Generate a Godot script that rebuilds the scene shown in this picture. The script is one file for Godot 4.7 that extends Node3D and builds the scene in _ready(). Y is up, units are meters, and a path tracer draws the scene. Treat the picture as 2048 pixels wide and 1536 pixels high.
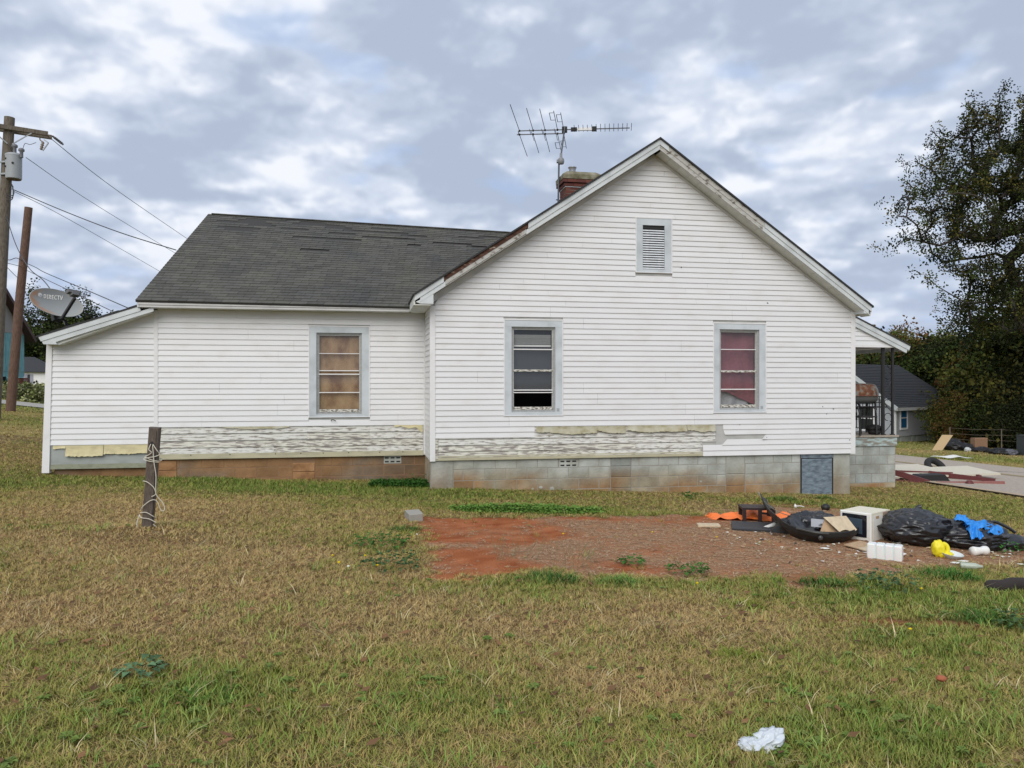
extends Node3D
# World: x right, y up, -z away from the camera; the house has its own axes (x along its gable wall, z towards the viewer).

const TH := 10.65
var rng := RandomNumberGenerator.new()
var nz := FastNoiseLite.new()
var nf := FastNoiseLite.new()
var M := {}
var H: Node3D


# ---------------------------------------------------------------- mesh builder
class MB:
	var v := PackedVector3Array()
	var n := PackedVector3Array()
	var c := PackedColorArray()
	var uv := PackedVector2Array()
	var col := Color(1, 1, 1)
	var colored := false

	func tri(a: Vector3, b: Vector3, d: Vector3) -> void:      # counter-clockwise seen from the front
		var m := (b - a).cross(d - a).normalized()
		v.append(a); v.append(d); v.append(b)
		for i in 3:
			n.append(m)
			c.append(col)

	func trin(a: Vector3, b: Vector3, d: Vector3, na: Vector3, nb: Vector3, nd: Vector3) -> void:
		v.append(a); v.append(d); v.append(b)
		n.append(na); n.append(nd); n.append(nb)
		for i in 3:
			c.append(col)

	func quad(a: Vector3, b: Vector3, d: Vector3, e: Vector3) -> void:
		tri(a, b, d); tri(a, d, e)

	func box(a: Vector3, b: Vector3) -> void:
		obox(Transform3D(Basis(), (a + b) / 2.0), (b - a).abs())

	func obox(t: Transform3D, s: Vector3) -> void:
		var h := s / 2.0
		var p := []
		for i in 8:
			p.append(t * Vector3(h.x if i & 1 else -h.x, h.y if i & 2 else -h.y, h.z if i & 4 else -h.z))
		quad(p[4], p[5], p[7], p[6]); quad(p[1], p[0], p[2], p[3])
		quad(p[5], p[1], p[3], p[7]); quad(p[0], p[4], p[6], p[2])
		quad(p[6], p[7], p[3], p[2]); quad(p[0], p[1], p[5], p[4])

	# box with chamfered edges on the four edges of its +z face
	func cbox(a: Vector3, b: Vector3, k: float) -> void:
		var z0 := a.z
		var z1 := b.z
		var o := [Vector3(a.x, a.y, 0), Vector3(b.x, a.y, 0), Vector3(b.x, b.y, 0), Vector3(a.x, b.y, 0)]
		var i4 := [Vector3(a.x + k, a.y + k, 0), Vector3(b.x - k, a.y + k, 0), Vector3(b.x - k, b.y - k, 0), Vector3(a.x + k, b.y - k, 0)]
		var up := Vector3(0, 0, z1)
		var mid := Vector3(0, 0, z1 - k)
		var dn := Vector3(0, 0, z0)
		quad(i4[0] + up, i4[1] + up, i4[2] + up, i4[3] + up)
		for i in 4:
			var j := (i + 1) % 4
			quad(o[i] + mid, o[j] + mid, i4[j] + up, i4[i] + up)
			quad(o[i] + dn, o[j] + dn, o[j] + mid, o[i] + mid)

	func bar(p: Vector3, q: Vector3, w: float, h: float, up := Vector3.UP) -> void:
		var z := (q - p).normalized()
		if absf(z.dot(up)) > 0.98:
			up = Vector3.RIGHT
		var x := up.cross(z).normalized()
		var y := z.cross(x)
		obox(Transform3D(Basis(x, y, z), (p + q) / 2.0), Vector3(w, h, p.distance_to(q)))

	func prism(poly: PackedVector2Array, z0: float, z1: float, t := Transform3D()) -> void:
		if Geometry2D.is_polygon_clockwise(poly):
			poly = poly.duplicate(); poly.reverse()
		var ids := Geometry2D.triangulate_polygon(poly)
		for i in range(0, ids.size(), 3):
			var a := poly[ids[i]]
			var b := poly[ids[i + 1]]
			var d := poly[ids[i + 2]]
			if (b - a).cross(d - a) < 0.0:
				var s := b; b = d; d = s
			tri(t * Vector3(a.x, a.y, z1), t * Vector3(b.x, b.y, z1), t * Vector3(d.x, d.y, z1))
			tri(t * Vector3(a.x, a.y, z0), t * Vector3(d.x, d.y, z0), t * Vector3(b.x, b.y, z0))
		for i in poly.size():
			var a := poly[i]
			var b := poly[(i + 1) % poly.size()]
			quad(t * Vector3(a.x, a.y, z0), t * Vector3(b.x, b.y, z0), t * Vector3(b.x, b.y, z1), t * Vector3(a.x, a.y, z1))

	func tube(p: Array, r: Array, k := 8, caps := true) -> void:
		var rings := []
		var norms := []
		var ref := Vector3.UP
		var t0: Vector3 = (p[1] - p[0]).normalized()
		if absf(t0.dot(ref)) > 0.9:
			ref = Vector3.RIGHT
		var x := t0.cross(ref).normalized()
		for i in p.size():
			var t: Vector3 = (p[mini(i + 1, p.size() - 1)] - p[maxi(i - 1, 0)]).normalized()
			x = (x - t * x.dot(t)).normalized()
			var y := t.cross(x)
			var ring := []
			var nn := []
			for j in k:
				var a := TAU * j / k
				var d := x * cos(a) + y * sin(a)
				nn.append(d)
				ring.append(p[i] + d * float(r[i] if i < r.size() else r[-1]))
			rings.append(ring); norms.append(nn)
		for i in p.size() - 1:
			for j in k:
				var l := (j + 1) % k
				trin(rings[i][j], rings[i][l], rings[i + 1][l], norms[i][j], norms[i][l], norms[i + 1][l])
				trin(rings[i][j], rings[i + 1][l], rings[i + 1][j], norms[i][j], norms[i + 1][l], norms[i + 1][j])
		if caps:
			for j in range(1, k - 1):
				tri(rings[0][0], rings[0][j + 1], rings[0][j])
				tri(rings[-1][0], rings[-1][j], rings[-1][j + 1])

	# grid of points, smooth; rows x cols, optionally closed round in columns
	func sheet(g: Array, closed := false, flip := false, two := false) -> void:
		var rows := g.size()
		var cols: int = g[0].size()
		var nn := []
		for i in rows:
			var row := []
			for j in cols:
				row.append(Vector3.ZERO)
			nn.append(row)
		var last := cols if closed else cols - 1
		for i in rows - 1:
			for j in last:
				var l := (j + 1) % cols
				var f: Vector3 = (g[i][l] - g[i][j]).cross(g[i + 1][l] - g[i][j]) + (g[i + 1][l] - g[i][j]).cross(g[i + 1][j] - g[i][j])
				nn[i][j] += f; nn[i][l] += f; nn[i + 1][j] += f; nn[i + 1][l] += f
		for i in rows:
			for j in cols:
				nn[i][j] = nn[i][j].normalized() * (-1.0 if flip else 1.0)
		for i in rows - 1:
			for j in last:
				var l := (j + 1) % cols
				if flip:
					trin(g[i][j], g[i + 1][l], g[i][l], nn[i][j], nn[i + 1][l], nn[i][l])
					trin(g[i][j], g[i + 1][j], g[i + 1][l], nn[i][j], nn[i + 1][j], nn[i + 1][l])
				else:
					trin(g[i][j], g[i][l], g[i + 1][l], nn[i][j], nn[i][l], nn[i + 1][l])
					trin(g[i][j], g[i + 1][l], g[i + 1][j], nn[i][j], nn[i + 1][l], nn[i + 1][j])

	func lathe(prof: Array, k: int, t := Transform3D()) -> void:      # prof: Vector2(radius, height), bottom to top
		var g := []
		for q in prof:
			var row := []
			for j in k:
				var a := -TAU * j / k
				row.append(t * Vector3(cos(a) * q.x, q.y, sin(a) * q.x))
			g.append(row)
		sheet(g, true)

	func mesh() -> ArrayMesh:
		var arr := []
		arr.resize(Mesh.ARRAY_MAX)
		arr[Mesh.ARRAY_VERTEX] = v
		arr[Mesh.ARRAY_NORMAL] = n
		if colored:
			arr[Mesh.ARRAY_COLOR] = c
		if uv.size() == v.size():
			arr[Mesh.ARRAY_TEX_UV] = uv
		var m := ArrayMesh.new()
		m.add_surface_from_arrays(Mesh.PRIMITIVE_TRIANGLES, arr)
		return m


# ---------------------------------------------------------------- helpers
func part(called: String, mb: MB, m: Material, parent: Node3D) -> MeshInstance3D:
	var o := MeshInstance3D.new()
	o.name = called
	o.mesh = mb.mesh()
	o.material_override = m
	parent.add_child(o, true)
	return o


func thing(called: String, label: String, category: String, at := Vector3.ZERO, turn := 0.0, group := "") -> Node3D:
	var o := Node3D.new()
	o.name = called
	add_child(o, true)
	o.position = at
	o.rotation.y = turn
	tag(o, label, category, group)
	return o


func tag(o: Node, label: String, category: String, group := "") -> void:
	o.set_meta("label", label)
	o.set_meta("category", category)
	if group:
		o.set_meta("group", group)


func single(called: String, mb: MB, m: Material, label: String, category: String, group := "") -> MeshInstance3D:
	var o := part(called, mb, m, self)
	tag(o, label, category, group)
	return o


func struct(called: String, mb: MB, m: Material) -> MeshInstance3D:
	var o := part(called, mb, m, self)
	o.set_meta("kind", "structure")
	return o


func lin(r: float, g: float, b: float) -> Color:
	return Color(r, g, b).linear_to_srgb()


func mat(r: float, g: float, b: float, rough := 0.8, tex = null, sc := Vector3.ONE, metal := 0.0) -> StandardMaterial3D:
	var m := StandardMaterial3D.new()
	m.albedo_color = lin(r, g, b)
	m.roughness = rough
	m.metallic = metal
	if tex:
		m.albedo_texture = tex
		m.uv1_triplanar = true
		m.uv1_scale = sc
	return m


func bumped(m: StandardMaterial3D, img: Image, strength: float, amount := 1.0) -> StandardMaterial3D:
	var b := img.duplicate()
	b.bump_map_to_normal_map(strength)
	m.normal_enabled = true
	m.normal_texture = ImageTexture.create_from_image(b)
	m.normal_scale = amount
	return m


func noise_img(seed_: int, freq: float, oct := 4, type := FastNoiseLite.TYPE_SIMPLEX_SMOOTH, fractal := FastNoiseLite.FRACTAL_FBM, size := 512) -> Image:
	var f := FastNoiseLite.new()
	f.seed = seed_
	f.noise_type = type
	f.fractal_type = fractal
	f.frequency = freq
	f.fractal_octaves = oct
	return f.get_seamless_image(size, size)


func ramp_tex(img: Image, stops: Array) -> ImageTexture:      # stops: [position, sRGB Color]
	var gr := Gradient.new()
	gr.offsets = PackedFloat32Array(stops.map(func(s): return s[0]))
	gr.colors = PackedColorArray(stops.map(func(s): return s[1]))
	var lut := PackedByteArray()
	for i in 256:
		var k := gr.sample(i / 255.0)
		lut.append(int(k.r * 255)); lut.append(int(k.g * 255)); lut.append(int(k.b * 255))
	var src := img.get_data()
	var out := PackedByteArray()
	out.resize(src.size() * 3)
	for i in src.size():
		var q := src[i] * 3
		out[i * 3] = lut[q]; out[i * 3 + 1] = lut[q + 1]; out[i * 3 + 2] = lut[q + 2]
	return ImageTexture.create_from_image(Image.create_from_data(img.get_width(), img.get_height(), false, Image.FORMAT_RGB8, out))


func gray(k: float) -> Color:
	return Color(k, k, k)


func gy(x: float, z: float) -> float:      # the lie of the land: falls gently to the right and away, rises to the far left
	var d := -z
	var h := -0.034 * x - 0.026 * d
	if x < -8.0:
		h += minf(0.07 * (-8.0 - x), 1.8)
	var post := Vector2(x + 4.1, z + 8.74).length()
	h += 0.07 * exp(-post * post * 3.0)
	if d < 24.0 and x > -12.0 and x < 9.0:
		h += 0.022 * nz.get_noise_2d(x * 40.0, z * 40.0)
	return h


func on(x: float, z: float, up := 0.0) -> Vector3:
	return Vector3(x, gy(x, z) + up, z)


func hw(p: Vector3) -> Vector3:      # house axes to world
	return H.transform * p


func blob(mb: MB, c: Vector3, r: Vector3, amp: float, freq: float, sd: int, b := Basis(), rows := 22, cols := 32, floor_y := -1e9, fold := 0.0) -> void:
	var f := FastNoiseLite.new()
	f.seed = sd
	f.noise_type = FastNoiseLite.TYPE_SIMPLEX
	f.fractal_type = FastNoiseLite.FRACTAL_RIDGED
	f.fractal_octaves = 3
	f.frequency = freq
	var g := []
	for i in rows + 1:
		var t := PI * i / rows
		var row := []
		for j in cols:
			var a := TAU * j / cols
			var d := Vector3(sin(t) * cos(a), -cos(t), -sin(t) * sin(a))
			var k := 1.0 + amp * f.get_noise_3d(d.x * 10.0, d.y * 10.0, d.z * 10.0)
			if fold > 0.0:
				k += fold * f.get_noise_3d(d.x * 11.0 + 70.0, d.y * 42.0 + d.z * 9.0, d.z * 42.0 - d.y * 9.0)
				k += fold * 0.5 * f.get_noise_3d(d.x * 60.0, d.y * 60.0, d.z * 30.0 + 40.0)
			var p := c + b * (d * r * k)
			p.y = maxf(p.y, floor_y)
			row.append(p)
		g.append(row)
	mb.sheet(g, true)


func curve(pts: Array, steps := 8) -> Array:      # Catmull-Rom through points
	var out := []
	for i in pts.size() - 1:
		var a: Vector3 = pts[maxi(i - 1, 0)]
		var b: Vector3 = pts[i]
		var d: Vector3 = pts[i + 1]
		var e: Vector3 = pts[mini(i + 2, pts.size() - 1)]
		for s in steps:
			out.append(b.cubic_interpolate(d, a, e, s / float(steps)))
	out.append(pts[-1])
	return out


func rbox(mb: MB, t: Transform3D, s: Vector3, k: float) -> void:      # box with all edges rounded by k
	var h := s / 2.0 - Vector3(k, k, k)
	var g := []
	var rows := 8
	for i in rows + 1:
		var th := PI * (i if i <= rows / 2 else i) / rows
		var row := []
		for q in 4:
			for j in 3:
				var a := (q + j / 2.0) * PI / 2.0
				var sx := 1.0 if (q == 0 or q == 3) else -1.0
				var sz := 1.0 if q < 2 else -1.0
				var sy := -1.0 if i <= rows / 2 else 1.0
				if i == rows / 2:
					sy = 0.0
				row.append(t * (Vector3(sx * h.x, sy * h.y, -sz * h.z) + k * Vector3(sin(th) * cos(a), -cos(th), -sin(th) * sin(a))))
		g.append(row)
	mb.sheet(g, true)
	var top := []
	var bot := []
	for q in 4:
		var sx := 1.0 if (q == 0 or q == 3) else -1.0
		var sz := 1.0 if q < 2 else -1.0
		top.append(t * Vector3(sx * h.x, h.y + k, -sz * h.z))
		bot.append(t * Vector3(sx * h.x, -h.y - k, -sz * h.z))
	mb.quad(top[0], top[1], top[2], top[3])
	mb.quad(bot[3], bot[2], bot[1], bot[0])


func materials() -> void:
	var fine := noise_img(3, 0.06, 5)
	var blot := noise_img(5, 0.012, 5)
	var t_fine := ramp_tex(fine, [[0.0, gray(0.82)], [1.0, gray(1.0)]])
	var t_blot := ramp_tex(blot, [[0.0, gray(0.86)], [0.5, gray(0.96)], [1.0, gray(1.0)]])
	var t_dirty := ramp_tex(blot, [[0.0, Color(0.955, 0.945, 0.93)], [0.35, Color(0.99, 0.987, 0.982)], [1.0, Color(1, 1, 1)]])
	M.fine = t_fine
	M.fineimg = fine
	M.blotimg = blot
	# siding
	M.vinyl = []
	for k in [1.0, 0.975, 0.99, 0.965]:
		var m := mat(0.765 * k, 0.76 * k, 0.765 * k, 0.42, t_dirty, Vector3(0.21, 0.47, 0.21))
		bumped(m, blot, 1.0, 0.12)
		M.vinyl.append(m)
	M.trimwhite = mat(0.80, 0.79, 0.79, 0.45, t_dirty, Vector3(0.4, 0.4, 0.4))
	M.fascia = mat(0.66, 0.69, 0.69, 0.45, t_blot, Vector3(0.3, 0.3, 0.3))
	M.coil = mat(0.62, 0.66, 0.685, 0.45, t_blot, Vector3(0.3, 0.3, 0.3))
	M.soffit = mat(0.70, 0.71, 0.66, 0.6, t_blot, Vector3(0.5, 0.5, 0.5))
	M.frieze = mat(0.60, 0.59, 0.57, 0.6, t_blot, Vector3(0.4, 0.4, 0.4))
	M.sash = mat(0.50, 0.50, 0.48, 0.55, t_blot, Vector3(3, 3, 3))
	M.storm = mat(0.40, 0.405, 0.40, 0.5, t_blot, Vector3(3, 3, 3))
	# peeling paint: worn boards show grey wood through chipped paint
	var peel := noise_img(11, 0.02, 6)
	var wood := Color(0.50, 0.46, 0.43)
	var paint := Color(0.86, 0.85, 0.81)
	M.peel = mat(1, 1, 1, 0.8, ramp_tex(peel, [[0.0, Color(0.36, 0.33, 0.30)], [0.22, Color(0.56, 0.53, 0.50)], [0.33, Color(0.66, 0.64, 0.60)], [0.36, Color(0.80, 0.79, 0.76)], [1.0, Color(0.91, 0.91, 0.89)]]), Vector3(0.33, 2.3, 1))
	bumped(M.peel, peel, 4.0, 0.5)
	M.peel2 = mat(1, 1, 1, 0.8, ramp_tex(peel, [[0.0, Color(0.44, 0.40, 0.37)], [0.38, Color(0.60, 0.57, 0.55)], [0.47, Color(0.70, 0.68, 0.64)], [0.50, Color(0.81, 0.80, 0.75)], [1.0, Color(0.90, 0.89, 0.84)]]), Vector3(0.27, 1.7, 1))
	bumped(M.peel2, peel, 4.0, 0.5)
	M.peels = []
	for i in 6:
		var src: StandardMaterial3D = M.peel if i < 3 else M.peel2
		var m: StandardMaterial3D = src.duplicate()
		m.uv1_offset = Vector3(0.37 * i, 0.29 * i + 0.11, 0.0)
		m.uv1_scale = Vector3([0.42, 0.30, 0.55, 0.34, 0.46, 0.26][i], [3.1, 2.3, 3.8, 2.4, 3.2, 2.0][i], 1)
		M.peels.append(m)
	M.peelsash = mat(0.95, 0.95, 0.95, 0.8, ramp_tex(peel, [[0.0, Color(0.42, 0.39, 0.35)], [0.46, Color(0.52, 0.49, 0.45)], [0.5, paint], [1.0, Color(0.86, 0.86, 0.83)]]), Vector3(1.2, 4.0, 1))
	M.peelbarge = mat(0.9, 0.9, 0.9, 0.8, ramp_tex(peel, [[0.0, Color(0.40, 0.36, 0.33)], [0.24, Color(0.55, 0.52, 0.49)], [0.32, Color(0.72, 0.71, 0.68)], [1.0, Color(0.80, 0.79, 0.77)]]), Vector3(0.55, 0.9, 1))
	M.rotten = mat(1, 1, 1, 0.9, ramp_tex(peel, [[0.0, Color(0.22, 0.15, 0.11)], [0.5, Color(0.36, 0.24, 0.19)], [0.78, Color(0.42, 0.31, 0.25)], [0.82, Color(0.68, 0.62, 0.55)], [1.0, Color(0.72, 0.68, 0.6)]]), Vector3(0.6, 1.2, 1))
	M.starter = mat(0.52, 0.48, 0.33, 0.6, t_blot, Vector3(0.3, 1, 1))
	M.paper = mat(0.54, 0.525, 0.45, 0.85, ramp_tex(blot, [[0.0, Color(0.72, 0.66, 0.5)], [0.4, Color(0.9, 0.88, 0.8)], [1.0, Color(1, 1, 0.98)]]), Vector3(0.6, 1, 0.6))
	M.yfoam = mat(0.66, 0.58, 0.34, 0.85, t_blot, Vector3(0.6, 1.4, 0.6))
	M.sheath = mat(0.50, 0.495, 0.47, 0.8, t_blot, Vector3(0.4, 0.8, 1))
	M.greyboard = mat(0.38, 0.40, 0.38, 0.8, t_blot, Vector3(0.3, 0.8, 1))
	M.skirt = mat(0.30, 0.31, 0.22, 0.7, t_blot, Vector3(1, 2, 1))
	# masonry: stains climb from the clay in ragged patches
	var st := noise_img(21, 0.010, 5)
	var t_block := ramp_tex(st, [[0.0, Color(0.76, 0.75, 0.72)], [0.5, Color(0.86, 0.87, 0.85)], [1.0, Color(0.96, 0.97, 0.96)]])
	M.block = []
	for k in [[0.56, 0.565, 0.535], [0.52, 0.535, 0.52], [0.58, 0.57, 0.53], [0.49, 0.50, 0.48]]:
		M.block.append(bumped(mat(k[0], k[1], k[2], 0.9, t_block, Vector3(0.42, 0.42, 0.42)), fine, 3.0, 0.4))
	M.blockclay = []
	for k in [[0.54, 0.46, 0.35], [0.51, 0.45, 0.37], [0.52, 0.41, 0.28]]:
		M.blockclay.append(bumped(mat(k[0], k[1], k[2], 0.9, ramp_tex(st, [[0.0, Color(0.78, 0.56, 0.38)], [0.3, Color(0.83, 0.72, 0.6)], [0.5, Color(0.88, 0.85, 0.79)], [1.0, Color(0.95, 0.95, 0.92)]]), Vector3(0.33, 0.5, 0.33)), fine, 3.0, 0.4))
	M.blockrust = []
	for k in [[0.40, 0.225, 0.11], [0.35, 0.215, 0.12], [0.42, 0.235, 0.115], [0.34, 0.225, 0.14]]:
		M.blockrust.append(bumped(mat(k[0], k[1], k[2], 0.9, ramp_tex(st, [[0.0, Color(0.6, 0.55, 0.5)], [0.5, Color(0.88, 0.85, 0.8)], [1.0, Color(1, 1, 1)]]), Vector3(0.45, 0.6, 0.45)), fine, 3.0, 0.4))
	M.pier = mat(0.52, 0.48, 0.41, 0.9, ramp_tex(st, [[0.0, Color(0.74, 0.55, 0.38)], [0.4, Color(0.84, 0.79, 0.72)], [1.0, Color(0.95, 0.95, 0.92)]]), Vector3(0.5, 0.5, 0.5))
	M.pierdark = mat(0.38, 0.38, 0.37, 0.9, t_block, Vector3(0.8, 0.8, 0.8))
	bumped(M.pier, fine, 5.0, 0.8); bumped(M.pierdark, fine, 6.0, 1.0)
	M.stained = bumped(mat(1, 1, 1, 0.9, t_block, Vector3(0.42, 0.42, 0.42)), fine, 3.0, 0.4)
	M.stained.vertex_color_use_as_albedo = true
	M.mortar = mat(0.37, 0.34, 0.29, 0.95, t_fine, Vector3(2, 2, 2))
	M.mortarrust = mat(0.30, 0.18, 0.10, 0.95, t_fine, Vector3(2, 2, 2))
	M.brick = []
	for k in [[0.17, 0.052, 0.036], [0.14, 0.043, 0.032], [0.20, 0.07, 0.046]]:
		M.brick.append(bumped(mat(k[0], k[1], k[2], 0.9, t_fine, Vector3(3, 3, 3)), fine, 4.0, 0.6))
	M.crown = mat(0.33, 0.315, 0.27, 0.9, ramp_tex(st, [[0.0, Color(0.5, 0.47, 0.36)], [0.5, Color(0.8, 0.78, 0.68)], [1.0, Color(1, 1, 0.95)]]), Vector3(0.8, 0.8, 0.8))
	# roofs
	M.shingle = []
	for k in [0.108, 0.097, 0.116, 0.088]:
		M.shingle.append(bumped(mat(k * 1.03, k, k * 0.90, 0.93, ramp_tex(blot, [[0.0, Color(0.78, 0.78, 0.82)], [0.5, Color(0.92, 0.92, 0.9)], [1.0, Color(1, 1, 0.94)]]) if M.shingle.is_empty() else M.shingle[0].albedo_texture, Vector3(0.12, 0.12, 0.12)), fine, 6.0, 0.6))
	M.roofdeck = mat(0.055, 0.052, 0.049, 0.95, t_fine, Vector3(2, 2, 2))
	M.roofedge = mat(0.035, 0.035, 0.036, 0.9)
	# openings
	M.glass = mat(0.75, 0.8, 0.82, 0.03)
	M.glass.transparency = BaseMaterial3D.TRANSPARENCY_ALPHA
	M.glass.albedo_color.a = 0.04
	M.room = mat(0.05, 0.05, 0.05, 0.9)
	M.ply = mat(0.38, 0.265, 0.16, 0.8, ramp_tex(noise_img(31, 0.008, 6), [[0.0, Color(0.62, 0.48, 0.36)], [0.5, Color(0.86, 0.8, 0.7)], [1.0, Color(1, 0.97, 0.9)]]), Vector3(0.7, 0.5, 1))
	M.redcloth = mat(0.20, 0.055, 0.07, 0.9, t_blot, Vector3(2, 2, 2))
	M.greycloth = mat(0.35, 0.35, 0.36, 0.9, t_blot, Vector3(2, 2, 2))
	M.blind = mat(0.55, 0.55, 0.52, 0.6)
	M.louvre = mat(0.74, 0.76, 0.78, 0.5, t_blot, Vector3(2, 2, 2))
	M.hatch = mat(0.24, 0.29, 0.325, 0.8, ramp_tex(peel, [[0.0, Color(0.6, 0.62, 0.66)], [0.5, Color(0.85, 0.86, 0.88)], [0.75, Color(0.9, 0.92, 0.93)], [0.8, Color(1, 1, 1)], [1.0, Color(1, 1, 1)]]), Vector3(0.5, 1.2, 0.5))
	M.porchbeam = mat(0.9, 0.95, 0.95, 0.85, ramp_tex(peel, [[0.0, Color(0.50, 0.47, 0.43)], [0.42, Color(0.62, 0.60, 0.56)], [0.5, Color(0.70, 0.74, 0.73)], [1.0, Color(0.79, 0.84, 0.84)]]), Vector3(0.35, 1.2, 1))
	M.floorboard = mat(0.42, 0.36, 0.29, 0.85, t_blot, Vector3(1, 1, 1))
	M.iron = mat(0.022, 0.02, 0.02, 0.5)
	M.dark = mat(0.015, 0.014, 0.014, 0.7)
	# metals, plastics and so on
	M.alu = mat(0.10, 0.105, 0.115, 0.5, null, Vector3.ONE, 0.3)
	M.steel = mat(0.45, 0.45, 0.46, 0.35, t_blot, Vector3(4, 4, 4), 0.7)
	M.greymetal = mat(0.40, 0.42, 0.43, 0.45, t_blot, Vector3(2, 2, 2))
	M.timber = mat(0.20, 0.165, 0.135, 0.9, ramp_tex(noise_img(41, 0.02, 5), [[0.0, Color(0.55, 0.52, 0.5)], [0.5, Color(0.85, 0.83, 0.8)], [1.0, Color(1, 1, 1)]]), Vector3(6, 0.7, 6))
	bumped(M.timber, noise_img(41, 0.02, 5), 5.0, 0.5)
	M.pole = mat(0.22, 0.19, 0.155, 0.9, M.timber.albedo_texture, Vector3(4, 0.4, 4))
	M.redpole = mat(0.20, 0.12, 0.09, 0.9, M.timber.albedo_texture, Vector3(4, 0.4, 4))
	M.post = mat(0.165, 0.135, 0.115, 0.9, M.timber.albedo_texture, Vector3(12, 1.0, 12))
	bumped(M.post, noise_img(41, 0.02, 5), 8.0, 0.8)
	M.wire = mat(0.05, 0.05, 0.055, 0.6)
	M.rope = mat(0.62, 0.58, 0.48, 0.8)
	M.bark = mat(0.07, 0.058, 0.047, 0.95, t_fine, Vector3(3, 1, 3))
	M.bagblack = mat(0.014, 0.014, 0.016, 0.30)
	M.bagblack.metallic_specular = 0.6
	M.tub = mat(0.016, 0.016, 0.015, 0.5, t_blot, Vector3(2, 2, 2))
	M.orange = mat(0.95, 0.22, 0.05, 0.6)
	M.card = mat(0.50, 0.34, 0.20, 0.9, t_blot, Vector3(2, 2, 2))
	M.cardpale = mat(0.62, 0.50, 0.34, 0.9, t_blot, Vector3(2, 2, 2))
	M.whiteplastic = mat(0.80, 0.80, 0.77, 0.4)
	M.whiteplastic.subsurf_scatter_enabled = true
	M.whiteplastic.subsurf_scatter_strength = 0.3
	M.enamel = mat(0.80, 0.79, 0.74, 0.35, t_dirty, Vector3(2, 2, 2))
	M.cream = mat(0.78, 0.73, 0.58, 0.45, t_dirty, Vector3(2, 2, 2))
	M.blueplastic = mat(0.03, 0.26, 0.72, 0.45)
	M.yellow = mat(0.82, 0.70, 0.02, 0.45)
	M.rubber = mat(0.018, 0.018, 0.018, 0.8)
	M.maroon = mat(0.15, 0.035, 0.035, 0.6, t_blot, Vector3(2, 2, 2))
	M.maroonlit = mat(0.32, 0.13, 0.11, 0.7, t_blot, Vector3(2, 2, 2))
	M.dirtywhite = mat(0.62, 0.57, 0.46, 0.7, t_dirty, Vector3(1.5, 1.5, 1.5))
	M.rust = mat(0.22, 0.085, 0.05, 0.85, t_blot, Vector3(3, 3, 3))


func sky_image() -> ImageTexture:
	var w := 2048
	var h := 1024
	var a := FastNoiseLite.new()
	a.seed = 77; a.noise_type = FastNoiseLite.TYPE_SIMPLEX_SMOOTH; a.frequency = 1.15; a.fractal_octaves = 7; a.fractal_gain = 0.58
	var b := FastNoiseLite.new()
	b.seed = 5; b.noise_type = FastNoiseLite.TYPE_SIMPLEX_SMOOTH; b.frequency = 3.2; b.fractal_octaves = 5; b.fractal_gain = 0.6
	var q := FastNoiseLite.new()
	q.seed = 19; q.noise_type = FastNoiseLite.TYPE_SIMPLEX_SMOOTH; q.frequency = 1.2; q.fractal_octaves = 4
	var px := PackedFloat32Array()
	px.resize(w * h * 3)
	var blue := Vector3(0.36, 0.50, 0.76)
	var base := Vector3(0.395, 0.46, 0.585)
	var mid := Vector3(0.575, 0.64, 0.76)
	var top := Vector3(0.80, 0.83, 0.89)
	for y in h / 2:
		var up := (0.5 - (y + 0.5) / h) * PI
		var sy := sin(up)
		var cy := cos(up)
		var far := smoothstep(0.02, 0.22, sy)
		for x in w:
			var az := ((x + 0.5) / w - 0.5) * TAU
			var k := 1.0 / (sy + 0.16)
			var X := sin(az) * cy * k * 1.5
			var Z := -cos(az) * cy * k * 1.5
			var wx := q.get_noise_2d(X, Z)
			var n := a.get_noise_3d(X + wx * 0.16, Z, 3.0)
			var d := b.get_noise_3d(X + wx * 0.1, Z + wx * 0.1, 9.0)
			var body := n * 1.3 + d * 0.45 + 0.35 * q.get_noise_3d(X * 0.45, Z * 0.45, 30.0)
			var lit := smoothstep(-0.34, 0.36, body)
			var c := base.lerp(mid, lit)
			c = c.lerp(top, smoothstep(0.14, 0.75, body + d * 0.55))
			var gap := smoothstep(0.25, 0.6, q.get_noise_3d(X * 1.3 + 7.0, Z * 1.3, 4.0) + d * 0.4) * 0.45
			c = c.lerp(blue, gap * (1.0 - smoothstep(0.3, 0.7, body)))
			c = c.lerp(Vector3(0.44, 0.52, 0.68).lerp(c, 0.55), 1.0 - far)
			var i := (y * w + x) * 3
			px[i] = c.x; px[i + 1] = c.y; px[i + 2] = c.z
	for y in range(h / 2, h):
		for x in w:
			var i := (y * w + x) * 3
			px[i] = 0.16; px[i + 1] = 0.14; px[i + 2] = 0.09
	return ImageTexture.create_from_image(Image.create_from_data(w, h, false, Image.FORMAT_RGBF, px.to_byte_array()))


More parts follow.
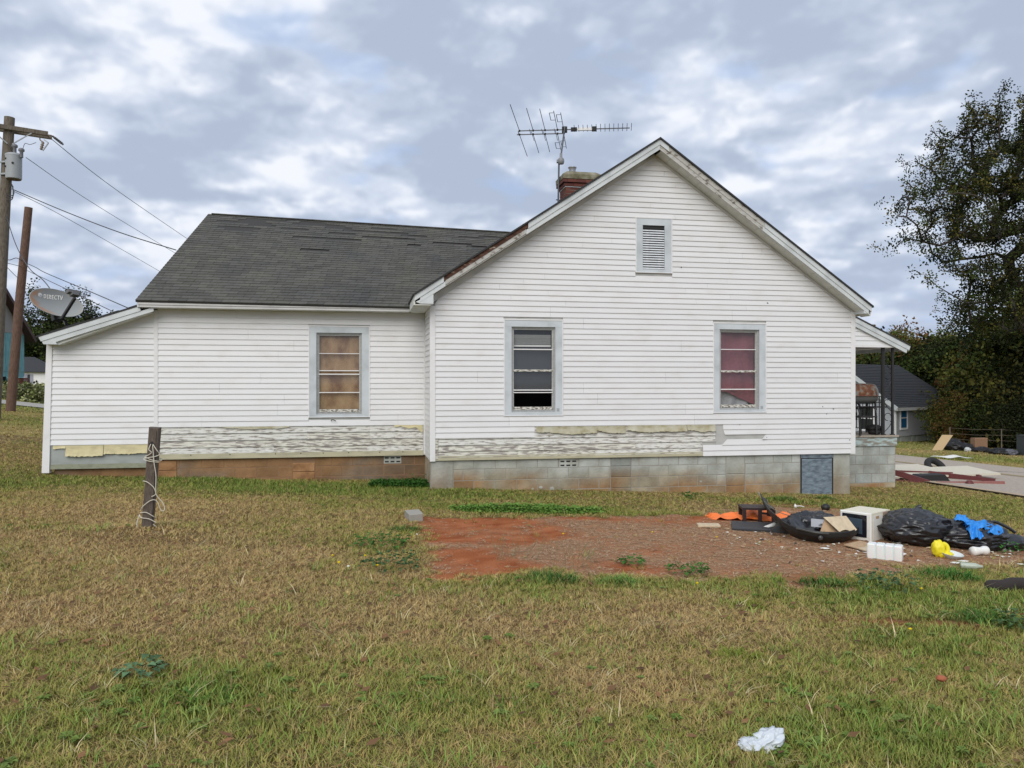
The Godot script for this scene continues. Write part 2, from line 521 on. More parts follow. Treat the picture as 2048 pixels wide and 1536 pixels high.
func stage() -> void:
	var cam := Camera3D.new()
	cam.name = "camera"
	cam.position = Vector3(0, 1.6, 0)
	cam.fov = 53.07
	cam.near = 0.1
	cam.far = 900.0
	add_child(cam)
	cam.current = true
	var e := Environment.new()
	e.background_mode = Environment.BG_SKY
	var sk := Sky.new()
	var pm := PanoramaSkyMaterial.new()
	pm.panorama = sky_image()
	pm.energy_multiplier = 0.80
	sk.sky_material = pm
	e.sky = sk
	e.tonemap_mode = Environment.TONE_MAPPER_LINEAR
	e.tonemap_exposure = 1.43
	e.sdfgi_enabled = true
	e.ssao_enabled = true
	e.ssil_enabled = true
	var we := WorldEnvironment.new()
	we.name = "world"
	we.environment = e
	add_child(we)
	var sun := DirectionalLight3D.new()
	sun.name = "sun"
	sun.light_energy = 0.5
	sun.light_angular_distance = 50.0
	sun.light_color = Color(1.0, 0.985, 0.955)
	sun.shadow_enabled = true
	add_child(sun)
	sun.look_at_from_position(Vector3(-4, 13, 16), Vector3.ZERO)


# ---------------------------------------------------------------- the white house
func rtop(x: float) -> float:      # top of the gable roof over its front
	return minf(3.20 + 0.66 * (x + 0.33), 3.168 + 0.691 * (8.70 - x))


func course(mb: MB, t: Transform3D, xl0: float, xr0: float, xl1: float, xr1: float, y0: float, y1: float, proud := 0.022, back := 0.006) -> void:
	var a := t * Vector3(xl0, y0, proud)
	var b := t * Vector3(xr0, y0, proud)
	var c := t * Vector3(xr1, y1 + 0.012, back)
	var d := t * Vector3(xl1, y1 + 0.012, back)
	var a0 := t * Vector3(xl0, y0 + 0.003, 0.0)
	var b0 := t * Vector3(xr0, y0 + 0.003, 0.0)
	# a small rolled lip along the butt edge
	var al := t * Vector3(xl0, y0 + 0.008, proud + 0.0005)
	var bl := t * Vector3(xr0, y0 + 0.008, proud + 0.0005)
	mb.quad(al, bl, c, d)
	mb.quad(a, b, bl, al)
	mb.quad(a0, b0, b, a)
	mb.quad(a0, a, d, d)
	mb.quad(b, b0, c, c)
	mb.tri(a, al, d)


func cut(segs: Array, x0: float, x1: float) -> Array:      # take [x0, x1] out of the intervals
	var out := []
	for s in segs:
		if x1 <= s[0] or x0 >= s[1]:
			out.append(s)
			continue
		if s[0] < x0: out.append([s[0], x0])
		if s[1] > x1: out.append([x1, s[1]])
	return out


func siding_row(parent: Node3D, t: Transform3D, k: int, y0: float, y1: float, l0: float, r0: float, l1: float, r1: float, holes: Array, joints := true) -> void:
	var segs := [[minf(l0, l1), maxf(r0, r1)]]
	for h in holes:
		if y1 > h[2] + 0.02 and y0 < h[3] - 0.02:
			segs = cut(segs, h[0], h[1])
	var r2 := RandomNumberGenerator.new()
	r2.seed = 900 + int(k / 2) * 7 + int(absf(l0) * 10)
	var j := r2.randf_range(0.4, 3.4)
	for s in segs:
		var xs := [s[0]]
		if joints:
			var x: float = j + minf(l0, l1)
			while x < s[1] - 0.25:
				if x > s[0] + 0.25:
					xs.append(x)
				x += 3.66
		xs.append(s[1])
		for i in xs.size() - 1:
			var mb := MB.new()
			var a: float = xs[i]
			var b: float = xs[i + 1]
			var gap := 0.0026 if i > 0 else 0.0
			var pr := 0.022 + r2.randf_range(-0.0006, 0.0006)
			course(mb, t, maxf(a + gap, l0) if i == 0 else a + gap, minf(b, r0) if i == xs.size() - 2 else b, maxf(a + gap, l1) if i == 0 else a + gap, minf(b, r1) if i == xs.size() - 2 else b, y0, y1, pr)
			part("siding_panel", mb, M.vinyl[r2.randi() % 4], parent)


func clap(parent: Node3D, x0: float, x1: float, y0: float, y1: float, z: float, m: Material, tilt := 0.0) -> void:
	var mb := MB.new()
	course(mb, Transform3D(Basis(), Vector3(0, 0, z)), x0, x1, x0, x1, y0, y1, 0.026, 0.004)
	var o := part("clapboard", mb, M.peels[int(absf(x0 * 7.3 + y0 * 31.0)) % 3 + (3 if m == M.peel2 else 0)], parent)
	if tilt != 0.0:
		o.transform = Transform3D(Basis(Vector3.BACK, tilt), Vector3.ZERO)
		o.position = Vector3(x0, y0, 0) - o.transform.basis * Vector3(x0, y0, 0)


func torn(parent: Node3D, called: String, x0: float, x1: float, ytop: float, prof: Array, z: float, m: Material, sd: int, out := 0.04) -> void:
	# a strip of backing hanging from under the siding, ragged along its foot and curled outwards
	var f := FastNoiseLite.new()
	f.seed = sd; f.frequency = 1.0; f.fractal_octaves = 4
	var g := []
	var cols := maxi(8, int((x1 - x0) / 0.018))
	for i in 7:
		var s := i / 6.0
		var row := []
		for j in cols + 1:
			var u := j / float(cols)
			var x := lerpf(x0, x1, u)
			var q: float = u * (prof.size() - 1)
			var yb: float = lerpf(prof[int(q)], prof[mini(int(q) + 1, prof.size() - 1)], q - int(q)) + 0.013 * f.get_noise_1d(x * 60.0) + 0.012 * f.get_noise_1d(x * 14.0 + 50.0)
			var zz := z + 0.006 + out * s * s * (0.65 + 0.6 * f.get_noise_1d(x * 5.0 + 9.0)) + 0.004 * f.get_noise_2d(x * 18.0, s * 3.0)
			row.append(Vector3(x, lerpf(ytop, yb, s), zz))
		g.append(row)
	g.reverse()
	var mb := MB.new()
	mb.sheet(g)
	part(called, mb, m, parent)


func wall_cells(parent: Node3D, x0: float, x1: float, y0: float, y1: float, z0: float, z1: float, holes: Array, m: Material) -> void:
	var xs := [x0, x1]
	var ys := [y0, y1]
	for h in holes:
		xs.append(h[0]); xs.append(h[1]); ys.append(h[2]); ys.append(h[3])
	xs.sort(); ys.sort()
	var mb := MB.new()
	for i in xs.size() - 1:
		for j in ys.size() - 1:
			var cx: float = (xs[i] + xs[i + 1]) / 2
			var cy: float = (ys[j] + ys[j + 1]) / 2
			var open: bool = xs[i + 1] - xs[i] < 0.001 or ys[j + 1] - ys[j] < 0.001
			for h in holes:
				open = open or (cx > h[0] and cx < h[1] and cy > h[2] and cy < h[3])
			if not open:
				mb.box(Vector3(xs[i], ys[j], z0), Vector3(xs[i + 1], ys[j + 1], z1))
	part("wall", mb, m, parent)


func frame4(mb: MB, o: Array, i: Array, z0: float, z1: float) -> void:      # four boards between the outer and the inner rectangle [x0, x1, y0, y1]
	mb.box(Vector3(o[0], i[3], z0), Vector3(o[1], o[3], z1))
	mb.box(Vector3(o[0], o[2], z0), Vector3(o[1], i[2], z1))
	mb.box(Vector3(o[0], i[2], z0), Vector3(i[0], i[3], z1 - 0.002))
	mb.box(Vector3(i[1], i[2], z0), Vector3(o[1], i[3], z1 - 0.002))


func window(o: Array, i: Array, z: float, kind: String) -> void:
	var w := Node3D.new()
	w.name = "window"
	H.add_child(w, true)
	w.set_meta("label", {"ply": "window boarded up inside with brown plywood", "blind": "dark window with a half raised grey blind", "red": "window hung with a red cloth inside"}[kind])
	var mb := MB.new()      # the white channel that holds the siding off, then the flat grey-blue trim
	frame4(mb, [o[0] - 0.018, o[1] + 0.018, o[2] - 0.012, o[3] + 0.022], o, z, z + 0.030)
	part("channel", mb, M.trimwhite, w)
	mb = MB.new()
	frame4(mb, o, i, z, z + 0.022)
	part("trim", mb, M.coil, w)
	mb = MB.new()
	frame4(mb, i, [i[0] + 0.03, i[1] - 0.03, i[2] + 0.035, i[3] - 0.03], z - 0.09, z - 0.015)
	part("storm_frame", mb, M.storm, w)
	var a: float = i[0] + 0.03
	var b: float = i[1] - 0.03
	var lo: float = i[2] + 0.035
	var hi: float = i[3] - 0.03
	var hgt: float = hi - lo
	var fr := 0.022
	mb = MB.new()
	frame4(mb, [a, b, lo, hi], [a + fr, b - fr, lo + 0.055, hi - fr], z - 0.075, z - 0.035)
	part("sash", mb, M.sash, w)
	mb = MB.new()
	mb.cbox(Vector3(a + 0.01, lo + 0.004, z - 0.05), Vector3(b - 0.01, lo + 0.062, z - 0.024), 0.006)
	part("sill_rail", mb, M.peelsash, w)
	var bars = {"ply": [[0.755, 0.014, 0.0], [0.49, 0.022, 0.012], [0.535, 0.018, -0.02], [0.255, 0.018, 0.0]], "blind": [[0.745, 0.022, 0.0], [0.485, 0.040, 0.008], [0.245, 0.022, 0.006], [0.215, 0.018, 0.012]], "red": [[0.76, 0.016, 0.0], [0.475, 0.042, 0.010], [0.24, 0.022, 0.0]]}[kind]
	var cuts := [lo + 0.055]
	for q in bars:
		mb = MB.new()
		var y: float = lo + hgt * q[0]
		mb.cbox(Vector3(a + 0.012, y - q[1] / 2, z - 0.07), Vector3(b - 0.012, y + q[1] / 2, z - 0.034 + q[2]), 0.004)
		part("rail", mb, M.peelsash if q[1] > 0.03 else M.trimwhite, w)
		cuts.append(y)
	cuts.append(hi - fr)
	cuts.sort()
	for k in cuts.size() - 1:
		if cuts[k + 1] - cuts[k] < 0.1 or (kind == "blind" and k == 0):
			continue
		mb = MB.new()
		mb.quad(Vector3(a + fr, cuts[k], z - 0.056), Vector3(b - fr, cuts[k], z - 0.056), Vector3(b - fr, cuts[k + 1], z - 0.056), Vector3(a + fr, cuts[k + 1], z - 0.056))
		part("pane", mb, M.glass, w)
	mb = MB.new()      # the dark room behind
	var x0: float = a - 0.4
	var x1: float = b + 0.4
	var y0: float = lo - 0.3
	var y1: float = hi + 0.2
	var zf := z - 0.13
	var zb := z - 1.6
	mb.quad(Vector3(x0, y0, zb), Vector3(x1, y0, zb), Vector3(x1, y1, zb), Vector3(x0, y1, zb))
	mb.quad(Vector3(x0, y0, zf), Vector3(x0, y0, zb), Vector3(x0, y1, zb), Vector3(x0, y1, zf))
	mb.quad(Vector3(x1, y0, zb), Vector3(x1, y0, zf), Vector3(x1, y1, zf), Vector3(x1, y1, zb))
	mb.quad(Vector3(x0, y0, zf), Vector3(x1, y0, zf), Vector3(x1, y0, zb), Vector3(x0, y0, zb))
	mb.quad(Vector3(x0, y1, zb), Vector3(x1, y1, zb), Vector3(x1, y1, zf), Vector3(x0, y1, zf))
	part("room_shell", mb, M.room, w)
	if kind == "ply":
		mb = MB.new()
		mb.box(Vector3(a - 0.02, lo - 0.02, z - 0.125), Vector3(b + 0.02, lo + hgt * 0.52, z - 0.110))
		part("plywood_board", mb, M.ply, w)
		mb = MB.new()
		mb.box(Vector3(a - 0.02, lo + hgt * 0.525, z - 0.128), Vector3(b + 0.02, hi + 0.02, z - 0.114))
		part("plywood_board", mb, M.ply, w)
	elif kind == "blind":
		for k in 11:
			mb = MB.new()
			var y := hi - 0.10 - 0.018 * k - 0.004 * maxi(0, 4 - k)
			mb.obox(Transform3D(Basis(Vector3.RIGHT, 0.35), Vector3((a + b) / 2, y, z - 0.12)), Vector3(b - a - 0.06, 0.0022, 0.026))
			part("slat", mb, M.blind, w)
		mb = MB.new()
		mb.box(Vector3(a + 0.03, hi - 0.335, z - 0.135), Vector3(b - 0.03, hi - 0.30, z - 0.110))
		part("bottom_rail", mb, M.blind, w)
		mb = MB.new()      # a dark sheet hung across the middle of the window
		mb.quad(Vector3(a, lo + hgt * 0.24, z - 0.14), Vector3(b, lo + hgt * 0.24, z - 0.14), Vector3(b, lo + hgt * 0.74, z - 0.14), Vector3(a, lo + hgt * 0.74, z - 0.14))
		part("dark_sheet", mb, mat(0.022, 0.025, 0.03, 0.6), w)
	else:
		var g := []
		for r in 15:
			var s := r / 14.0
			var row := []
			for c in 33:
				var u := c / 32.0
				var x := lerpf(a - 0.02, b + 0.02, u)
				var foot: float = lo + hgt * (0.21 - 0.17 * clampf((u - 0.22) / 0.75, 0.0, 1.0)) 
				var y := lerpf(hi, foot, s)
				row.append(Vector3(x, y, z - 0.16 + 0.022 * sin(u * 9.0 + s * 5.0) + 0.014 * sin(u * 21.0 - s * 7.0) + 0.012 * sin(u * 4.0 + s * 19.0) + 0.02 * s * s))
			g.append(row)
		g.reverse()
		mb = MB.new()
		mb.sheet(g)
		part("red_cloth", mb, M.redcloth, w)
		g = []
		for r in 10:
			var s := r / 9.0
			var row := []
			for c in 25:
				var u := c / 24.0
				row.append(Vector3(lerpf(a - 0.02, b - 0.10, u), lerpf(lo + hgt * 0.25, lo, s), z - 0.20 + 0.025 * sin(u * 14.0 + s * 2.0)))
			g.append(row)
		g.reverse()
		mb = MB.new()
		mb.sheet(g)
		part("grey_cloth", mb, M.greycloth, w)
	if kind != "ply":      # a small square tag on the trim by the lower right corner
		mb = MB.new()
		mb.box(Vector3(i[1] + 0.025, i[2] + 0.015, z + 0.022), Vector3(i[1] + 0.075, i[2] + 0.07, z + 0.026))
		part("tag", mb, M.greymetal, w)


func blocks(parent: Node3D, x0: float, x1: float, ytops: Array, z: float, mats: Array, m_mortar: Material, skip: Array, sd: int) -> void:
	# one block after another in running bond; the mortar is the slab set back behind them
	var r := RandomNumberGenerator.new()
	r.seed = sd
	for k in ytops.size() - 1:
		var y1: float = ytops[k]
		var y0: float = ytops[k + 1]
		var x := x0 - (0.2 if k % 2 else 0.0)
		while x < x1:
			for s in cut_all([[maxf(x, x0), minf(x + 0.4, x1)]], skip, y0, y1):
				if s[1] - s[0] < 0.03:
					continue
				var mb := MB.new()
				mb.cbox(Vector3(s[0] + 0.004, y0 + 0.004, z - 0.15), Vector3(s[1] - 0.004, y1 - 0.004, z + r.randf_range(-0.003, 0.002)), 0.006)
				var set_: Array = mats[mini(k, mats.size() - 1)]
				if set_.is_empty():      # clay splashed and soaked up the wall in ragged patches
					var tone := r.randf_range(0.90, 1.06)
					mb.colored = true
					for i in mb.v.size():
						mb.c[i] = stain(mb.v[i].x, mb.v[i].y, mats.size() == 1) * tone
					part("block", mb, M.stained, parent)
				else:
					part("block", mb, set_[r.randi() % set_.size()], parent)
			x += 0.4
	var slab := MB.new()
	slab.box(Vector3(x0, ytops[-1], z - 0.19), Vector3(x1, ytops[0], z - 0.0035))
	part("mortar", slab, m_mortar, parent)


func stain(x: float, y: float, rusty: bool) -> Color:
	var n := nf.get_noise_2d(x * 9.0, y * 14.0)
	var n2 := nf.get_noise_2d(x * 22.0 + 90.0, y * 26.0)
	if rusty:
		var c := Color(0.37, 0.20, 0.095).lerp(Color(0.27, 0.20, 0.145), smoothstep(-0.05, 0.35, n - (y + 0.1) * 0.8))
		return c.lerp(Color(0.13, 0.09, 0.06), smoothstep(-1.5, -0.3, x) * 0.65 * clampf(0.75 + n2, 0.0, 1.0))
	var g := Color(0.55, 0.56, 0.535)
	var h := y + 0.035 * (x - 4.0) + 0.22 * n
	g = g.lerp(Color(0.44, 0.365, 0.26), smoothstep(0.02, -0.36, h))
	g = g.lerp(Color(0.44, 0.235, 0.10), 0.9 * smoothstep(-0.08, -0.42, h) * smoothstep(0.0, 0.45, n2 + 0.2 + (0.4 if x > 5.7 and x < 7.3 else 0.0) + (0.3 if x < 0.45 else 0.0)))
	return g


func cut_all(segs: Array, skip: Array, y0: float, y1: float) -> Array:
	for s in skip:
		if y1 > s[2] + 0.01 and y0 < s[3] - 0.01:
			segs = cut(segs, s[0], s[1])
	return segs


func vent_block(parent: Node3D, x0: float, x1: float, y0: float, y1: float, z: float) -> void:
	var holes := []
	var w := (x1 - x0) / 3.0
	for j in 2:
		for i in 3:
			holes.append([x0 + w * i + 0.018, x0 + w * (i + 1) - 0.018, y0 + 0.02 + j * 0.075, y0 + 0.05 + j * 0.075])
	var v := Node3D.new()
	v.name = "vent_block"
	parent.add_child(v, true)
	var xs := [x0, x1]
	var mb := MB.new()
	var ys := [y0, y0 + 0.02, y0 + 0.05, y0 + 0.095, y0 + 0.125, y1]
	for j in ys.size() - 1:
		if j == 1 or j == 3:
			var x := x0
			for i in 3:
				mb.box(Vector3(x, ys[j], z - 0.14), Vector3(x0 + w * i + 0.018, ys[j + 1], z))
				x = x0 + w * (i + 1) - 0.018
			mb.box(Vector3(x, ys[j], z - 0.14), Vector3(x1, ys[j + 1], z))
		else:
			mb.box(Vector3(x0, ys[j], z - 0.14), Vector3(x1, ys[j + 1], z))
	part("grille", mb, M.block[0], v)
	mb = MB.new()
	mb.quad(Vector3(xs[0], y0, z - 0.0045), Vector3(xs[1], y0, z - 0.0045), Vector3(xs[1], y1, z - 0.0045), Vector3(xs[0], y1, z - 0.0045))
	part("backing", mb, M.dark, v)


func rake(parent: Node3D, called: String, x0: float, x1: float, o0: float, o1: float, z0: float, z1: float, m: Material) -> void:
	var mb := MB.new()
	mb.prism(PackedVector2Array([Vector2(x0, rtop(x0) - o1), Vector2(x1, rtop(x1) - o1), Vector2(x1, rtop(x1) - o0), Vector2(x0, rtop(x0) - o0)]), z0, z1)
	part(called, mb, m, parent)


func house() -> void:
	H = thing("white_house", "white vinyl sided gabled house with a lower wing, lean-to and porch", "house", Vector3(-1.474, 0, -14.0), deg_to_rad(TH))
	var I := Transform3D()
	var w1o := [1.358, 2.456, 1.017, 2.786]
	var w1i := [1.489, 2.324, 1.077, 2.665]
	var w2o := [5.504, 6.595, 1.046, 2.781]
	var w2i := [5.624, 6.463, 1.097, 2.67]
	var w3o := [-2.239, -1.108, 0.963, 2.712]
	var w3i := [-2.109, -1.245, 1.01, 2.595]
	var vo := [3.916, 4.625, 3.744, 4.778]
	var vi := [4.044, 4.487, 3.80, 4.646]
	var gz := -1.31
	# walls
	wall_cells(H, 0.0, 8.54, 0.2, 3.05, -0.13, -0.002, [w1i, w2i], M.sheath)
	var mb := MB.new()
	mb.prism(PackedVector2Array([Vector2(0, 3.05), Vector2(8.54, 3.05), Vector2(4.27, 6.05)]), -0.13, -0.002)
	part("gable_wall", mb, M.sheath, H)
	wall_cells(H, -5.0, 0.0, 0.19, 2.3, gz - 0.13, gz - 0.002, [w3i], M.sheath)
	wall_cells(H, -6.87, -5.001, 0.06, 2.3, gz - 0.13, gz - 0.002, [], M.sheath)
	wall_cells(H, -5.0, 0.0, 2.3, 3.05, gz - 0.13, gz - 0.002, [w3i], M.sheath)
	mb = MB.new()
	mb.prism(PackedVector2Array([Vector2(-6.87, 2.3), Vector2(-5.0, 2.3), Vector2(-5.0, 2.92)]), gz - 0.13, gz - 0.002)
	part("lean_to_wall", mb, M.sheath, H)
	mb = MB.new()
	mb.box(Vector3(0.0, 0.2, gz), Vector3(0.13, 3.05, -0.131))
	part("return_wall", mb, M.sheath, H)
	mb = MB.new()
	mb.box(Vector3(8.41, 0.2, -9.0), Vector3(8.54, 3.05, -0.131))
	mb.box(Vector3(-5.0, 0.2, -9.13), Vector3(8.54, 3.05, -9.0))
	mb.box(Vector3(-6.87, 0.06, -8.0), Vector3(-6.74, 2.3, gz - 0.131))
	mb.box(Vector3(-6.74, 0.06, -8.0), Vector3(-5.0, 2.3, -7.87))
	mb.prism(PackedVector2Array([Vector2(-9.2, 3.0), Vector2(-0.98, 3.0), Vector2(-5.1, 4.6)]), -5.1, -5.0, Transform3D(Basis(Vector3(0, 0, 1), Vector3(0, 1, 0), Vector3(-1, 0, 0)), Vector3(-10.0, 0, 0)))
	part("far_wall", mb, M.vinyl[0], H)

	# siding on the gable: 0.1018 m courses from 0.20 up; the lowest ones are half torn away
	var holes := [[w1o[0] - 0.018, w1o[1] + 0.018, w1o[2] - 0.012, w1o[3] + 0.022], [w2o[0] - 0.018, w2o[1] + 0.018, w2o[2] - 0.012, w2o[3] + 0.022], [vo[0] - 0.018, vo[1] + 0.018, vo[2] - 0.012, vo[3] + 0.022]]
	var e := 0.1018
	for k in range(6, 57):
		var y0 := 0.20 + e * k
		var y1 := y0 + e
		var l0 := maxf(0.075, (y0 - 3.06) / 0.677)
		var l1 := maxf(0.075, (y1 - 3.06) / 0.677)
		var r0 := minf(8.465, 8.70 - (y0 + 0.27 - 3.168) / 0.691)
		var r1 := minf(8.465, 8.70 - (y1 + 0.27 - 3.168) / 0.691)
		if l0 >= r0:
			break
		if l1 > r1:
			l1 = (l0 + r0) / 2; r1 = l1
		siding_row(H, I, k, y0, y1, l0, r0, l1, r1, holes)
	for k in [4, 5]:
		var y0: float = 0.20 + e * k
		siding_row(H, I, k, y0, y0 + e, 0.075, 1.925, 0.075, 1.925, [], false)
		siding_row(H, I, k + 20, y0, y0 + e, 5.735 if k == 4 else 5.70, 8.465, 5.70, 8.465, [], false)
	siding_row(H, I, 3, 0.20 + e * 3, 0.20 + e * 4, 6.535, 8.465, 6.62, 8.465, [], false)
	siding_row(H, I, 2, 0.20 + e * 2, 0.20 + e * 3, 5.68, 8.465, 5.79, 8.465, [], false)
	for k in [0, 1]:
		siding_row(H, I, k, 0.197 + e * k, 0.197 + e * (k + 1), 5.279, 8.465, 5.279, 8.465, [], false)
	mb = MB.new()      # a bent corner of the torn panel
	mb.tri(Vector3(6.50, 0.515, 0.05), Vector3(6.66, 0.505, 0.022), Vector3(6.63, 0.60, 0.012))
	part("bent_flap", mb, M.vinyl[0], H)
	# old clapboards, backing paper and the strip along the foot
	clap(H, 0.13, 1.1, 0.598, 0.68, -0.024, M.peel)
	var rows := [0.708, 0.593, 0.478, 0.363, 0.255]
	for k in 5:
		var y0: float = rows[k]
		var xs = [[0.13, 2.0, 3.46, 5.54], [0.13, 1.25, 2.9, 4.3, 5.54], [0.13, 1.35, 3.0, 5.02, 5.54], [0.13, 2.1, 3.9, 5.27], [0.13, 1.6, 3.1, 5.27]][k]
		for j in xs.size() - 1:
			clap(H, xs[j] + 0.001, xs[j + 1] - 0.001, y0, y0 + 0.112, -0.010, M.peel2 if (k >= 3 and j < 2) else M.peel, 0.002 if k == 3 and j == 0 else 0.0)
	mb = MB.new()
	mb.cbox(Vector3(0.075, 0.22, -0.002), Vector3(0.13, 0.60, 0.022), 0.003)
	part("corner_board", mb, M.peel2, H)
	mb = MB.new()
	mb.box(Vector3(5.545, 0.30, -0.002), Vector3(6.70, 0.81, 0.004))
	part("backing_board", mb, M.sheath, H)
	torn(H, "torn_backing", 1.955, 3.13, 0.805, [0.70, 0.695, 0.665, 0.655, 0.67, 0.675], 0.018, M.paper, 5)
	torn(H, "torn_backing", 3.135, 3.70, 0.805, [0.72, 0.68, 0.665, 0.66], 0.02, M.paper, 6)
	torn(H, "torn_backing", 3.72, 4.93, 0.81, [0.72, 0.69, 0.67, 0.69, 0.68, 0.695], 0.02, M.paper, 7, 0.05)
	torn(H, "torn_backing", 4.94, 5.535, 0.81, [0.71, 0.70, 0.665, 0.68, 0.685], 0.018, M.paper, 8)
	mb = MB.new()
	mb.box(Vector3(0.05, 0.222, 0.0), Vector3(5.275, 0.285, 0.016))
	mb.box(Vector3(0.05, 0.203, 0.0), Vector3(5.275, 0.221, 0.024))
	part("starter_strip", mb, M.starter, H)
	# corner posts
	mb = MB.new()
	mb.box(Vector3(-0.022, 0.19, 0.0), Vector3(0.075, 3.02, 0.030))
	mb.box(Vector3(-0.022, 0.19, -0.08), Vector3(0.0, 3.02, -0.001))
	part("corner_post", mb, M.trimwhite, H)
	mb = MB.new()
	mb.box(Vector3(8.465, 0.19, 0.0), Vector3(8.562, 3.06, 0.030))
	mb.box(Vector3(8.541, 0.19, -0.08), Vector3(8.562, 3.06, -0.001))
	part("corner_post", mb, M.trimwhite, H)
	# small holes and nicks in the siding
	for q in [[7.84, 1.145, 0.022], [8.08, 1.10, 0.024], [7.93, 1.0, 0.016], [6.64, 3.20, 0.03], [6.62, 0.545, 0.018], [4.83, 3.86, 0.022], [8.44, 0.47, 0.02], [6.05, 0.80, 0.012]]:
		mb = MB.new()
		mb.obox(Transform3D(Basis(Vector3.BACK, q[0] * 7.0), Vector3(q[0], q[1], 0.018)), Vector3(q[2], q[2] * 0.5, 0.012))
		part("hole", mb, M.dark, H)
	# return wall
	var L := Transform3D(Basis(Vector3(0, 0, 1), Vector3(0, 1, 0), Vector3(-1, 0, 0)), Vector3.ZERO)
	for k in range(0, 28):
		siding_row(H, L, k, 0.20 + e * k, 0.20 + e * (k + 1), gz + 0.07, -0.08, gz + 0.07, -0.08, [], false)
	# siding on the wing and the lean-to
	var W := Transform3D(Basis(), Vector3(0, 0, gz))
	e = 0.1034
	var h3 := [[w3o[0] - 0.018, w3o[1] + 0.018, w3o[2] - 0.012, w3o[3] + 0.022]]
	for k in 22:
		var y0 := 0.788 + e * k
		siding_row(H, W, k, y0, minf(y0 + e, 3.06), -4.98, -0.045, -4.98, -0.045, h3)
	for k in range(-3, 21):
		var y0 := 0.791 + e * k
		var y1 := y0 + e
		var l0 := maxf(-6.83, -6.66 + (y0 - 2.37) / 0.34)
		var l1 := maxf(-6.83, -6.66 + (y1 - 2.37) / 0.34)
		if l0 > -5.08:
			break
		siding_row(H, W, k + 40, y0, y1, l0, -5.05, minf(l1, -5.05), -5.05, [], false)
	mb = MB.new()
	mb.box(Vector3(-5.05, 0.45, gz), Vector3(-4.98, 2.98, gz + 0.026))
	part("joint_strip", mb, M.trimwhite, H)
	mb = MB.new()
	mb.box(Vector3(-0.045, 0.2, gz), Vector3(-0.001, 3.0, gz + 0.03))
	part("inner_corner_post", mb, M.trimwhite, H)
	rows = [0.665, 0.532, 0.400, 0.285]
	for k in 4:
		var xs = [[-4.98, -2.27, -1.1, -0.05], [-4.98, -2.28, -1.1, -0.05], [-4.98, -3.6, -2.28, -1.1, -0.05], [-4.98, -2.9, -1.14, -0.05]][k]
		for j in xs.size() - 1:
			clap(H, xs[j] + 0.001, xs[j + 1] - 0.001, rows[k], rows[k] + 0.128, gz - 0.010, M.peel2 if k >= 1 and (j + k) % 2 == 0 or k == 2 else M.peel)
	torn(H, "torn_backing", -0.62, -0.06, 0.79, [0.76, 0.77, 0.72, 0.74, 0.62], gz + 0.017, M.yfoam, 12, 0.015)
	torn(H, "torn_backing", -3.9, -2.6, 0.79, [0.785, 0.76, 0.735, 0.75, 0.745, 0.775], gz + 0.017, M.paper, 13, 0.012)
	mb = MB.new()
	mb.box(Vector3(-4.98, 0.213, gz), Vector3(-0.05, 0.285, gz + 0.018))
	mb.box(Vector3(-4.98, 0.188, gz), Vector3(-0.05, 0.212, gz + 0.028))
	part("starter_strip", mb, M.starter, H)
	for x in [-2.87, -2.4, -1.98, -1.5, -0.9, -0.45, -4.4, -3.7]:
		mb = MB.new()
		mb.obox(Transform3D(Basis(), Vector3(x, 0.262, gz + 0.016)), Vector3(0.018, 0.018, 0.01))
		part("nail_hole", mb, M.dark, H)
	mb = MB.new()      # a bent hook of metal poking out under the boarded window
	mb.tube(curve([Vector3(-1.83, 0.885, gz + 0.02), Vector3(-1.82, 0.905, gz + 0.05), Vector3(-1.78, 0.905, gz + 0.06), Vector3(-1.74, 0.88, gz + 0.06)], 4), [0.008], 5)
	part("hook", mb, M.dark, H)
	# lean-to foot: grey board, hanging yellow backing, skirt
	mb = MB.new()
	mb.box(Vector3(-6.82, 0.13, gz), Vector3(-5.05, 0.478, gz + 0.006))
	part("grey_board", mb, M.greyboard, H)
	torn(H, "yellow_backing", -6.77, -6.56, 0.475, [0.41, 0.42, 0.425], gz + 0.012, M.yfoam, 21, 0.03)
	torn(H, "yellow_backing", -6.56, -5.92, 0.475, [0.285, 0.275, 0.275, 0.285], gz + 0.012, M.yfoam, 22, 0.06)
	torn(H, "yellow_backing", -5.91, -5.06, 0.478, [0.315, 0.31, 0.305, 0.32, 0.315], gz + 0.012, M.yfoam, 23, 0.05)
	mb = MB.new()
	mb.box(Vector3(-6.82, 0.06, gz), Vector3(-5.05, 0.13, gz + 0.014))
	mb.box(Vector3(-6.82, 0.045, gz), Vector3(-5.05, 0.066, gz + 0.022))
	part("skirt", mb, M.skirt, H)
	mb = MB.new()
	mb.prism(PackedVector2Array([Vector2(-6.955, -0.02), Vector2(-6.83, -0.02), Vector2(-6.78, 2.32), Vector2(-6.875, 2.32)]), gz - 0.08, gz + 0.034)
	part("corner_post", mb, M.trimwhite, H)
	# windows and the louvred vent
	window(w1o, w1i, 0.0, "blind")
	window(w2o, w2i, 0.0, "red")
	window(w3o, w3i, gz, "ply")
	var v := Node3D.new()
	v.name = "gable_vent"
	H.add_child(v, true)
	mb = MB.new()
	frame4(mb, [vo[0] - 0.018, vo[1] + 0.018, vo[2] - 0.012, vo[3] + 0.022], vo, 0.0, 0.032)
	part("channel", mb, M.trimwhite, v)
	mb = MB.new()
	frame4(mb, vo, vi, 0.0, 0.024)
	part("trim", mb, M.coil, v)
	mb = MB.new()
	mb.box(Vector3(vi[0], vi[2], -0.0015), Vector3(vi[1], vi[3], 0.001))
	part("backing", mb, M.dark, v)
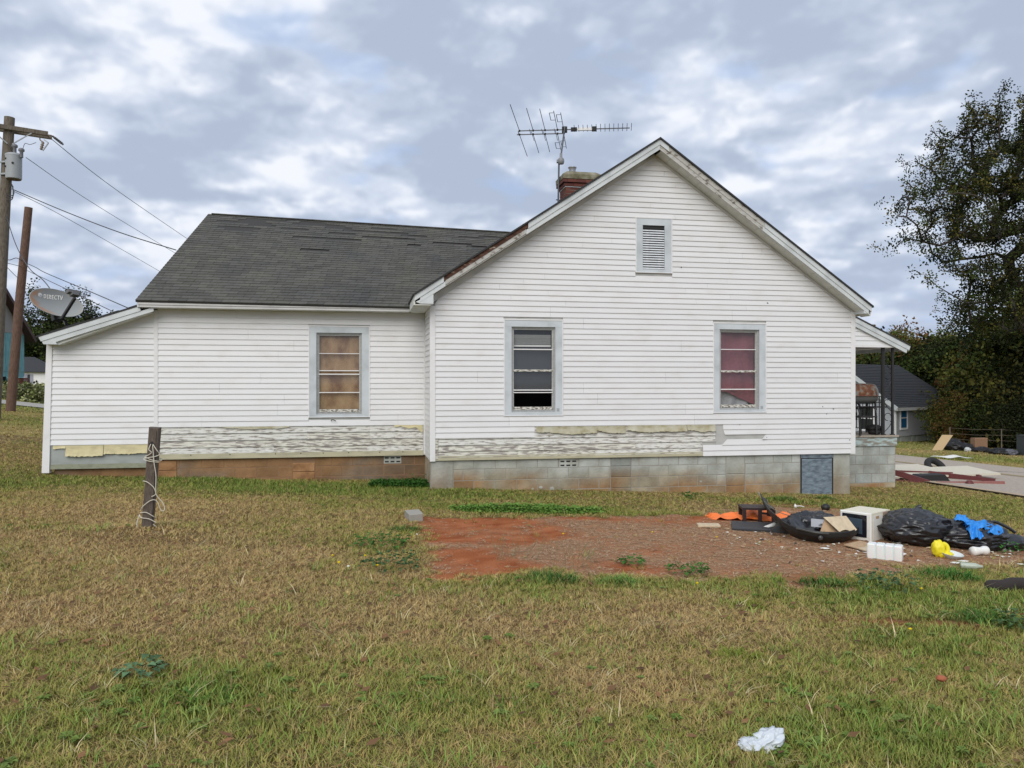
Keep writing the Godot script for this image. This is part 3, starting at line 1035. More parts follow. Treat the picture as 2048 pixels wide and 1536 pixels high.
	for k in 18:
		mb = MB.new()
		var y: float = vi[2] + 0.022 + k * (vi[3] - vi[2] - 0.03) / 18.0
		mb.obox(Transform3D(Basis(Vector3.RIGHT, 0.95), Vector3((vi[0] + vi[1]) / 2, y, 0.010)), Vector3(vi[1] - vi[0] - 0.008, 0.004, 0.034))
		part("slat", mb, M.louvre if k < 17 else M.dark, v)

	# foundation: grey blocks under the gable, clay stained ones under the wing
	var F := Node3D.new()
	F.name = "foundation"
	H.add_child(F, true)
	var tops := [0.235, 0.027, -0.178, -0.385, -0.59, -0.80]
	var skip := [[0.0, 0.41, -1.0, 0.3], [3.42, 3.83, -1.0, 0.3], [5.78, 6.18, -1.0, 0.3], [7.38, 8.105, -1.0, 0.3], [2.414, 2.758, 0.03, 0.3]]
	blocks(F, -0.01, 8.48, tops, -0.03, [[], []], M.mortar, skip, 4)
	vent_block(F, 2.414, 2.758, 0.031, 0.20, -0.028)
	for q in [[0.0, 0.41, [0.235, -0.62], M.pier, -0.02], [3.42, 3.83, [0.235, 0.03, -0.18, -0.385, -0.62], M.pierdark, -0.022], [5.78, 6.18, [0.235, -0.17, -0.40, -0.72], M.pier, -0.022], [8.105, 8.48, [0.235, -0.25, -0.80], M.pier, -0.024]]:
		var ys: Array = q[2]
		for k in ys.size() - 1:
			mb = MB.new()
			mb.cbox(Vector3(q[0] + 0.006, ys[k + 1] + 0.004, -0.22), Vector3(q[1] - 0.006, ys[k] - 0.004, q[4]), 0.008)
			mb.colored = true
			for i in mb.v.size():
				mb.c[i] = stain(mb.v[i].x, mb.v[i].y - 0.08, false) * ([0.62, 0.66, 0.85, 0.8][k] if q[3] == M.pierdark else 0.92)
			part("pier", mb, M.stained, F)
	blocks(F, -5.02, 0.1, [0.2, 0.004, -0.2, -0.405], gz - 0.04, [[]], M.mortarrust, [[-2.557, -2.14, -1.0, 0.08], [-4.98, -4.66, -1.0, 0.17], [-0.82, -0.48, 0.01, 0.3]], 6)
	for q in [[-2.557, -2.14, 0.073, -0.27], [-4.98, -4.66, 0.165, -0.21]]:
		mb = MB.new()
		mb.cbox(Vector3(q[0], q[3] - 0.1, gz - 0.2), Vector3(q[1], (q[2] + q[3]) / 2 - 0.004, gz - 0.03), 0.01)
		part("patch_block", mb, M.blockrust[2], F)
		mb = MB.new()
		mb.cbox(Vector3(q[0], (q[2] + q[3]) / 2, gz - 0.2), Vector3(q[1], q[2], gz - 0.026), 0.01)
		part("patch_block", mb, M.blockrust[2], F)
	vent_block(F, -0.82, -0.48, 0.03, 0.19, gz - 0.036)
	blocks(F, -6.78, -5.02, [0.08, -0.12, -0.33], gz - 0.07, [[]], M.mortarrust, [], 8)
	blocks(F, -6.6, -6.59, [0.08, -0.33], -8.0, [M.blockclay], M.mortarrust, [], 8)
	mb = MB.new()
	mb.box(Vector3(-0.01, -0.8, gz - 0.2), Vector3(0.16, 0.2, -0.22))
	part("return_foundation", mb, M.pier, F)
	mb = MB.new()
	mb.cbox(Vector3(7.41, -0.70, -0.10), Vector3(8.075, 0.098, -0.022), 0.006)
	part("hatch_door", mb, M.hatch, F)
	mb = MB.new()
	mb.cbox(Vector3(7.39, 0.112, -0.10), Vector3(8.10, 0.235, -0.018), 0.006)
	part("hatch_lintel", mb, M.hatch, F)
	mb = MB.new()
	mb.box(Vector3(7.38, -0.8, -0.16), Vector3(8.105, 0.235, -0.030))
	part("hatch_backing", mb, M.dark, F)

	for q in [[2.05, -0.335, 0.05], [2.27, -0.37, 0.075], [1.9, -0.36, 0.04], [4.05, 0.12, 0.05], [4.62, 0.06, 0.035], [5.02, 0.15, 0.05], [5.25, -0.30, 0.04], [3.1, 0.0, 0.05]]:
		var pp := PackedVector2Array()      # a splash of old white paint
		for i in 9:
			var a := TAU * i / 9.0
			pp.append(Vector2(q[0], q[1]) + Vector2(cos(a), sin(a) * 0.7) * q[2] * (0.6 + 0.5 * absf(nf.get_noise_2d(q[0] * 300.0 + i * 40.0, q[1] * 300.0))))
		mb = MB.new()
		mb.prism(pp, -0.032, -0.0255)
		part("paint_splash", mb, M.block[2], F)
	# gable roof, its rakes and eaves
	var R := Node3D.new()
	R.name = "roof"
	H.add_child(R, true)
	mb = MB.new()
	mb.prism(PackedVector2Array([Vector2(-0.36, 3.183), Vector2(4.263, 6.235), Vector2(4.263, 6.20), Vector2(-0.36, 3.149)]), -9.4, 0.378)
	mb.prism(PackedVector2Array([Vector2(4.264, 6.235), Vector2(8.73, 3.149), Vector2(8.73, 3.115), Vector2(4.264, 6.20)]), -9.4, 0.378)
	part("gable_roof", mb, M.roofedge, R)
	# left rake: a trim end, a stretch where the cover is gone, then the long cover
	rake(R, "rake_cover", -0.32, 0.20, 0.035, 0.135, 0.33, 0.352, M.fascia)
	rake(R, "rake_cover", -0.22, 0.23, 0.137, 0.222, 0.33, 0.340, M.fascia)
	rake(R, "rotten_rake_board", 0.202, 1.735, 0.035, 0.115, 0.325, 0.342, M.rotten)
	rake(R, "flaking_rake_board", 0.232, 1.70, 0.117, 0.200, 0.32, 0.333, M.peelbarge)
	rake(R, "rake_cover", 1.737, 4.262, 0.035, 0.135, 0.33, 0.352, M.fascia)
	rake(R, "rake_cover", 1.702, 4.262, 0.137, 0.222, 0.33, 0.340, M.fascia)
	rake(R, "rake_cover", 4.264, 4.44, 0.035, 0.135, 0.33, 0.352, M.fascia)
	rake(R, "flaking_rake_board", 4.442, 6.40, 0.035, 0.135, 0.325, 0.342, M.peelbarge)
	rake(R, "rake_cover", 6.402, 8.70, 0.035, 0.135, 0.33, 0.352, M.fascia)
	rake(R, "flaking_rake_board", 4.264, 6.36, 0.137, 0.222, 0.32, 0.334, M.peelbarge)
	rake(R, "rake_cover", 6.362, 8.64, 0.137, 0.222, 0.33, 0.340, M.fascia)
	# soffit boards across the overhang, one by one
	for k in 44:
		var x0 := -0.1 + k * 0.2
		if x0 < 4.263 and x0 + 0.2 > 4.263:
			continue
		rake(R, "soffit_board", x0, x0 + 0.194, 0.205, 0.219, 0.02, 0.318, M.soffit)
	mb = MB.new()
	mb.prism(PackedVector2Array([Vector2(0.0, 3.06), Vector2(4.262, 5.945), Vector2(4.262, rtop(4.262) - 0.225), Vector2(0.0, rtop(0.0) - 0.225)]), 0.0, 0.024)
	part("frieze", mb, M.frieze, R)
	rake(R, "frieze", 4.264, 8.52, 0.221, 0.277, 0.0, 0.026, M.frieze)
	# boxed eave ends
	mb = MB.new()
	mb.prism(PackedVector2Array([Vector2(-0.21, 3.025), Vector2(0.015, 3.025), Vector2(0.015, 3.215), Vector2(-0.30, 3.055)]), -0.2, 0.336)
	part("eave_return", mb, M.fascia, R)
	mb = MB.new()
	mb.prism(PackedVector2Array([Vector2(8.54, 3.0), Vector2(8.615, 3.0), Vector2(8.65, 2.985), Vector2(8.54, 3.06)]), 0.02, 0.335)
	part("eave_return", mb, M.fascia, R)
	mb = MB.new()
	mb.box(Vector3(-0.335, 3.0, gz + 0.36), Vector3(-0.305, 3.155, 0.325))
	mb.box(Vector3(-0.305, 3.0, gz + 0.02), Vector3(-0.024, 3.015, 0.325))
	part("eave_box", mb, M.soffit, R)
	mb = MB.new()
	mb.box(Vector3(8.68, 2.98, -9.0), Vector3(8.70, 3.115, 0.33))
	mb.box(Vector3(8.563, 2.98, -9.0), Vector3(8.68, 2.995, 0.018))
	part("eave_box", mb, M.soffit, R)

	wing_roof(R, gz)
	lean_to_roof(R, gz)
	chimney()
	porch()


func wing_roof(R: Node3D, gz: float) -> void:
	# a four-cornered face, hardly sagging: eave A..B, ridge D..C
	var A := Vector3(-5.27, 3.118, gz + 0.39)
	var B := Vector3(1.2, 3.075, gz + 0.39)
	var D := Vector3(-4.82, 5.607, -5.1)
	var C := Vector3(3.4, 5.402, -5.1)
	var nrm := (B - A).cross(D - A).normalized()
	var mb := MB.new()
	var dn := -nrm * 0.03
	mb.quad(A + dn * 0.2, B + dn * 0.2, C + dn * 0.2, D + dn * 0.2)
	mb.quad(A + dn * 1.2, B + dn * 1.2, B, A)
	mb.quad(D + dn, A + dn, A, D)
	mb.quad(D, C, Vector3(3.4, 3.0, -9.3), Vector3(-5.27, 3.05, -9.3))
	mb.quad(D + dn, Vector3(-5.27, 3.0, -9.3), Vector3(-5.2, 3.0, -5.1), A + dn)
	part("roof_deck", mb, M.roofdeck, R)
	var rows := 38
	var r := RandomNumberGenerator.new()
	r.seed = 12
	var rest := [MB.new(), MB.new(), MB.new(), MB.new()]
	var made := 0
	var gone := {}
	for q in [[36, -4.1, 1.0], [35, -4.25, 0.7], [36, -2.6, 0.6], [35, -2.9, 1.2], [34, -4.6, 1.1], [33, -4.0, 0.9], [35, -1.0, 0.5], [34, -2.2, 0.8], [33, -1.6, 1.3], [32, -3.1, 0.6], [32, -0.4, 0.6], [31, -2.0, 0.7], [31, -4.5, 0.9], [30, -4.2, 0.5], [30, -1.2, 1.1], [28, -2.7, 1.3], [29, 0.4, 0.9], [28, 1.0, 1.4], [22, -2.5, 0.55], [33, 0.9, 0.8], [34, 1.6, 0.5], [27, -0.3, 0.4]]:
		gone[q[0]] = gone.get(q[0], []) + [[q[1], q[1] + q[2]]]
	for k in rows:
		var s0 := k / float(rows)
		var s1 := (k + 1) / float(rows)
		var lo0 := A.lerp(D, s0)
		var lo1 := B.lerp(C, s0)
		var hi0 := A.lerp(D, s1)
		var hi1 := B.lerp(C, s1)
		var wid := lo0.distance_to(lo1)
		var x := -r.randf() * 0.05 - (0.15 if k % 2 else 0.0)
		while x < wid:
			var u0 := maxf(x, 0.0) / wid
			var u1 := minf(x + 0.299, wid) / wid
			x += 0.305
			if u1 - u0 < 0.003:
				continue
			var mid := lo0.lerp(lo1, (u0 + u1) / 2)
			var limit := (minf(mid.y, 6.0) - 3.42) / 0.66      # where the gable roof covers it
			if mid.x > limit + 0.7:
				continue
			var lost := false
			for g in gone.get(k, []):
				lost = lost or (mid.x > g[0] and mid.x < g[1])
			if lost:
				continue
			var lift := 0.012 + r.randf_range(-0.001, 0.0025)
			var a := lo0.lerp(lo1, u0) + nrm * lift
			var b := lo0.lerp(lo1, u1) + nrm * lift
			var c := hi0.lerp(hi1, u1) + nrm * 0.004
			var d := hi0.lerp(hi1, u0) + nrm * 0.004
			var mi := r.randi() % 4
			var part_of_rest: bool = made >= 300
			var t: MB = rest[mi] if part_of_rest else MB.new()
			t.quad(a, b, c, d)
			t.quad(a - nrm * 0.011, b - nrm * 0.011, b, a)
			t.tri(a - nrm * 0.011, a, d)
			t.tri(b, b - nrm * 0.011, c)
			if not part_of_rest:
				part("shingle", t, M.shingle[mi], R)
				made += 1
	for i in 4:
		part("shingles", rest[i], M.shingle[i], R).set_meta("kind", "stuff")
	mb = MB.new()      # under-layer that shows where tabs blew off
	mb.quad(A + nrm * 0.002, B + nrm * 0.002, C + nrm * 0.002, D + nrm * 0.002)
	part("felt", mb, M.roofdeck, R)
	mb = MB.new()
	mb.bar(D.lerp(C, 0.01) + Vector3(0, 0.0, 0), C + Vector3(0, 0.0, 0), 0.16, 0.024)
	part("ridge_cap", mb, M.shingle[1], R)
	# eave
	mb = MB.new()
	mb.box(Vector3(-5.24, 3.045, gz + 0.33), Vector3(-0.331, 3.098, gz + 0.365))
	part("fascia", mb, M.frieze, R)
	mb = MB.new()
	mb.box(Vector3(-5.22, 3.0, gz + 0.315), Vector3(-0.331, 3.043, gz + 0.352))
	part("fascia", mb, M.frieze, R)
	mb = MB.new()
	mb.box(Vector3(-5.22, 3.0, gz + 0.03), Vector3(-0.331, 3.012, gz + 0.314))
	part("eave_soffit", mb, M.soffit, R)
	mb = MB.new()
	mb.prism(PackedVector2Array([Vector2(gz + 0.0, 2.985), Vector2(gz + 0.36, 3.0), Vector2(gz + 0.36, 3.09), Vector2(gz + 0.0, 3.25)]), -5.25, -5.22, Transform3D(Basis(Vector3(0, 0, 1), Vector3(0, 1, 0), Vector3(-1, 0, 0)), Vector3(-10.47, 0, 0)))
	part("eave_end", mb, M.fascia, R)


func lean_to_roof(R: Node3D, gz: float) -> void:
	var sl := 0.345
	var f := func(x): return 2.464 + sl * (x + 6.919)
	var z1 := gz + 0.33
	var mb := MB.new()
	mb.prism(PackedVector2Array([Vector2(-6.94, f.call(-6.94)), Vector2(-5.0, f.call(-5.0)), Vector2(-5.0, f.call(-5.0) - 0.03), Vector2(-6.94, f.call(-6.94) - 0.03)]), -7.6, z1)
	part("lean_to_roof", mb, M.roofedge, R)
	mb = MB.new()
	mb.prism(PackedVector2Array([Vector2(-6.90, f.call(-6.90) - 0.032), Vector2(-5.22, f.call(-5.22) - 0.032), Vector2(-5.20, f.call(-5.20) - 0.125), Vector2(-6.86, f.call(-6.86) - 0.125)]), z1 - 0.05, z1 - 0.01)
	part("rake_cover", mb, M.fascia, R)
	mb = MB.new()
	mb.prism(PackedVector2Array([Vector2(-6.85, f.call(-6.85) - 0.127), Vector2(-4.985, f.call(-4.985) - 0.127), Vector2(-4.985, f.call(-4.985) - 0.20), Vector2(-6.62, f.call(-6.62) - 0.215), Vector2(-6.60, 2.31), Vector2(-6.82, 2.31)]), z1 - 0.06, z1 - 0.022)
	part("rake_cover", mb, M.fascia, R)
	mb = MB.new()
	mb.prism(PackedVector2Array([Vector2(-6.85, 2.315), Vector2(-5.05, f.call(-5.05) - 0.18), Vector2(-5.05, f.call(-5.05) - 0.195), Vector2(-6.6, 2.30)]), gz, z1 - 0.062)
	part("rake_soffit", mb, M.soffit, R)
	# lifted shingle edges along the rake
	for q in [[-5.9, 0.35], [-6.5, 0.3], [-5.45, 0.3]]:
		mb = MB.new()
		mb.prism(PackedVector2Array([Vector2(q[0], f.call(q[0])), Vector2(q[0] + q[1], f.call(q[0] + q[1])), Vector2(q[0] + q[1] * 0.9, f.call(q[0] + q[1] * 0.9) + 0.012), Vector2(q[0] + 0.04, f.call(q[0]) + 0.022)]), -2.6, z1 - 0.01)
		part("lifted_shingle", mb, M.roofedge, R)


func chimney() -> void:
	var C := Node3D.new()
	C.name = "chimney"
	H.add_child(C, true)
	var x0 := 3.18
	var x1 := 3.94
	var z1 := -2.5
	var z0 := -3.02
	var mb := MB.new()
	mb.box(Vector3(x0 + 0.006, 4.4, z0 + 0.006), Vector3(x1 - 0.006, 6.14, z1 - 0.006))
	part("mortar_core", mb, M.mortar, C)
	var r := RandomNumberGenerator.new()
	r.seed = 3
	for k in 14:
		var y := 5.06 + k * 0.0775
		var g := 0.0 if k < 12 else 0.035 * (k - 11)
		var off := 0.1 if k % 2 else 0.0
		if k == 11:      # a pale band of mortar smeared round the course
			mb = MB.new()
			mb.box(Vector3(x0 - 0.012, y + 0.056, z1 - 0.2), Vector3(x1 + 0.012, y + 0.076, z1 + 0.012))
			mb.box(Vector3(x0 - 0.012, y + 0.056, z0), Vector3(x0 + 0.1, y + 0.076, z1 - 0.2))
			part("mortar_band", mb, M.trimwhite, C)
		var x := x0 - g - off
		while x < x1 + g:
			var a := maxf(x, x0 - g)
			var b := minf(x + 0.2, x1 + g)
			x += 0.205
			if b - a < 0.03:
				continue
			mb = MB.new()
			mb.box(Vector3(a, y, z1 - 0.08), Vector3(b, y + 0.066, z1 + g + r.randf_range(-0.003, 0.003)))
			part("brick", mb, M.brick[r.randi() % 3], C)
		var z := z0 - g - off
		while z < z1 - 0.09:
			var a := maxf(z, z0 - g)
			var b := minf(z + 0.2, z1 - 0.085)
			z += 0.205
			if b - a < 0.03:
				continue
			mb = MB.new()
			mb.box(Vector3(x0 - g + r.randf_range(-0.003, 0.003), y, a), Vector3(x0 + 0.08, y + 0.066, b))
			part("brick", mb, M.brick[r.randi() % 3], C)
	mb = MB.new()
	var lo := 6.145
	var g2 := [[-0.075, lo], [-0.08, lo + 0.10], [0.05, lo + 0.19]]
	for i in 2:
		var a: Array = g2[i]
		var b: Array = g2[i + 1]
		var p := func(q, sx, sz): return Vector3(x0 + q[0] if sx < 0 else x1 - q[0], q[1], z0 + q[0] if sz < 0 else z1 - q[0])
		mb.quad(p.call(a, -1, 1), p.call(a, 1, 1), p.call(b, 1, 1), p.call(b, -1, 1))
		mb.quad(p.call(a, -1, -1), p.call(a, -1, 1), p.call(b, -1, 1), p.call(b, -1, -1))
		mb.quad(p.call(a, 1, 1), p.call(a, 1, -1), p.call(b, 1, -1), p.call(b, 1, 1))
		mb.quad(p.call(a, 1, -1), p.call(a, -1, -1), p.call(b, -1, -1), p.call(b, 1, -1))
	mb.quad(Vector3(x0 + 0.05, lo + 0.19, z1 - 0.05), Vector3(x1 - 0.05, lo + 0.19, z1 - 0.05), Vector3(x1 - 0.05, lo + 0.19, z0 + 0.05), Vector3(x0 + 0.05, lo + 0.19, z0 + 0.05))
	mb.quad(Vector3(x0 - 0.075, lo, z0 - 0.075), Vector3(x1 + 0.075, lo, z0 - 0.075), Vector3(x1 + 0.075, lo, z1 + 0.075), Vector3(x0 - 0.075, lo, z1 + 0.075))
	part("crown", mb, M.crown, C)
	mb = MB.new()
	var t := Transform3D(Basis(), Vector3(3.40, lo + 0.18, -2.75))
	mb.lathe([Vector2(0.075, 0), Vector2(0.075, 0.10), Vector2(0.098, 0.145), Vector2(0.098, 0.155), Vector2(0.07, 0.155), Vector2(0.066, 0.05)], 18, t)
	part("flue_pipe", mb, M.steel, C)


func porch() -> void:
	var P := Node3D.new()
	P.name = "porch"
	H.add_child(P, true)
	var zf := -1.4
	var zb := -6.4
	var x0 := 8.56
	var x1 := 10.58
	var fl := 0.45
	# block base
	blocks(P, x0, x1 - 0.02, [0.20, 0.0, -0.205, -0.41, -0.615, -0.82, -1.0], zf - 0.01, [M.block, M.block, M.block, M.block, M.blockclay], M.mortar, [], 14)
	var mb := MB.new()
	mb.box(Vector3(x1 - 0.2, -1.1, zb), Vector3(x1 - 0.02, 0.2, zf - 0.2))
	part("base_wall", mb, M.block[0], P)
	mb = MB.new()
	mb.cbox(Vector3(x0, 0.205, zf - 0.05), Vector3(x1 + 0.005, 0.405, zf + 0.02), 0.006)
	part("rim_joist", mb, M.porchbeam, P)
	mb = MB.new()
	mb.box(Vector3(x1 - 0.04, 0.205, zb), Vector3(x1 + 0.004, 0.405, zf - 0.051))
	part("rim_joist", mb, M.porchbeam, P)
	for k in 16:
		mb = MB.new()
		var a := x0 + k * (x1 + 0.03 - x0) / 16.0
		mb.box(Vector3(a + 0.002, 0.412, zb), Vector3(a + (x1 + 0.03 - x0) / 16.0 - 0.002, fl, zf + 0.05))
		part("floor_board", mb, M.floorboard, P)
	# roof
	var f := func(x): return 3.09 - 0.455 * (x - 9.53)
	mb = MB.new()
	mb.prism(PackedVector2Array([Vector2(7.5, f.call(7.5)), Vector2(10.87, f.call(10.87)), Vector2(10.87, f.call(10.87) - 0.03), Vector2(7.5, f.call(7.5) - 0.03)]), zb - 0.3, zf + 0.10)
	part("porch_roof", mb, M.roofedge, P)
	mb = MB.new()
	mb.prism(PackedVector2Array([Vector2(8.72, f.call(8.72) - 0.031), Vector2(10.87, f.call(10.87) - 0.031), Vector2(10.84, f.call(10.84) - 0.135), Vector2(8.72, f.call(8.72) - 0.135)]), zf + 0.03, zf + 0.085)
	part("porch_rake_cover", mb, M.fascia, P)
	mb = MB.new()
	mb.prism(PackedVector2Array([Vector2(8.72, f.call(8.72) - 0.137), Vector2(10.80, f.call(10.80) - 0.137), Vector2(10.78, f.call(10.78) - 0.225), Vector2(8.72, f.call(8.72) - 0.225)]), zf + 0.025, zf + 0.072)
	part("porch_rake_cover", mb, M.fascia, P)
	mb = MB.new()
	mb.box(Vector3(10.845, f.call(10.87) - 0.13, zb - 0.3), Vector3(10.87, f.call(10.87) - 0.031, zf + 0.029))
	part("porch_fascia", mb, M.fascia, P)
	var W := Transform3D(Basis(), Vector3(0, 0, zf))
	for k in 8:
		var y0 := 2.468 + 0.1016 * k
		var r0 := minf(10.57, 9.53 - (y0 + 0.225 - 3.09) / 0.455)
		var r1 := minf(10.57, 9.53 - (y0 + 0.1016 + 0.225 - 3.09) / 0.455)
		if r0 < 8.7:
			break
		siding_row(P, W, k + 70, y0, y0 + 0.1016, 8.56, r0, 8.56, maxf(r1, 8.56), [], false)
	mb = MB.new()
	mb.box(Vector3(8.56, 2.42, zf - 0.08), Vector3(10.60, 2.467, zf + 0.03))
	mb.box(Vector3(10.57, 2.42, zf - 0.08), Vector3(10.62, 2.56, zf + 0.032))
	part("porch_beam", mb, M.trimwhite, P)
	mb = MB.new()
	mb.box(Vector3(10.40, 2.42, zb), Vector3(10.60, 2.56, zf - 0.081))
	part("porch_beam", mb, M.trimwhite, P)
	mb = MB.new()
	mb.box(Vector3(8.56, 2.47, zb), Vector3(10.39, 2.482, zf - 0.081))
	part("porch_ceiling", mb, M.floorboard, P)
	# wrought-iron corner post: two uprights with scrolls between
	for zz in [zf - 0.07, zb + 0.1]:
		iron_post(P, 10.30, 10.53, zz, fl, 2.42)
	# far and front railings
	var rail := func(a: Vector3, b: Vector3):
		var n := int(a.distance_to(b) / 0.12)
		var m2 := MB.new()
		m2.bar(a + Vector3(0, 0.86, 0), b + Vector3(0, 0.86, 0), 0.035, 0.02)
		m2.bar(a + Vector3(0, 0.09, 0), b + Vector3(0, 0.09, 0), 0.025, 0.02)
		m2.bar(a + Vector3(0, 0.72, 0), b + Vector3(0, 0.72, 0), 0.02, 0.015)
		part("rail", m2, M.iron, P)
		for i in n + 1:
			m2 = MB.new()
			var q := a.lerp(b, i / float(n))
			m2.bar(q + Vector3(0, 0.09, 0), q + Vector3(0, 0.86, 0), 0.015, 0.015, Vector3.BACK)
			if i % 2 == 0:
				for s in 3:
					m2.obox(Transform3D(Basis(), q + Vector3(0, 0.3 + 0.13 * s, 0)), Vector3(0.03, 0.05, 0.03))
			part("baluster", m2, M.iron, P)
	rail.call(Vector3(8.6, fl, zb + 0.1), Vector3(10.3, fl, zb + 0.1))
	rail.call(Vector3(10.53, fl, zf - 0.4), Vector3(10.53, fl, zb + 0.35))


func iron_post(P: Node3D, xa: float, xb: float, z: float, y0: float, y1: float) -> void:
	var mb := MB.new()
	for x in [xa, xb]:
		mb.box(Vector3(x - 0.022, y0, z - 0.022), Vector3(x + 0.022, y1, z + 0.022))
		mb.box(Vector3(x - 0.04, y0, z - 0.04), Vector3(x + 0.04, y0 + 0.02, z + 0.04))
	mb.box(Vector3(xa - 0.05, y0, z - 0.018), Vector3(xa - 0.03, y1, z + 0.018))
	part("porch_post", mb, M.iron, P)
	for k in 4:
		mb = MB.new()
		var c := (xa + xb) / 2
		var h := (y1 - y0 - 0.1) / 4.0
		var b := y0 + 0.06 + k * h
		var s := 1.0 if k % 2 else -1.0
		var pts := []
		for i in 9:
			var u := i / 8.0
			pts.append(Vector3(c + s * (0.10 - 0.19 * sin(u * PI * 0.5)) * (1.0 if u < 0.9 else 0.6), b + h * 0.55 * u, z))
		mb.tube(pts, [0.009], 5)
		pts = []
		for i in 15:
			var a := PI * 1.6 * i / 14.0 - 0.3
			pts.append(Vector3(c + 0.085 * cos(a), b + h * 0.74 + 0.085 * sin(a), z))
		mb.tube(pts, [0.009], 5)
		part("scroll", mb, M.iron, P)


# ---------------------------------------------------------------- ground, road, grass
const CLAY := [[-1.41, 10.66], [-1.15, 9.4], [-0.96, 8.26], [-0.74, 6.88], [-0.29, 6.95], [0.17, 7.44], [0.65, 7.29], [1.08, 7.36], [1.78, 7.3], [2.3, 7.44], [2.81, 7.01], [3.66, 7.75], [4.42, 8.23], [5.78, 8.58], [7.2, 9.3], [7.1, 10.6], [6.8, 11.18], [5.9, 11.69], [5.38, 13.2], [4.17, 12.95], [2.88, 11.77], [1.29, 11.24], [-0.17, 10.76]]
const GREEN := [[-3.2, 13.5, 3.6, 1.1, 1.7], [-8.6, 13.0, 2.2, 1.6, 0.7], [-6.0, 14.4, 1.2, 0.7, 0.9], [0.2, 11.7, 2.6, 0.6, 0.9], [4.6, 13.9, 1.6, 0.5, 0.7], [7.0, 13.0, 2.0, 1.6, 0.55], [9.5, 14.5, 2.6, 2.2, 0.6], [-1.55, 8.2, 0.5, 1.5, 0.6], [-0.1, 6.6, 1.0, 0.35, 0.6], [1.2, 7.0, 1.3, 0.4, 0.7], [3.4, 6.9, 1.4, 0.7, 0.75], [4.6, 6.4, 1.6, 1.2, 0.7], [1.9, 3.9, 0.8, 0.7, 0.8], [-1.7, 4.1, 0.45, 0.45, 0.9], [-0.2, 4.0, 1.6, 0.9, 0.35], [-1.9, 3.5, 1.0, 0.6, 0.3], [2.4, 4.8, 0.9, 0.8, 0.5], [-3.2, 9.9, 0.9, 0.8, 0.3], [-4.6, 6.2, 0.8, 0.8, 0.3], [3.0, 5.4, 0.7, 0.6, 0.5]]
const BROWN := [[-4.5, 9.8, 2.6, 0.8, 0.45], [-3.0, 6.6, 1.8, 0.7, 0.35], [-2.5, 7.6, 2.2, 0.9, 0.5], [-4.4, 8.4, 1.4, 0.6, 0.5], [1.5, 5.8, 1.3, 0.7, 0.6], [-0.6, 5.2, 1.0, 0.7, 0.4], [-3.5, 5.4, 1.3, 0.7, 0.35], [0.9, 4.6, 0.7, 0.5, 0.35], [2.4, 3.6, 0.35, 0.25, 0.7], [-2.2, 6.1, 1.5, 0.7, 0.3], [-5.5, 11, 2.0, 1.2, 0.3]]
var clay_poly := PackedVector2Array()


func bumps(list: Array, x: float, d: float) -> float:
	var s := 0.0
	for q in list:
		var a: float = (x - q[0]) / q[2]
		var b: float = (d - q[1]) / q[3]
		var r := a * a + b * b
		if r < 4.0:
			s += q[4] * exp(-r * 1.2)
	return s


func greenness(x: float, d: float) -> float:
	return 0.42 * nz.get_noise_2d(x * 30.0, d * 30.0) + 0.45 * nz.get_noise_2d(x * 110.0 + 300.0, d * 110.0) + bumps(GREEN, x, d) - bumps(BROWN, x, d)


func clay_edge(x: float, d: float) -> float:      # above 0 inside the bare patch
	if x < -2.2 or x > 8.0 or d < 6.3 or d > 13.8:
		return -1.0
	var p := Vector2(x, d)
	var best := 1e9
	for i in clay_poly.size():
		var q := Geometry2D.get_closest_point_to_segment(p, clay_poly[i], clay_poly[(i + 1) % clay_poly.size()])
		best = minf(best, p.distance_to(q))
	if not Geometry2D.is_point_in_polygon(p, clay_poly):
		best = -best
	var w := 0.5 if x > 0.0 else 0.32
	return best + w * nz.get_noise_2d(x * 160.0, d * 160.0) + 0.25 * w * nf.get_noise_2d(x * 300.0, d * 300.0)


func redness(x: float, d: float) -> float:      # how much of the bare patch is raw red clay rather than litter
	var r := smoothstep(0.55, 0.0, x - 0.15 - 0.35 * sin(d * 2.1))
	r += bumps([[1.27, 7.65, 0.5, 0.3, 1.0], [1.3, 11.0, 1.6, 0.28, 1.0], [3.1, 11.5, 1.2, 0.35, 0.9], [3.4, 7.4, 1.1, 0.35, 0.6], [4.3, 10.9, 0.5, 0.8, 0.7], [6.1, 10.9, 0.8, 0.4, 0.5], [1.55, 8.6, 0.3, 0.2, 0.8]], x, d)
	r -= bumps([[-0.6, 8.55, 0.75, 0.22, 1.0], [0.1, 8.3, 0.3, 0.5, 0.3]], x, d)
	return clampf(r + 0.55 * nz.get_noise_2d(x * 90.0 + 50.0, d * 60.0), 0.0, 1.0)


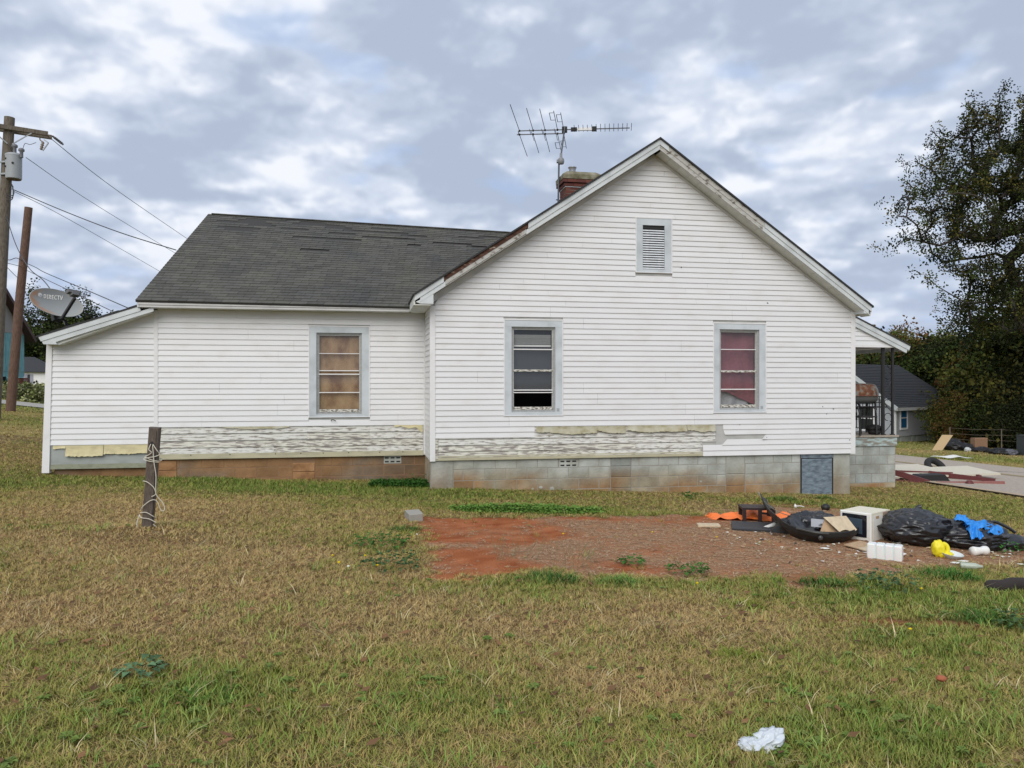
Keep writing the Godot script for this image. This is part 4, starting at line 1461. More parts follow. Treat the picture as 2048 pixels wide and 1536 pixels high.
func ground_color(x: float, z: float) -> Color:
	var d := -z
	var n := nf.get_noise_2d(x * 60.0, d * 60.0)
	var gr := clampf(greenness(x, d) * 0.7 + 0.35, 0.0, 1.0)
	var c := Color(0.26, 0.175, 0.095).lerp(Color(0.17, 0.165, 0.055), gr)
	if d > 20.0 or absf(x) > 14.0 or absf(x) > 0.78 * d + 4.3:
		c = Color(0.36, 0.28, 0.12).lerp(Color(0.22, 0.24, 0.07), clampf(0.5 + nz.get_noise_2d(x * 8.0, d * 8.0) * 1.3, 0.0, 1.0))
	var e := clay_edge(x, d)
	var m := smoothstep(-0.06, 0.10, e)
	if m > 0.0:
		var red := redness(x, d)
		var raw := Color(0.40, 0.12, 0.048).lerp(Color(0.47, 0.18, 0.085), clampf(0.5 + n, 0.0, 1.0))
		var litter := Color(0.46, 0.27, 0.16).lerp(Color(0.40, 0.205, 0.11), clampf(0.5 + n * 1.2, 0.0, 1.0))
		c = c.lerp(litter.lerp(raw, red), m)
	m = bumps([[2.95, 6.0, 0.55, 0.12, 1.0], [4.4, 6.4, 0.45, 0.16, 0.9], [3.6, 6.0, 0.3, 0.1, 0.8], [6.7, 10.4, 0.9, 0.35, 0.6], [4.9, 13.4, 1.0, 0.25, 0.5], [2.5, 12.9, 0.7, 0.15, 0.4]], x, d)
	if m > 0.05:
		c = c.lerp(Color(0.27, 0.10, 0.05), clampf(m + 0.5 * n, 0.0, 1.0))
	var post := Vector2(x + 4.1, d - 8.74).length()
	c = c.lerp(Color(0.14, 0.085, 0.05), 0.8 * exp(-post * post * 4.0))
	return c * (1.0 + 0.35 * n)


func ground() -> void:
	for q in CLAY:
		clay_poly.append(Vector2(q[0], q[1]))
	var xs := []
	var zs := []
	var x := -170.0
	while x < 190.0:
		xs.append(x)
		var a := maxf(0.0, maxf(-15.0 - x, x - 13.0))
		x += 0.11 + a * 0.09
	var z := 30.0
	while z > -260.0:
		zs.append(z)
		var a := maxf(0.0, maxf(z + 2.6, -18.0 - z))
		z -= 0.11 + a * 0.07
	var v := PackedVector3Array()
	var n := PackedVector3Array()
	var c := PackedColorArray()
	var ids := PackedInt32Array()
	var w := xs.size()
	for j in zs.size():
		for i in w:
			var px: float = xs[i]
			var pz: float = zs[j]
			v.append(on(px, pz))
			n.append(Vector3(gy(px - 0.1, pz) - gy(px + 0.1, pz), 0.2, gy(px, pz - 0.1) - gy(px, pz + 0.1)).normalized())
			c.append(ground_color(px, pz))
			if i < w - 1 and j < zs.size() - 1:
				var a := j * w + i
				ids.append_array([a, a + w, a + w + 1, a, a + w + 1, a + 1])
	var arr := []
	arr.resize(Mesh.ARRAY_MAX)
	arr[Mesh.ARRAY_VERTEX] = v
	arr[Mesh.ARRAY_NORMAL] = n
	arr[Mesh.ARRAY_COLOR] = c
	arr[Mesh.ARRAY_INDEX] = ids
	var m := ArrayMesh.new()
	m.add_surface_from_arrays(Mesh.PRIMITIVE_TRIANGLES, arr)
	var o := MeshInstance3D.new()
	o.name = "ground"
	o.mesh = m
	var soil := noise_img(61, 0.05, 6)
	var gm := mat(1, 1, 1, 0.95, ramp_tex(soil, [[0.0, gray(0.62)], [0.35, gray(0.88)], [1.0, gray(1.0)]]), Vector3(1.7, 1.7, 1.7))
	gm.vertex_color_use_as_albedo = true
	gm.metallic_specular = 0.08
	bumped(gm, soil, 8.0, 1.0)
	o.material_override = gm
	o.set_meta("kind", "structure")
	add_child(o, true)


func strip(called: String, a: float, b: float, s0: float, s1: float, up: float, m: Material, local := true) -> void:
	# a band along the street, draped on the ground; a..b across, s0..s1 along
	var g := []
	var st := s0
	while st > s1:
		var row := []
		for k in 7:
			var t := lerpf(a, b, k / 6.0)
			var p: Vector3
			if local:
				p = H.transform * Vector3(t, 0, st)
			else:
				p = Vector3(st, 0, t)
			row.append(on(p.x, p.z, up + 0.05 * (1.0 - pow(2.0 * k / 6.0 - 1.0, 2.0)) * (1.0 if absf(b - a) > 2.0 else 0.0)))
		g.append(row)
		st -= 1.0
	var mb := MB.new()
	mb.sheet(g, false, not local)
	struct(called, mb, m)


func roads() -> void:
	var asph := noise_img(71, 0.03, 6)
	var rm := mat(0.50, 0.42, 0.34, 0.85, ramp_tex(asph, [[0.0, gray(0.78)], [1.0, gray(1.0)]]), Vector3(0.6, 0.6, 0.6))
	rm.uv1_world_triplanar = true
	bumped(rm, asph, 3.0, 0.4)
	strip("road", 12.3, 20.6, 24.0, -110.0, 0.03, rm)
	var lm := mat(0.52, 0.40, 0.20, 0.8, M.fine, Vector3(1, 1, 1))
	strip("road_line", 16.40, 16.52, 24.0, -110.0, 0.087, lm)
	strip("road_line", 16.64, 16.76, 24.0, -110.0, 0.087, lm)
	var em := mat(0.55, 0.42, 0.28, 0.85, M.fine, Vector3(1, 1, 1))
	strip("road_edge", 12.30, 12.55, 24.0, -110.0, 0.048, em)
	# cracks sealed with tar
	var r := RandomNumberGenerator.new()
	r.seed = 8
	for q in [[17.2, -6.0, 19.6, -5.0], [13.6, -9.0, 18.2, -12.0], [14.0, -14.0, 19.8, -13.0], [13.0, -20.0, 20.0, -19.0]]:
		var g := []
		for i in 15:
			var u := i / 14.0
			var lx: float = lerpf(q[0], q[2], u)
			var p: Vector3 = H.transform * Vector3(lx, 0, lerpf(q[1], q[3], u) + r.randf_range(-0.12, 0.12))
			var up := 0.036 + 0.05 * (1.0 - pow(2.0 * (lx - 12.3) / 8.3 - 1.0, 2.0))
			g.append([on(p.x, p.z - 0.035, up), on(p.x, p.z + 0.035, up)])
		var mb := MB.new()
		mb.sheet(g, false, true)
		struct("road_crack", mb, mat(0.10, 0.09, 0.08, 0.9))
	strip("side_street", -33.6, -31.2, -10.0, -60.0, 0.03, mat(0.42, 0.40, 0.35, 0.9, M.fine, Vector3(1, 1, 1)), false)


func in_house(x: float, z: float) -> bool:
	var p := H.transform.affine_inverse() * Vector3(x, 0, z)
	if p.x > 12.25 and p.x < 20.65: return true
	if p.z > -0.05 or p.z < -10.0: return false
	if p.x > 10.6 or p.x < -6.75: return false
	if p.x < 0.0 and p.z > -1.38: return false
	if p.x > 8.5 and p.z > -1.45: return false
	return true


func blade(mb: MB, base: Vector3, dir: Vector3, h: float, lean: float, w: float) -> void:
	var side := dir.cross(Vector3.UP).normalized() * w
	var p1 := base + Vector3(0, h * 0.6, 0) + dir * lean * 0.35
	var p2 := base + Vector3(0, h, 0) + dir * lean
	var nm := (Vector3(0, 0.7, 0) - dir * 0.4).normalized()
	mb.trin(base - side, base + side, p1 + side * 0.8, nm, nm, nm)
	mb.trin(base - side, p1 + side * 0.8, p1 - side * 0.8, nm, nm, nm)
	mb.trin(p1 - side * 0.8, p1 + side * 0.8, p2, nm, nm, nm)


func tuft(sd: int, count: int, h: float, spread: float, flat: float, w := 0.0019) -> MB:
	var r := RandomNumberGenerator.new()
	r.seed = sd
	var mb := MB.new()
	mb.colored = true
	for i in count:
		var a := r.randf() * TAU
		var d := Vector3(cos(a), 0, sin(a))
		var k := r.randf_range(0.65, 1.25)
		mb.col = Color(k * r.randf_range(0.92, 1.1), k, k * r.randf_range(0.8, 1.1))
		var hh := h * r.randf_range(0.45, 1.15)
		var pos := Vector3(r.randf_range(-spread, spread), -0.004, r.randf_range(-spread, spread))
		blade(mb, pos, d, hh * (1.0 - flat * r.randf_range(0.55, 0.95)), hh * r.randf_range(0.25, 0.7) + hh * flat * 0.8, w * r.randf_range(0.7, 1.3))
	return mb


func multi(called: String, mesh: Mesh, m: Material, xf: Array, cols: Array, parent: Node3D) -> MultiMeshInstance3D:
	var mm := MultiMesh.new()
	mm.transform_format = MultiMesh.TRANSFORM_3D
	mm.use_colors = true
	mm.mesh = mesh
	mm.instance_count = xf.size()
	for i in xf.size():
		mm.set_instance_transform(i, xf[i])
		mm.set_instance_color(i, cols[i])
	var o := MultiMeshInstance3D.new()
	o.name = called
	o.multimesh = mm
	o.material_override = m
	o.set_meta("kind", "stuff")
	parent.add_child(o, true)
	return o


func lawn() -> void:
	var r := RandomNumberGenerator.new()
	r.seed = 1234
	var gm := mat(1, 1, 1, 0.75)
	gm.vertex_color_use_as_albedo = true
	gm.backlight_enabled = true
	gm.backlight = Color(0.25, 0.25, 0.15)
	gm.metallic_specular = 0.12
	M.leafy = gm
	var kinds := [tuft(1, 11, 0.036, 0.022, 0.25), tuft(2, 11, 0.046, 0.025, 0.4), tuft(3, 9, 0.06, 0.022, 0.45, 0.0021), tuft(4, 12, 0.05, 0.03, 0.8), tuft(5, 12, 0.065, 0.032, 0.9), tuft(6, 10, 0.042, 0.03, 0.7), tuft(7, 6, 0.12, 0.012, 0.15, 0.0014), tuft(8, 8, 0.115, 0.03, 0.45, 0.0028), tuft(9, 7, 0.13, 0.03, 0.75, 0.0024)]
	var xf := []
	var cl := []
	for k in kinds:
		xf.append([]); cl.append([])
	var d := 2.2
	while d < 55.0:
		var s := 0.029
		var sc := 1.0
		if d > 5.0: s = 0.035
		if d > 8.0: s = 0.046; sc = 1.15
		if d > 12.0: s = 0.07; sc = 1.4
		if d > 18.0: s = 0.15; sc = 2.0
		if d > 30.0: s = 0.34; sc = 3.0
		var x := -(0.78 * d + 4.5)
		while x < 0.78 * d + 4.5:
			var px := x + r.randf_range(-0.5, 0.5) * s
			var pd := d + r.randf_range(-0.5, 0.5) * s
			x += s
			if px < 14.0 and d > 13.0 or d > 13.0:
				if in_house(px, -pd):
					continue
			if px < -10.0 and pd > 31.0 and pd < 33.7:
				continue
			var e := clay_edge(px, pd)
			var g := greenness(px, pd)
			if e > 0.0:
				var keep := 0.5 * smoothstep(0.14, 0.0, e) + 0.012 + (0.10 if g > 0.85 else 0.0)
				if r.randf() > keep:
					continue
			var bare := bumps([[2.95, 6.0, 0.55, 0.12, 1.0], [4.4, 6.4, 0.45, 0.16, 0.9], [3.6, 6.0, 0.3, 0.1, 0.8], [6.7, 10.4, 0.9, 0.35, 0.7], [4.9, 13.4, 1.0, 0.25, 0.5]], px, pd)
			if r.randf() < bare * 1.1:
				continue
			var lush := smoothstep(-0.05, 0.7, g + r.randf_range(-0.5, 0.5) + 0.12 * smoothstep(7.0, 4.0, d))
			var k := 0
			var c: Color
			if d > 20.0:
				lush = clampf(0.45 + nz.get_noise_2d(px * 8.0, pd * 8.0) * 1.2 + r.randf_range(-0.3, 0.3), 0.0, 1.0)
			if r.randf() < lush * 0.85 + 0.05:
				k = [0, 1, 2, 1][r.randi() % 4]
				c = Color(0.28, 0.305, 0.066).lerp(Color(0.13, 0.235, 0.035), clampf(g - 0.2 + r.randf_range(-0.3, 0.3), 0.0, 1.0))
				c = c.lerp(Color(0.42, 0.37, 0.14), r.randf() * 0.6)
			else:
				k = [3, 4, 5, 3, 0, 1][r.randi() % 6]
				c = Color(0.52, 0.36, 0.16).lerp(Color(0.30, 0.175, 0.085), r.randf() * r.randf())
				c = c.lerp(Color(0.68, 0.54, 0.29), r.randf() * 0.45)
				c = c.lerp(Color(0.36, 0.335, 0.09), r.randf() * clampf(g + 0.5, 0.0, 0.8))
			if d < 9.0 and r.randf() < 0.035 * lush + 0.004:
				k = 7
				c = Color(0.14, 0.27, 0.05).lerp(Color(0.34, 0.40, 0.12), r.randf())
			elif d < 9.0 and r.randf() < 0.009:
				k = 8
				c = Color(0.66, 0.56, 0.34).lerp(Color(0.46, 0.44, 0.18), r.randf())
			if r.randf() < 0.004 and d < 12.0:
				k = 6
				c = Color(0.34, 0.26, 0.13)
			var up := 1.0 + 0.55 * clampf(g - 0.3, 0.0, 1.0)
			var q := sc * r.randf_range(0.7, 1.25)
			var b := Basis(Vector3.UP, r.randf() * TAU).scaled(Vector3(q, q * up * (0.8 if sc > 1.2 else 1.0), q))
			xf[k].append(Transform3D(b, on(px, -pd)))
			cl[k].append(c * r.randf_range(0.8, 1.2))
		d += s
	var root := Node3D.new()
	root.name = "lawn_grass"
	root.set_meta("kind", "stuff")
	tag(root, "patchy dry and green mown grass covering the yard", "grass")
	add_child(root, true)
	for k in kinds.size():
		multi("grass_tufts", kinds[k].mesh(), gm, xf[k], cl[k], root)
	# broad leaved rosettes and fallen leaves scattered through the grass
	var lx := [[], []]
	var lc := [[], []]
	for i in 5200:
		var dd := 2.6 + 10.0 * pow(r.randf(), 1.3)
		var px := r.randf_range(-1.0, 1.0) * (0.72 * dd + 0.8)
		if clay_edge(px, dd) > -0.05 or (dd > 12.0 and in_house(px, -dd)):
			continue
		var g := greenness(px, dd)
		var kk := 0 if r.randf() < 0.35 + 0.5 * g else 1
		if kk == 1 and r.randf() < 0.6:
			continue
		if kk == 0 and r.randf() > 0.06 + 0.6 * clampf(g, 0.0, 1.0):
			continue
		lx[kk].append(Transform3D(Basis(Vector3.UP, r.randf() * TAU).scaled(Vector3.ONE * r.randf_range(0.6, 1.4)), on(px, -dd, 0.012)))
		lc[kk].append(Color(0.13, 0.20, 0.045).lerp(Color(0.20, 0.26, 0.08), r.randf()) if kk == 0 else Color(0.26, 0.14, 0.07).lerp(Color(0.10, 0.06, 0.035), r.randf()))
	var ros := MB.new()
	ros.colored = true
	for i in 9:
		var a := TAU * i / 9.0 + r.randf_range(-0.3, 0.3)
		var dv := Vector3(cos(a), 0, sin(a))
		var ln := r.randf_range(0.022, 0.045)
		var sd := dv.cross(Vector3.UP) * ln * 0.24
		var k := r.randf_range(0.75, 1.3)
		ros.col = Color(k, k, k)
		ros.quad(Vector3(0, 0.006, 0), dv * ln * 0.55 - sd + Vector3(0, 0.016, 0), dv * ln + Vector3(0, 0.010, 0), dv * ln * 0.55 + sd + Vector3(0, 0.016, 0))
	multi("lawn_weeds", ros.mesh(), gm, lx[0], lc[0], root)
	var dl := MB.new()
	dl.colored = true
	dl.quad(Vector3(-0.03, 0.012, 0), Vector3(0, 0.02, -0.014), Vector3(0.032, 0.022, 0), Vector3(0, 0.014, 0.016))
	multi("fallen_leaves", dl.mesh(), gm, lx[1], lc[1], root)
	# straw, chips and dead leaves strewn over the bare patch
	var chips := []
	for sd in 3:
		var mb := MB.new()
		mb.colored = true
		var r2 := RandomNumberGenerator.new()
		r2.seed = 40 + sd
		for i in 7:
			var a := r2.randf() * TAU
			var p := Vector3(r2.randf_range(-0.05, 0.05), r2.randf_range(0.0, 0.008), r2.randf_range(-0.05, 0.05))
			var t := Vector3(cos(a), r2.randf_range(-0.15, 0.25), sin(a)) * r2.randf_range(0.008, 0.04)
			var q := Vector3(-sin(a), r2.randf_range(-0.5, 0.5), cos(a)) * r2.randf_range(0.0015, 0.005)
			var k := r2.randf_range(0.55, 1.35)
			mb.col = Color(k, k, k)
			mb.quad(p - t - q, p - t + q, p + t + q, p + t - q)
		chips.append(mb)
	xf = [[], [], []]
	cl = [[], [], []]
	for i in 30000:
		var px := r.randf_range(-1.5, 7.4)
		var pd := r.randf_range(6.6, 13.4)
		if clay_edge(px, pd) < 0.0:
			continue
		if r.randf() < redness(px, pd) * 0.96:
			continue
		var k := r.randi() % 3
		var s := r.randf_range(0.3, 0.85)
		xf[k].append(Transform3D(Basis(Vector3.UP, r.randf() * TAU).scaled(Vector3(s, s, s)), on(px, -pd, 0.003)))
		cl[k].append(Color(0.47, 0.305, 0.185).lerp(Color(0.20, 0.11, 0.07), r.randf() * r.randf() * r.randf()).lerp(Color(0.62, 0.48, 0.33), r.randf() * r.randf() * 0.7))
	var lit := Node3D.new()
	lit.name = "plant_litter"
	lit.set_meta("kind", "stuff")
	tag(lit, "brown straw and chips strewn over the bare red clay", "litter")
	add_child(lit, true)
	for k in 3:
		multi("litter_chips", chips[k].mesh(), gm, xf[k], cl[k], lit)


func leaf_bunch(sd: int, count: int, rad: float, ln: float, wd: float) -> ArrayMesh:
	var r := RandomNumberGenerator.new()
	r.seed = sd
	var mb := MB.new()
	mb.colored = true
	for i in count:
		var d := Vector3(r.randfn(), r.randfn() * 0.8, r.randfn()).normalized()
		var p := d * rad * pow(r.randf(), 0.5)
		var t := (d + Vector3(r.randfn(), r.randfn() - 0.3, r.randfn()) * 0.7).normalized() * ln * r.randf_range(0.6, 1.2)
		var q := t.cross(Vector3(r.randfn(), r.randfn(), r.randfn())).normalized() * wd * r.randf_range(0.7, 1.2)
		var k := r.randf_range(0.65, 1.35)
		mb.col = Color(k * r.randf_range(0.9, 1.15), k, k * r.randf_range(0.7, 1.1))
		mb.quad(p, p + t * 0.5 - q, p + t, p + t * 0.5 + q)
	return mb.mesh()


func weed(label: String, x: float, z: float, rad: float, kind: int, sd: int, tint := Color(0.055, 0.13, 0.03)) -> void:
	var w := thing("weed_clump", label, "weed", on(x, z), 0.0, "weed clumps round the bare patch")
	var r := RandomNumberGenerator.new()
	r.seed = sd
	var mb := MB.new()
	mb.colored = true
	if kind == 0:      # long grassy blades in a rosette
		for i in int(260 * clampf(rad / 0.25, 0.6, 2.0)):
			var a := r.randf() * TAU
			var d := Vector3(cos(a), 0, sin(a))
			var k := r.randf_range(0.6, 1.5)
			mb.col = Color(tint.r * k, tint.g * k, tint.b * k)
			var q := sqrt(r.randf()) * 0.8
			var a2 := r.randf() * TAU
			blade(mb, Vector3(cos(a2) * q * rad, 0, sin(a2) * q * rad * 0.7), (d + Vector3(cos(a2), 0, sin(a2)) * 0.6).normalized(), rad * r.randf_range(0.08, 0.34) * (1.1 - q * 0.7), rad * r.randf_range(0.15, 0.45), 0.0032)
	else:      # broad leaves: each leaf a folded blade on a short stalk
		for i in int(80 * clampf(rad / 0.25, 0.6, 3.0)):
			var a := r.randf() * TAU
			var d := Vector3(cos(a), 0, sin(a))
			var c := d * rad * sqrt(r.randf()) * 0.8
			c.y = 0.02 + r.randf() * rad * 0.3
			var k := r.randf_range(0.6, 1.5)
			mb.col = Color(tint.r * k, tint.g * k, tint.b * k)
			var ln := r.randf_range(0.04, 0.075)
			var t := (d + Vector3(r.randf_range(-0.6, 0.6), r.randf_range(-0.1, 0.5), r.randf_range(-0.6, 0.6))).normalized() * ln
			var q := t.cross(Vector3.UP).normalized() * ln * 0.38
			var up := Vector3(0, ln * 0.16, 0)
			var p0 := c
			var p1 := c + t * 0.5
			var p2 := c + t + Vector3(0, -ln * 0.2, 0)
			mb.tri(p0, p1 - q + up, p1); mb.tri(p0, p1, p1 + q + up)
			mb.tri(p1 - q + up, p2, p1); mb.tri(p1, p2, p1 + q + up)
	part("leaves", mb, M.leafy, w)


func weeds() -> void:
	weed("broad leaved weeds along the left edge of the bare clay", -1.4, -8.4, 0.36, 1, 1)
	weed("leafy weeds left of the clay behind the first clump", -1.32, -9.5, 0.26, 0, 2)
	weed("low weeds at the near left corner of the clay", -1.15, -7.3, 0.34, 1, 3, Color(0.06, 0.11, 0.045))
	weed("wide tuft of dark grass in the middle of the clay's near edge", 0.34, -7.0, 0.34, 0, 4)
	weed("pale green weed tuft right of the dark grass tuft", 0.95, -6.95, 0.26, 0, 5, Color(0.10, 0.19, 0.05))
	weed("small round weed standing alone on the bare brown litter", 1.2, -7.85, 0.15, 1, 6)
	weed("small leafy weed on the clay edge right of the lone round weed", 1.72, -7.55, 0.24, 1, 7)
	weed("dark weeds on the clay's near edge below the tub", 2.9, -7.2, 0.32, 0, 8)
	weed("grey green broad leaved weed below the white plastic container", 3.5, -7.2, 0.32, 1, 9, Color(0.07, 0.12, 0.055))
	weed("bright green weed strip below the yellow bag", 4.35, -7.75, 0.42, 0, 10, Color(0.05, 0.15, 0.03))
	weed("big dark green grass clump in the lawn far right", 3.75, -6.1, 0.34, 0, 11)
	weed("weed with round leaves growing at the trash pile's right end", 6.25, -9.45, 0.45, 1, 12, Color(0.045, 0.14, 0.03))
	weed("leafy weed in the lawn at the right border", 4.0, -5.9, 0.3, 1, 13, Color(0.07, 0.12, 0.05))
	weed("bright grass tuft in the near lawn on the left", -1.65, -4.0, 0.22, 0, 14, Color(0.075, 0.15, 0.03))
	weed("flat blue green thistle like weed in the left lawn", -2.1, -4.35, 0.13, 1, 15, Color(0.10, 0.17, 0.085))
	weed("dark leafy weeds in the inner corner of the house", -1.7, -14.65, 0.5, 1, 16, Color(0.035, 0.10, 0.022))
	weed("weeds against the foundation under the peeling clapboards", 3.3, -14.0, 0.22, 1, 17)
	weed("grassy weeds against the foundation left of the hatch", 4.95, -14.1, 0.32, 0, 18)
	weed("small weeds at the foundation below the red window", 5.9, -14.55, 0.26, 0, 19)
	weed("yellowish weed tuft in the middle right of the lawn", 1.9, -6.3, 0.24, 0, 20, Color(0.16, 0.19, 0.03))
	weed("yellow green weed spot in the near right lawn", 1.45, -5.0, 0.2, 0, 21, Color(0.15, 0.19, 0.03))
	# thin dry stalks standing up in the clay
	for q in [["thin dry weed stalks standing on the clay", 0.05, -7.9, 0.42, 31], ["sparse leaning dry stalks right of the upright ones", 0.62, -7.55, 0.34, 32]]:
		var w := thing("dry_stalks", q[0], "weed", on(q[1], q[2]), 0.0, "weed clumps round the bare patch")
		var r := RandomNumberGenerator.new()
		r.seed = q[4]
		var mb := MB.new()
		for i in 16:
			var b := Vector3(r.randf_range(-0.22, 0.22), 0, r.randf_range(-0.12, 0.12))
			var t := b + Vector3(r.randf_range(-0.12, 0.2), q[3] * r.randf_range(0.5, 1.0), r.randf_range(-0.1, 0.1))
			mb.tube([b, b.lerp(t, 0.5) + Vector3(0.01, 0, 0), t], [0.0018, 0.0015, 0.001], 3, false)
			for j in 4:
				var p := b.lerp(t, 0.4 + 0.15 * j)
				mb.tube([p, p + Vector3(r.randf_range(-0.05, 0.05), 0.05, r.randf_range(-0.05, 0.05))], [0.0012, 0.0008], 3, false)
		part("stalks", mb, mat(0.22, 0.20, 0.10, 0.9), w)
	# ivy mat between the wall and the clay
	var xf := []
	var cl := []
	var r := RandomNumberGenerator.new()
	r.seed = 66
	for i in 900:
		var a := r.randf() * TAU
		var q := sqrt(r.randf())
		var x := 0.25 + 1.15 * q * cos(a)
		var z := -11.45 + (0.30 + 0.12 * nz.get_noise_1d(x * 200.0)) * q * sin(a) - 0.10 * x + 0.15 * nz.get_noise_1d(x * 120.0 + 40.0)
		xf.append(Transform3D(Basis(Vector3.UP, r.randf() * TAU).scaled(Vector3.ONE * r.randf_range(0.7, 1.2)), on(x, z, 0.02 + 0.07 * (1.0 - q) * r.randf())))
		cl.append(Color(0.11, 0.22, 0.04).lerp(Color(0.24, 0.36, 0.09), r.randf() * r.randf()))
	for i in 500:
		var x := r.randf_range(-2.6, -1.55)
		var z := -14.6 - 0.16 * (x + 1.5) + r.randf_range(-0.28, 0.45)
		if in_house(x, z - 0.05):
			continue
		xf.append(Transform3D(Basis(Vector3.UP, r.randf() * TAU).scaled(Vector3.ONE * r.randf_range(0.7, 1.2)), on(x, z, 0.05)))
		cl.append(Color(0.035, 0.10, 0.02).lerp(Color(0.06, 0.14, 0.03), r.randf()))
	var ivy := multi("ground_ivy", leaf_bunch(3, 10, 0.06, 0.055, 0.02), M.leafy, xf, cl, self)
	tag(ivy, "mat of small green leaves between the wall and the clay", "ground cover")
	# dandelion heads and other specks of yellow and white
	xf = []; cl = []
	for q in [[-1.45, 7.6], [-1.3, 7.4], [-1.62, 7.2], [-1.25, 7.15], [-1.75, 7.5], [-1.5, 7.05], [3.7, 6.95], [4.3, 6.15], [1.65, 6.85], [-1.1, 8.9], [0.62, 9.3], [1.75, 9.6], [2.5, 9.4], [2.9, 5.6]]:
		xf.append(Transform3D(Basis(Vector3.RIGHT, r.randf_range(-0.4, 0.4)), on(q[0], -q[1], 0.055)))
		cl.append(Color(0.75, 0.55, 0.02) if r.randf() < 0.65 else Color(0.75, 0.72, 0.62))
	var fl := MB.new()
	fl.colored = true
	fl.lathe([Vector2(0.0, -0.01), Vector2(0.011, 0.0), Vector2(0.014, 0.006), Vector2(0.0, 0.012)], 8)
	tag(multi("yellow_flowers", fl.mesh(), M.leafy, xf, cl, self), "tiny yellow and white flower heads dotted round the clay", "flowers")


# ---------------------------------------------------------------- trees
func tree(called: String, label: String, base: Vector3, split: float, lobes: Array, targets: int, per: int, bunch: ArrayMesh, cols: Array, rad: float, sd: int, group := "", spread := 0.55) -> Node3D:
	var T := thing(called, label, "tree" if not called.contains("shrub") else "shrub", base, 0.0, group)
	var r := RandomNumberGenerator.new()
	r.seed = sd
	var pos := []
	var par := []
	var y := -0.3
	var off := Vector3.ZERO
	while y < split:
		pos.append(Vector3(off.x, y, off.z)); par.append(pos.size() - 2)
		off += Vector3(r.randf_range(-0.06, 0.06), 0, r.randf_range(-0.06, 0.06)) * split * 0.2
		y += split / 6.0
	var first := int(pos.size() * 0.6)
	var tg := []
	for i in targets:
		var l: Array = lobes[i % lobes.size()]
		var d := Vector3(r.randfn(), r.randfn(), r.randfn()).normalized() * pow(r.randf(), 0.42)
		tg.append(l[0] + d * l[1])
	var top: Vector3 = pos[-1]
	tg.sort_custom(func(a, b): return a.distance_squared_to(top) < b.distance_squared_to(top))
	var ends := []
	var step := maxf(0.5, lobes[0][1].length() * 0.085)
	for t in tg:
		var best := first
		var bd := 1e9
		for i in range(first, pos.size()):
			var q: float = pos[i].distance_squared_to(t)
			if pos[i].y > t.y + 0.5:
				q *= 1.4
			if q < bd:
				bd = q; best = i
		var a: Vector3 = pos[best]
		var n := maxi(1, int(a.distance_to(t) / step))
		var bend := Vector3(r.randfn(), r.randfn() + 0.8, r.randfn()) * a.distance_to(t) * 0.09
		var last := best
		for k in n:
			var u := (k + 1.0) / n
			pos.append(a.lerp(t, u) + bend * sin(PI * u) + (Vector3(r.randfn(), r.randfn(), r.randfn()) * step * 0.10 if u < 1.0 else Vector3.ZERO))
			par.append(last)
			last = pos.size() - 1
		ends.append(last)
	var w := []
	w.resize(pos.size())
	w.fill(0.0)
	for e in ends:
		w[e] += 1.0
	for i in range(pos.size() - 1, 0, -1):
		if par[i] >= 0:
			w[par[i]] += w[i]
	var wood := MB.new()
	var total: float = maxf(w[0], 1.0)
	var thick := func(i): return maxf(maxf(0.012, rad * 0.045), rad * pow(w[i] / total, 0.46))
	for i in range(1, pos.size()):
		var p: int = par[i]
		if p < 0: continue
		var r1: float = thick.call(i)
		var r0: float = minf(thick.call(p), r1 * 1.6) if w[p] > w[i] * 1.5 else thick.call(p)
		if i < 7:
			r0 = rad * (1.35 if p == 0 else 1.0); r1 = rad
		wood.tube([pos[p], pos[i]], [r0, r1], 5 if r1 < 0.1 else 8, false)
	part("trunk", wood, M.bark, T)
	var xf := []
	var cl := []
	for e in ends:
		var tone := r.randf()
		for k in per:
			var p: Vector3 = pos[e] + Vector3(r.randfn(), r.randfn() * 0.7, r.randfn()) * spread
			if k % 3 == 0 and par[e] >= 0:
				p = pos[e].lerp(pos[par[e]], r.randf()) + Vector3(r.randfn(), r.randfn(), r.randfn()) * spread * 0.6
			var b := Basis(Vector3(r.randfn(), r.randfn(), r.randfn()).normalized(), r.randf() * TAU).scaled(Vector3.ONE * r.randf_range(0.7, 1.3))
			xf.append(Transform3D(b, p))
			var c: Color = cols[r.randi() % cols.size()]
			cl.append(c * (0.7 + 0.6 * tone) * r.randf_range(0.85, 1.15))
	multi("crown", bunch, M.foliage, xf, cl, T)
	return T


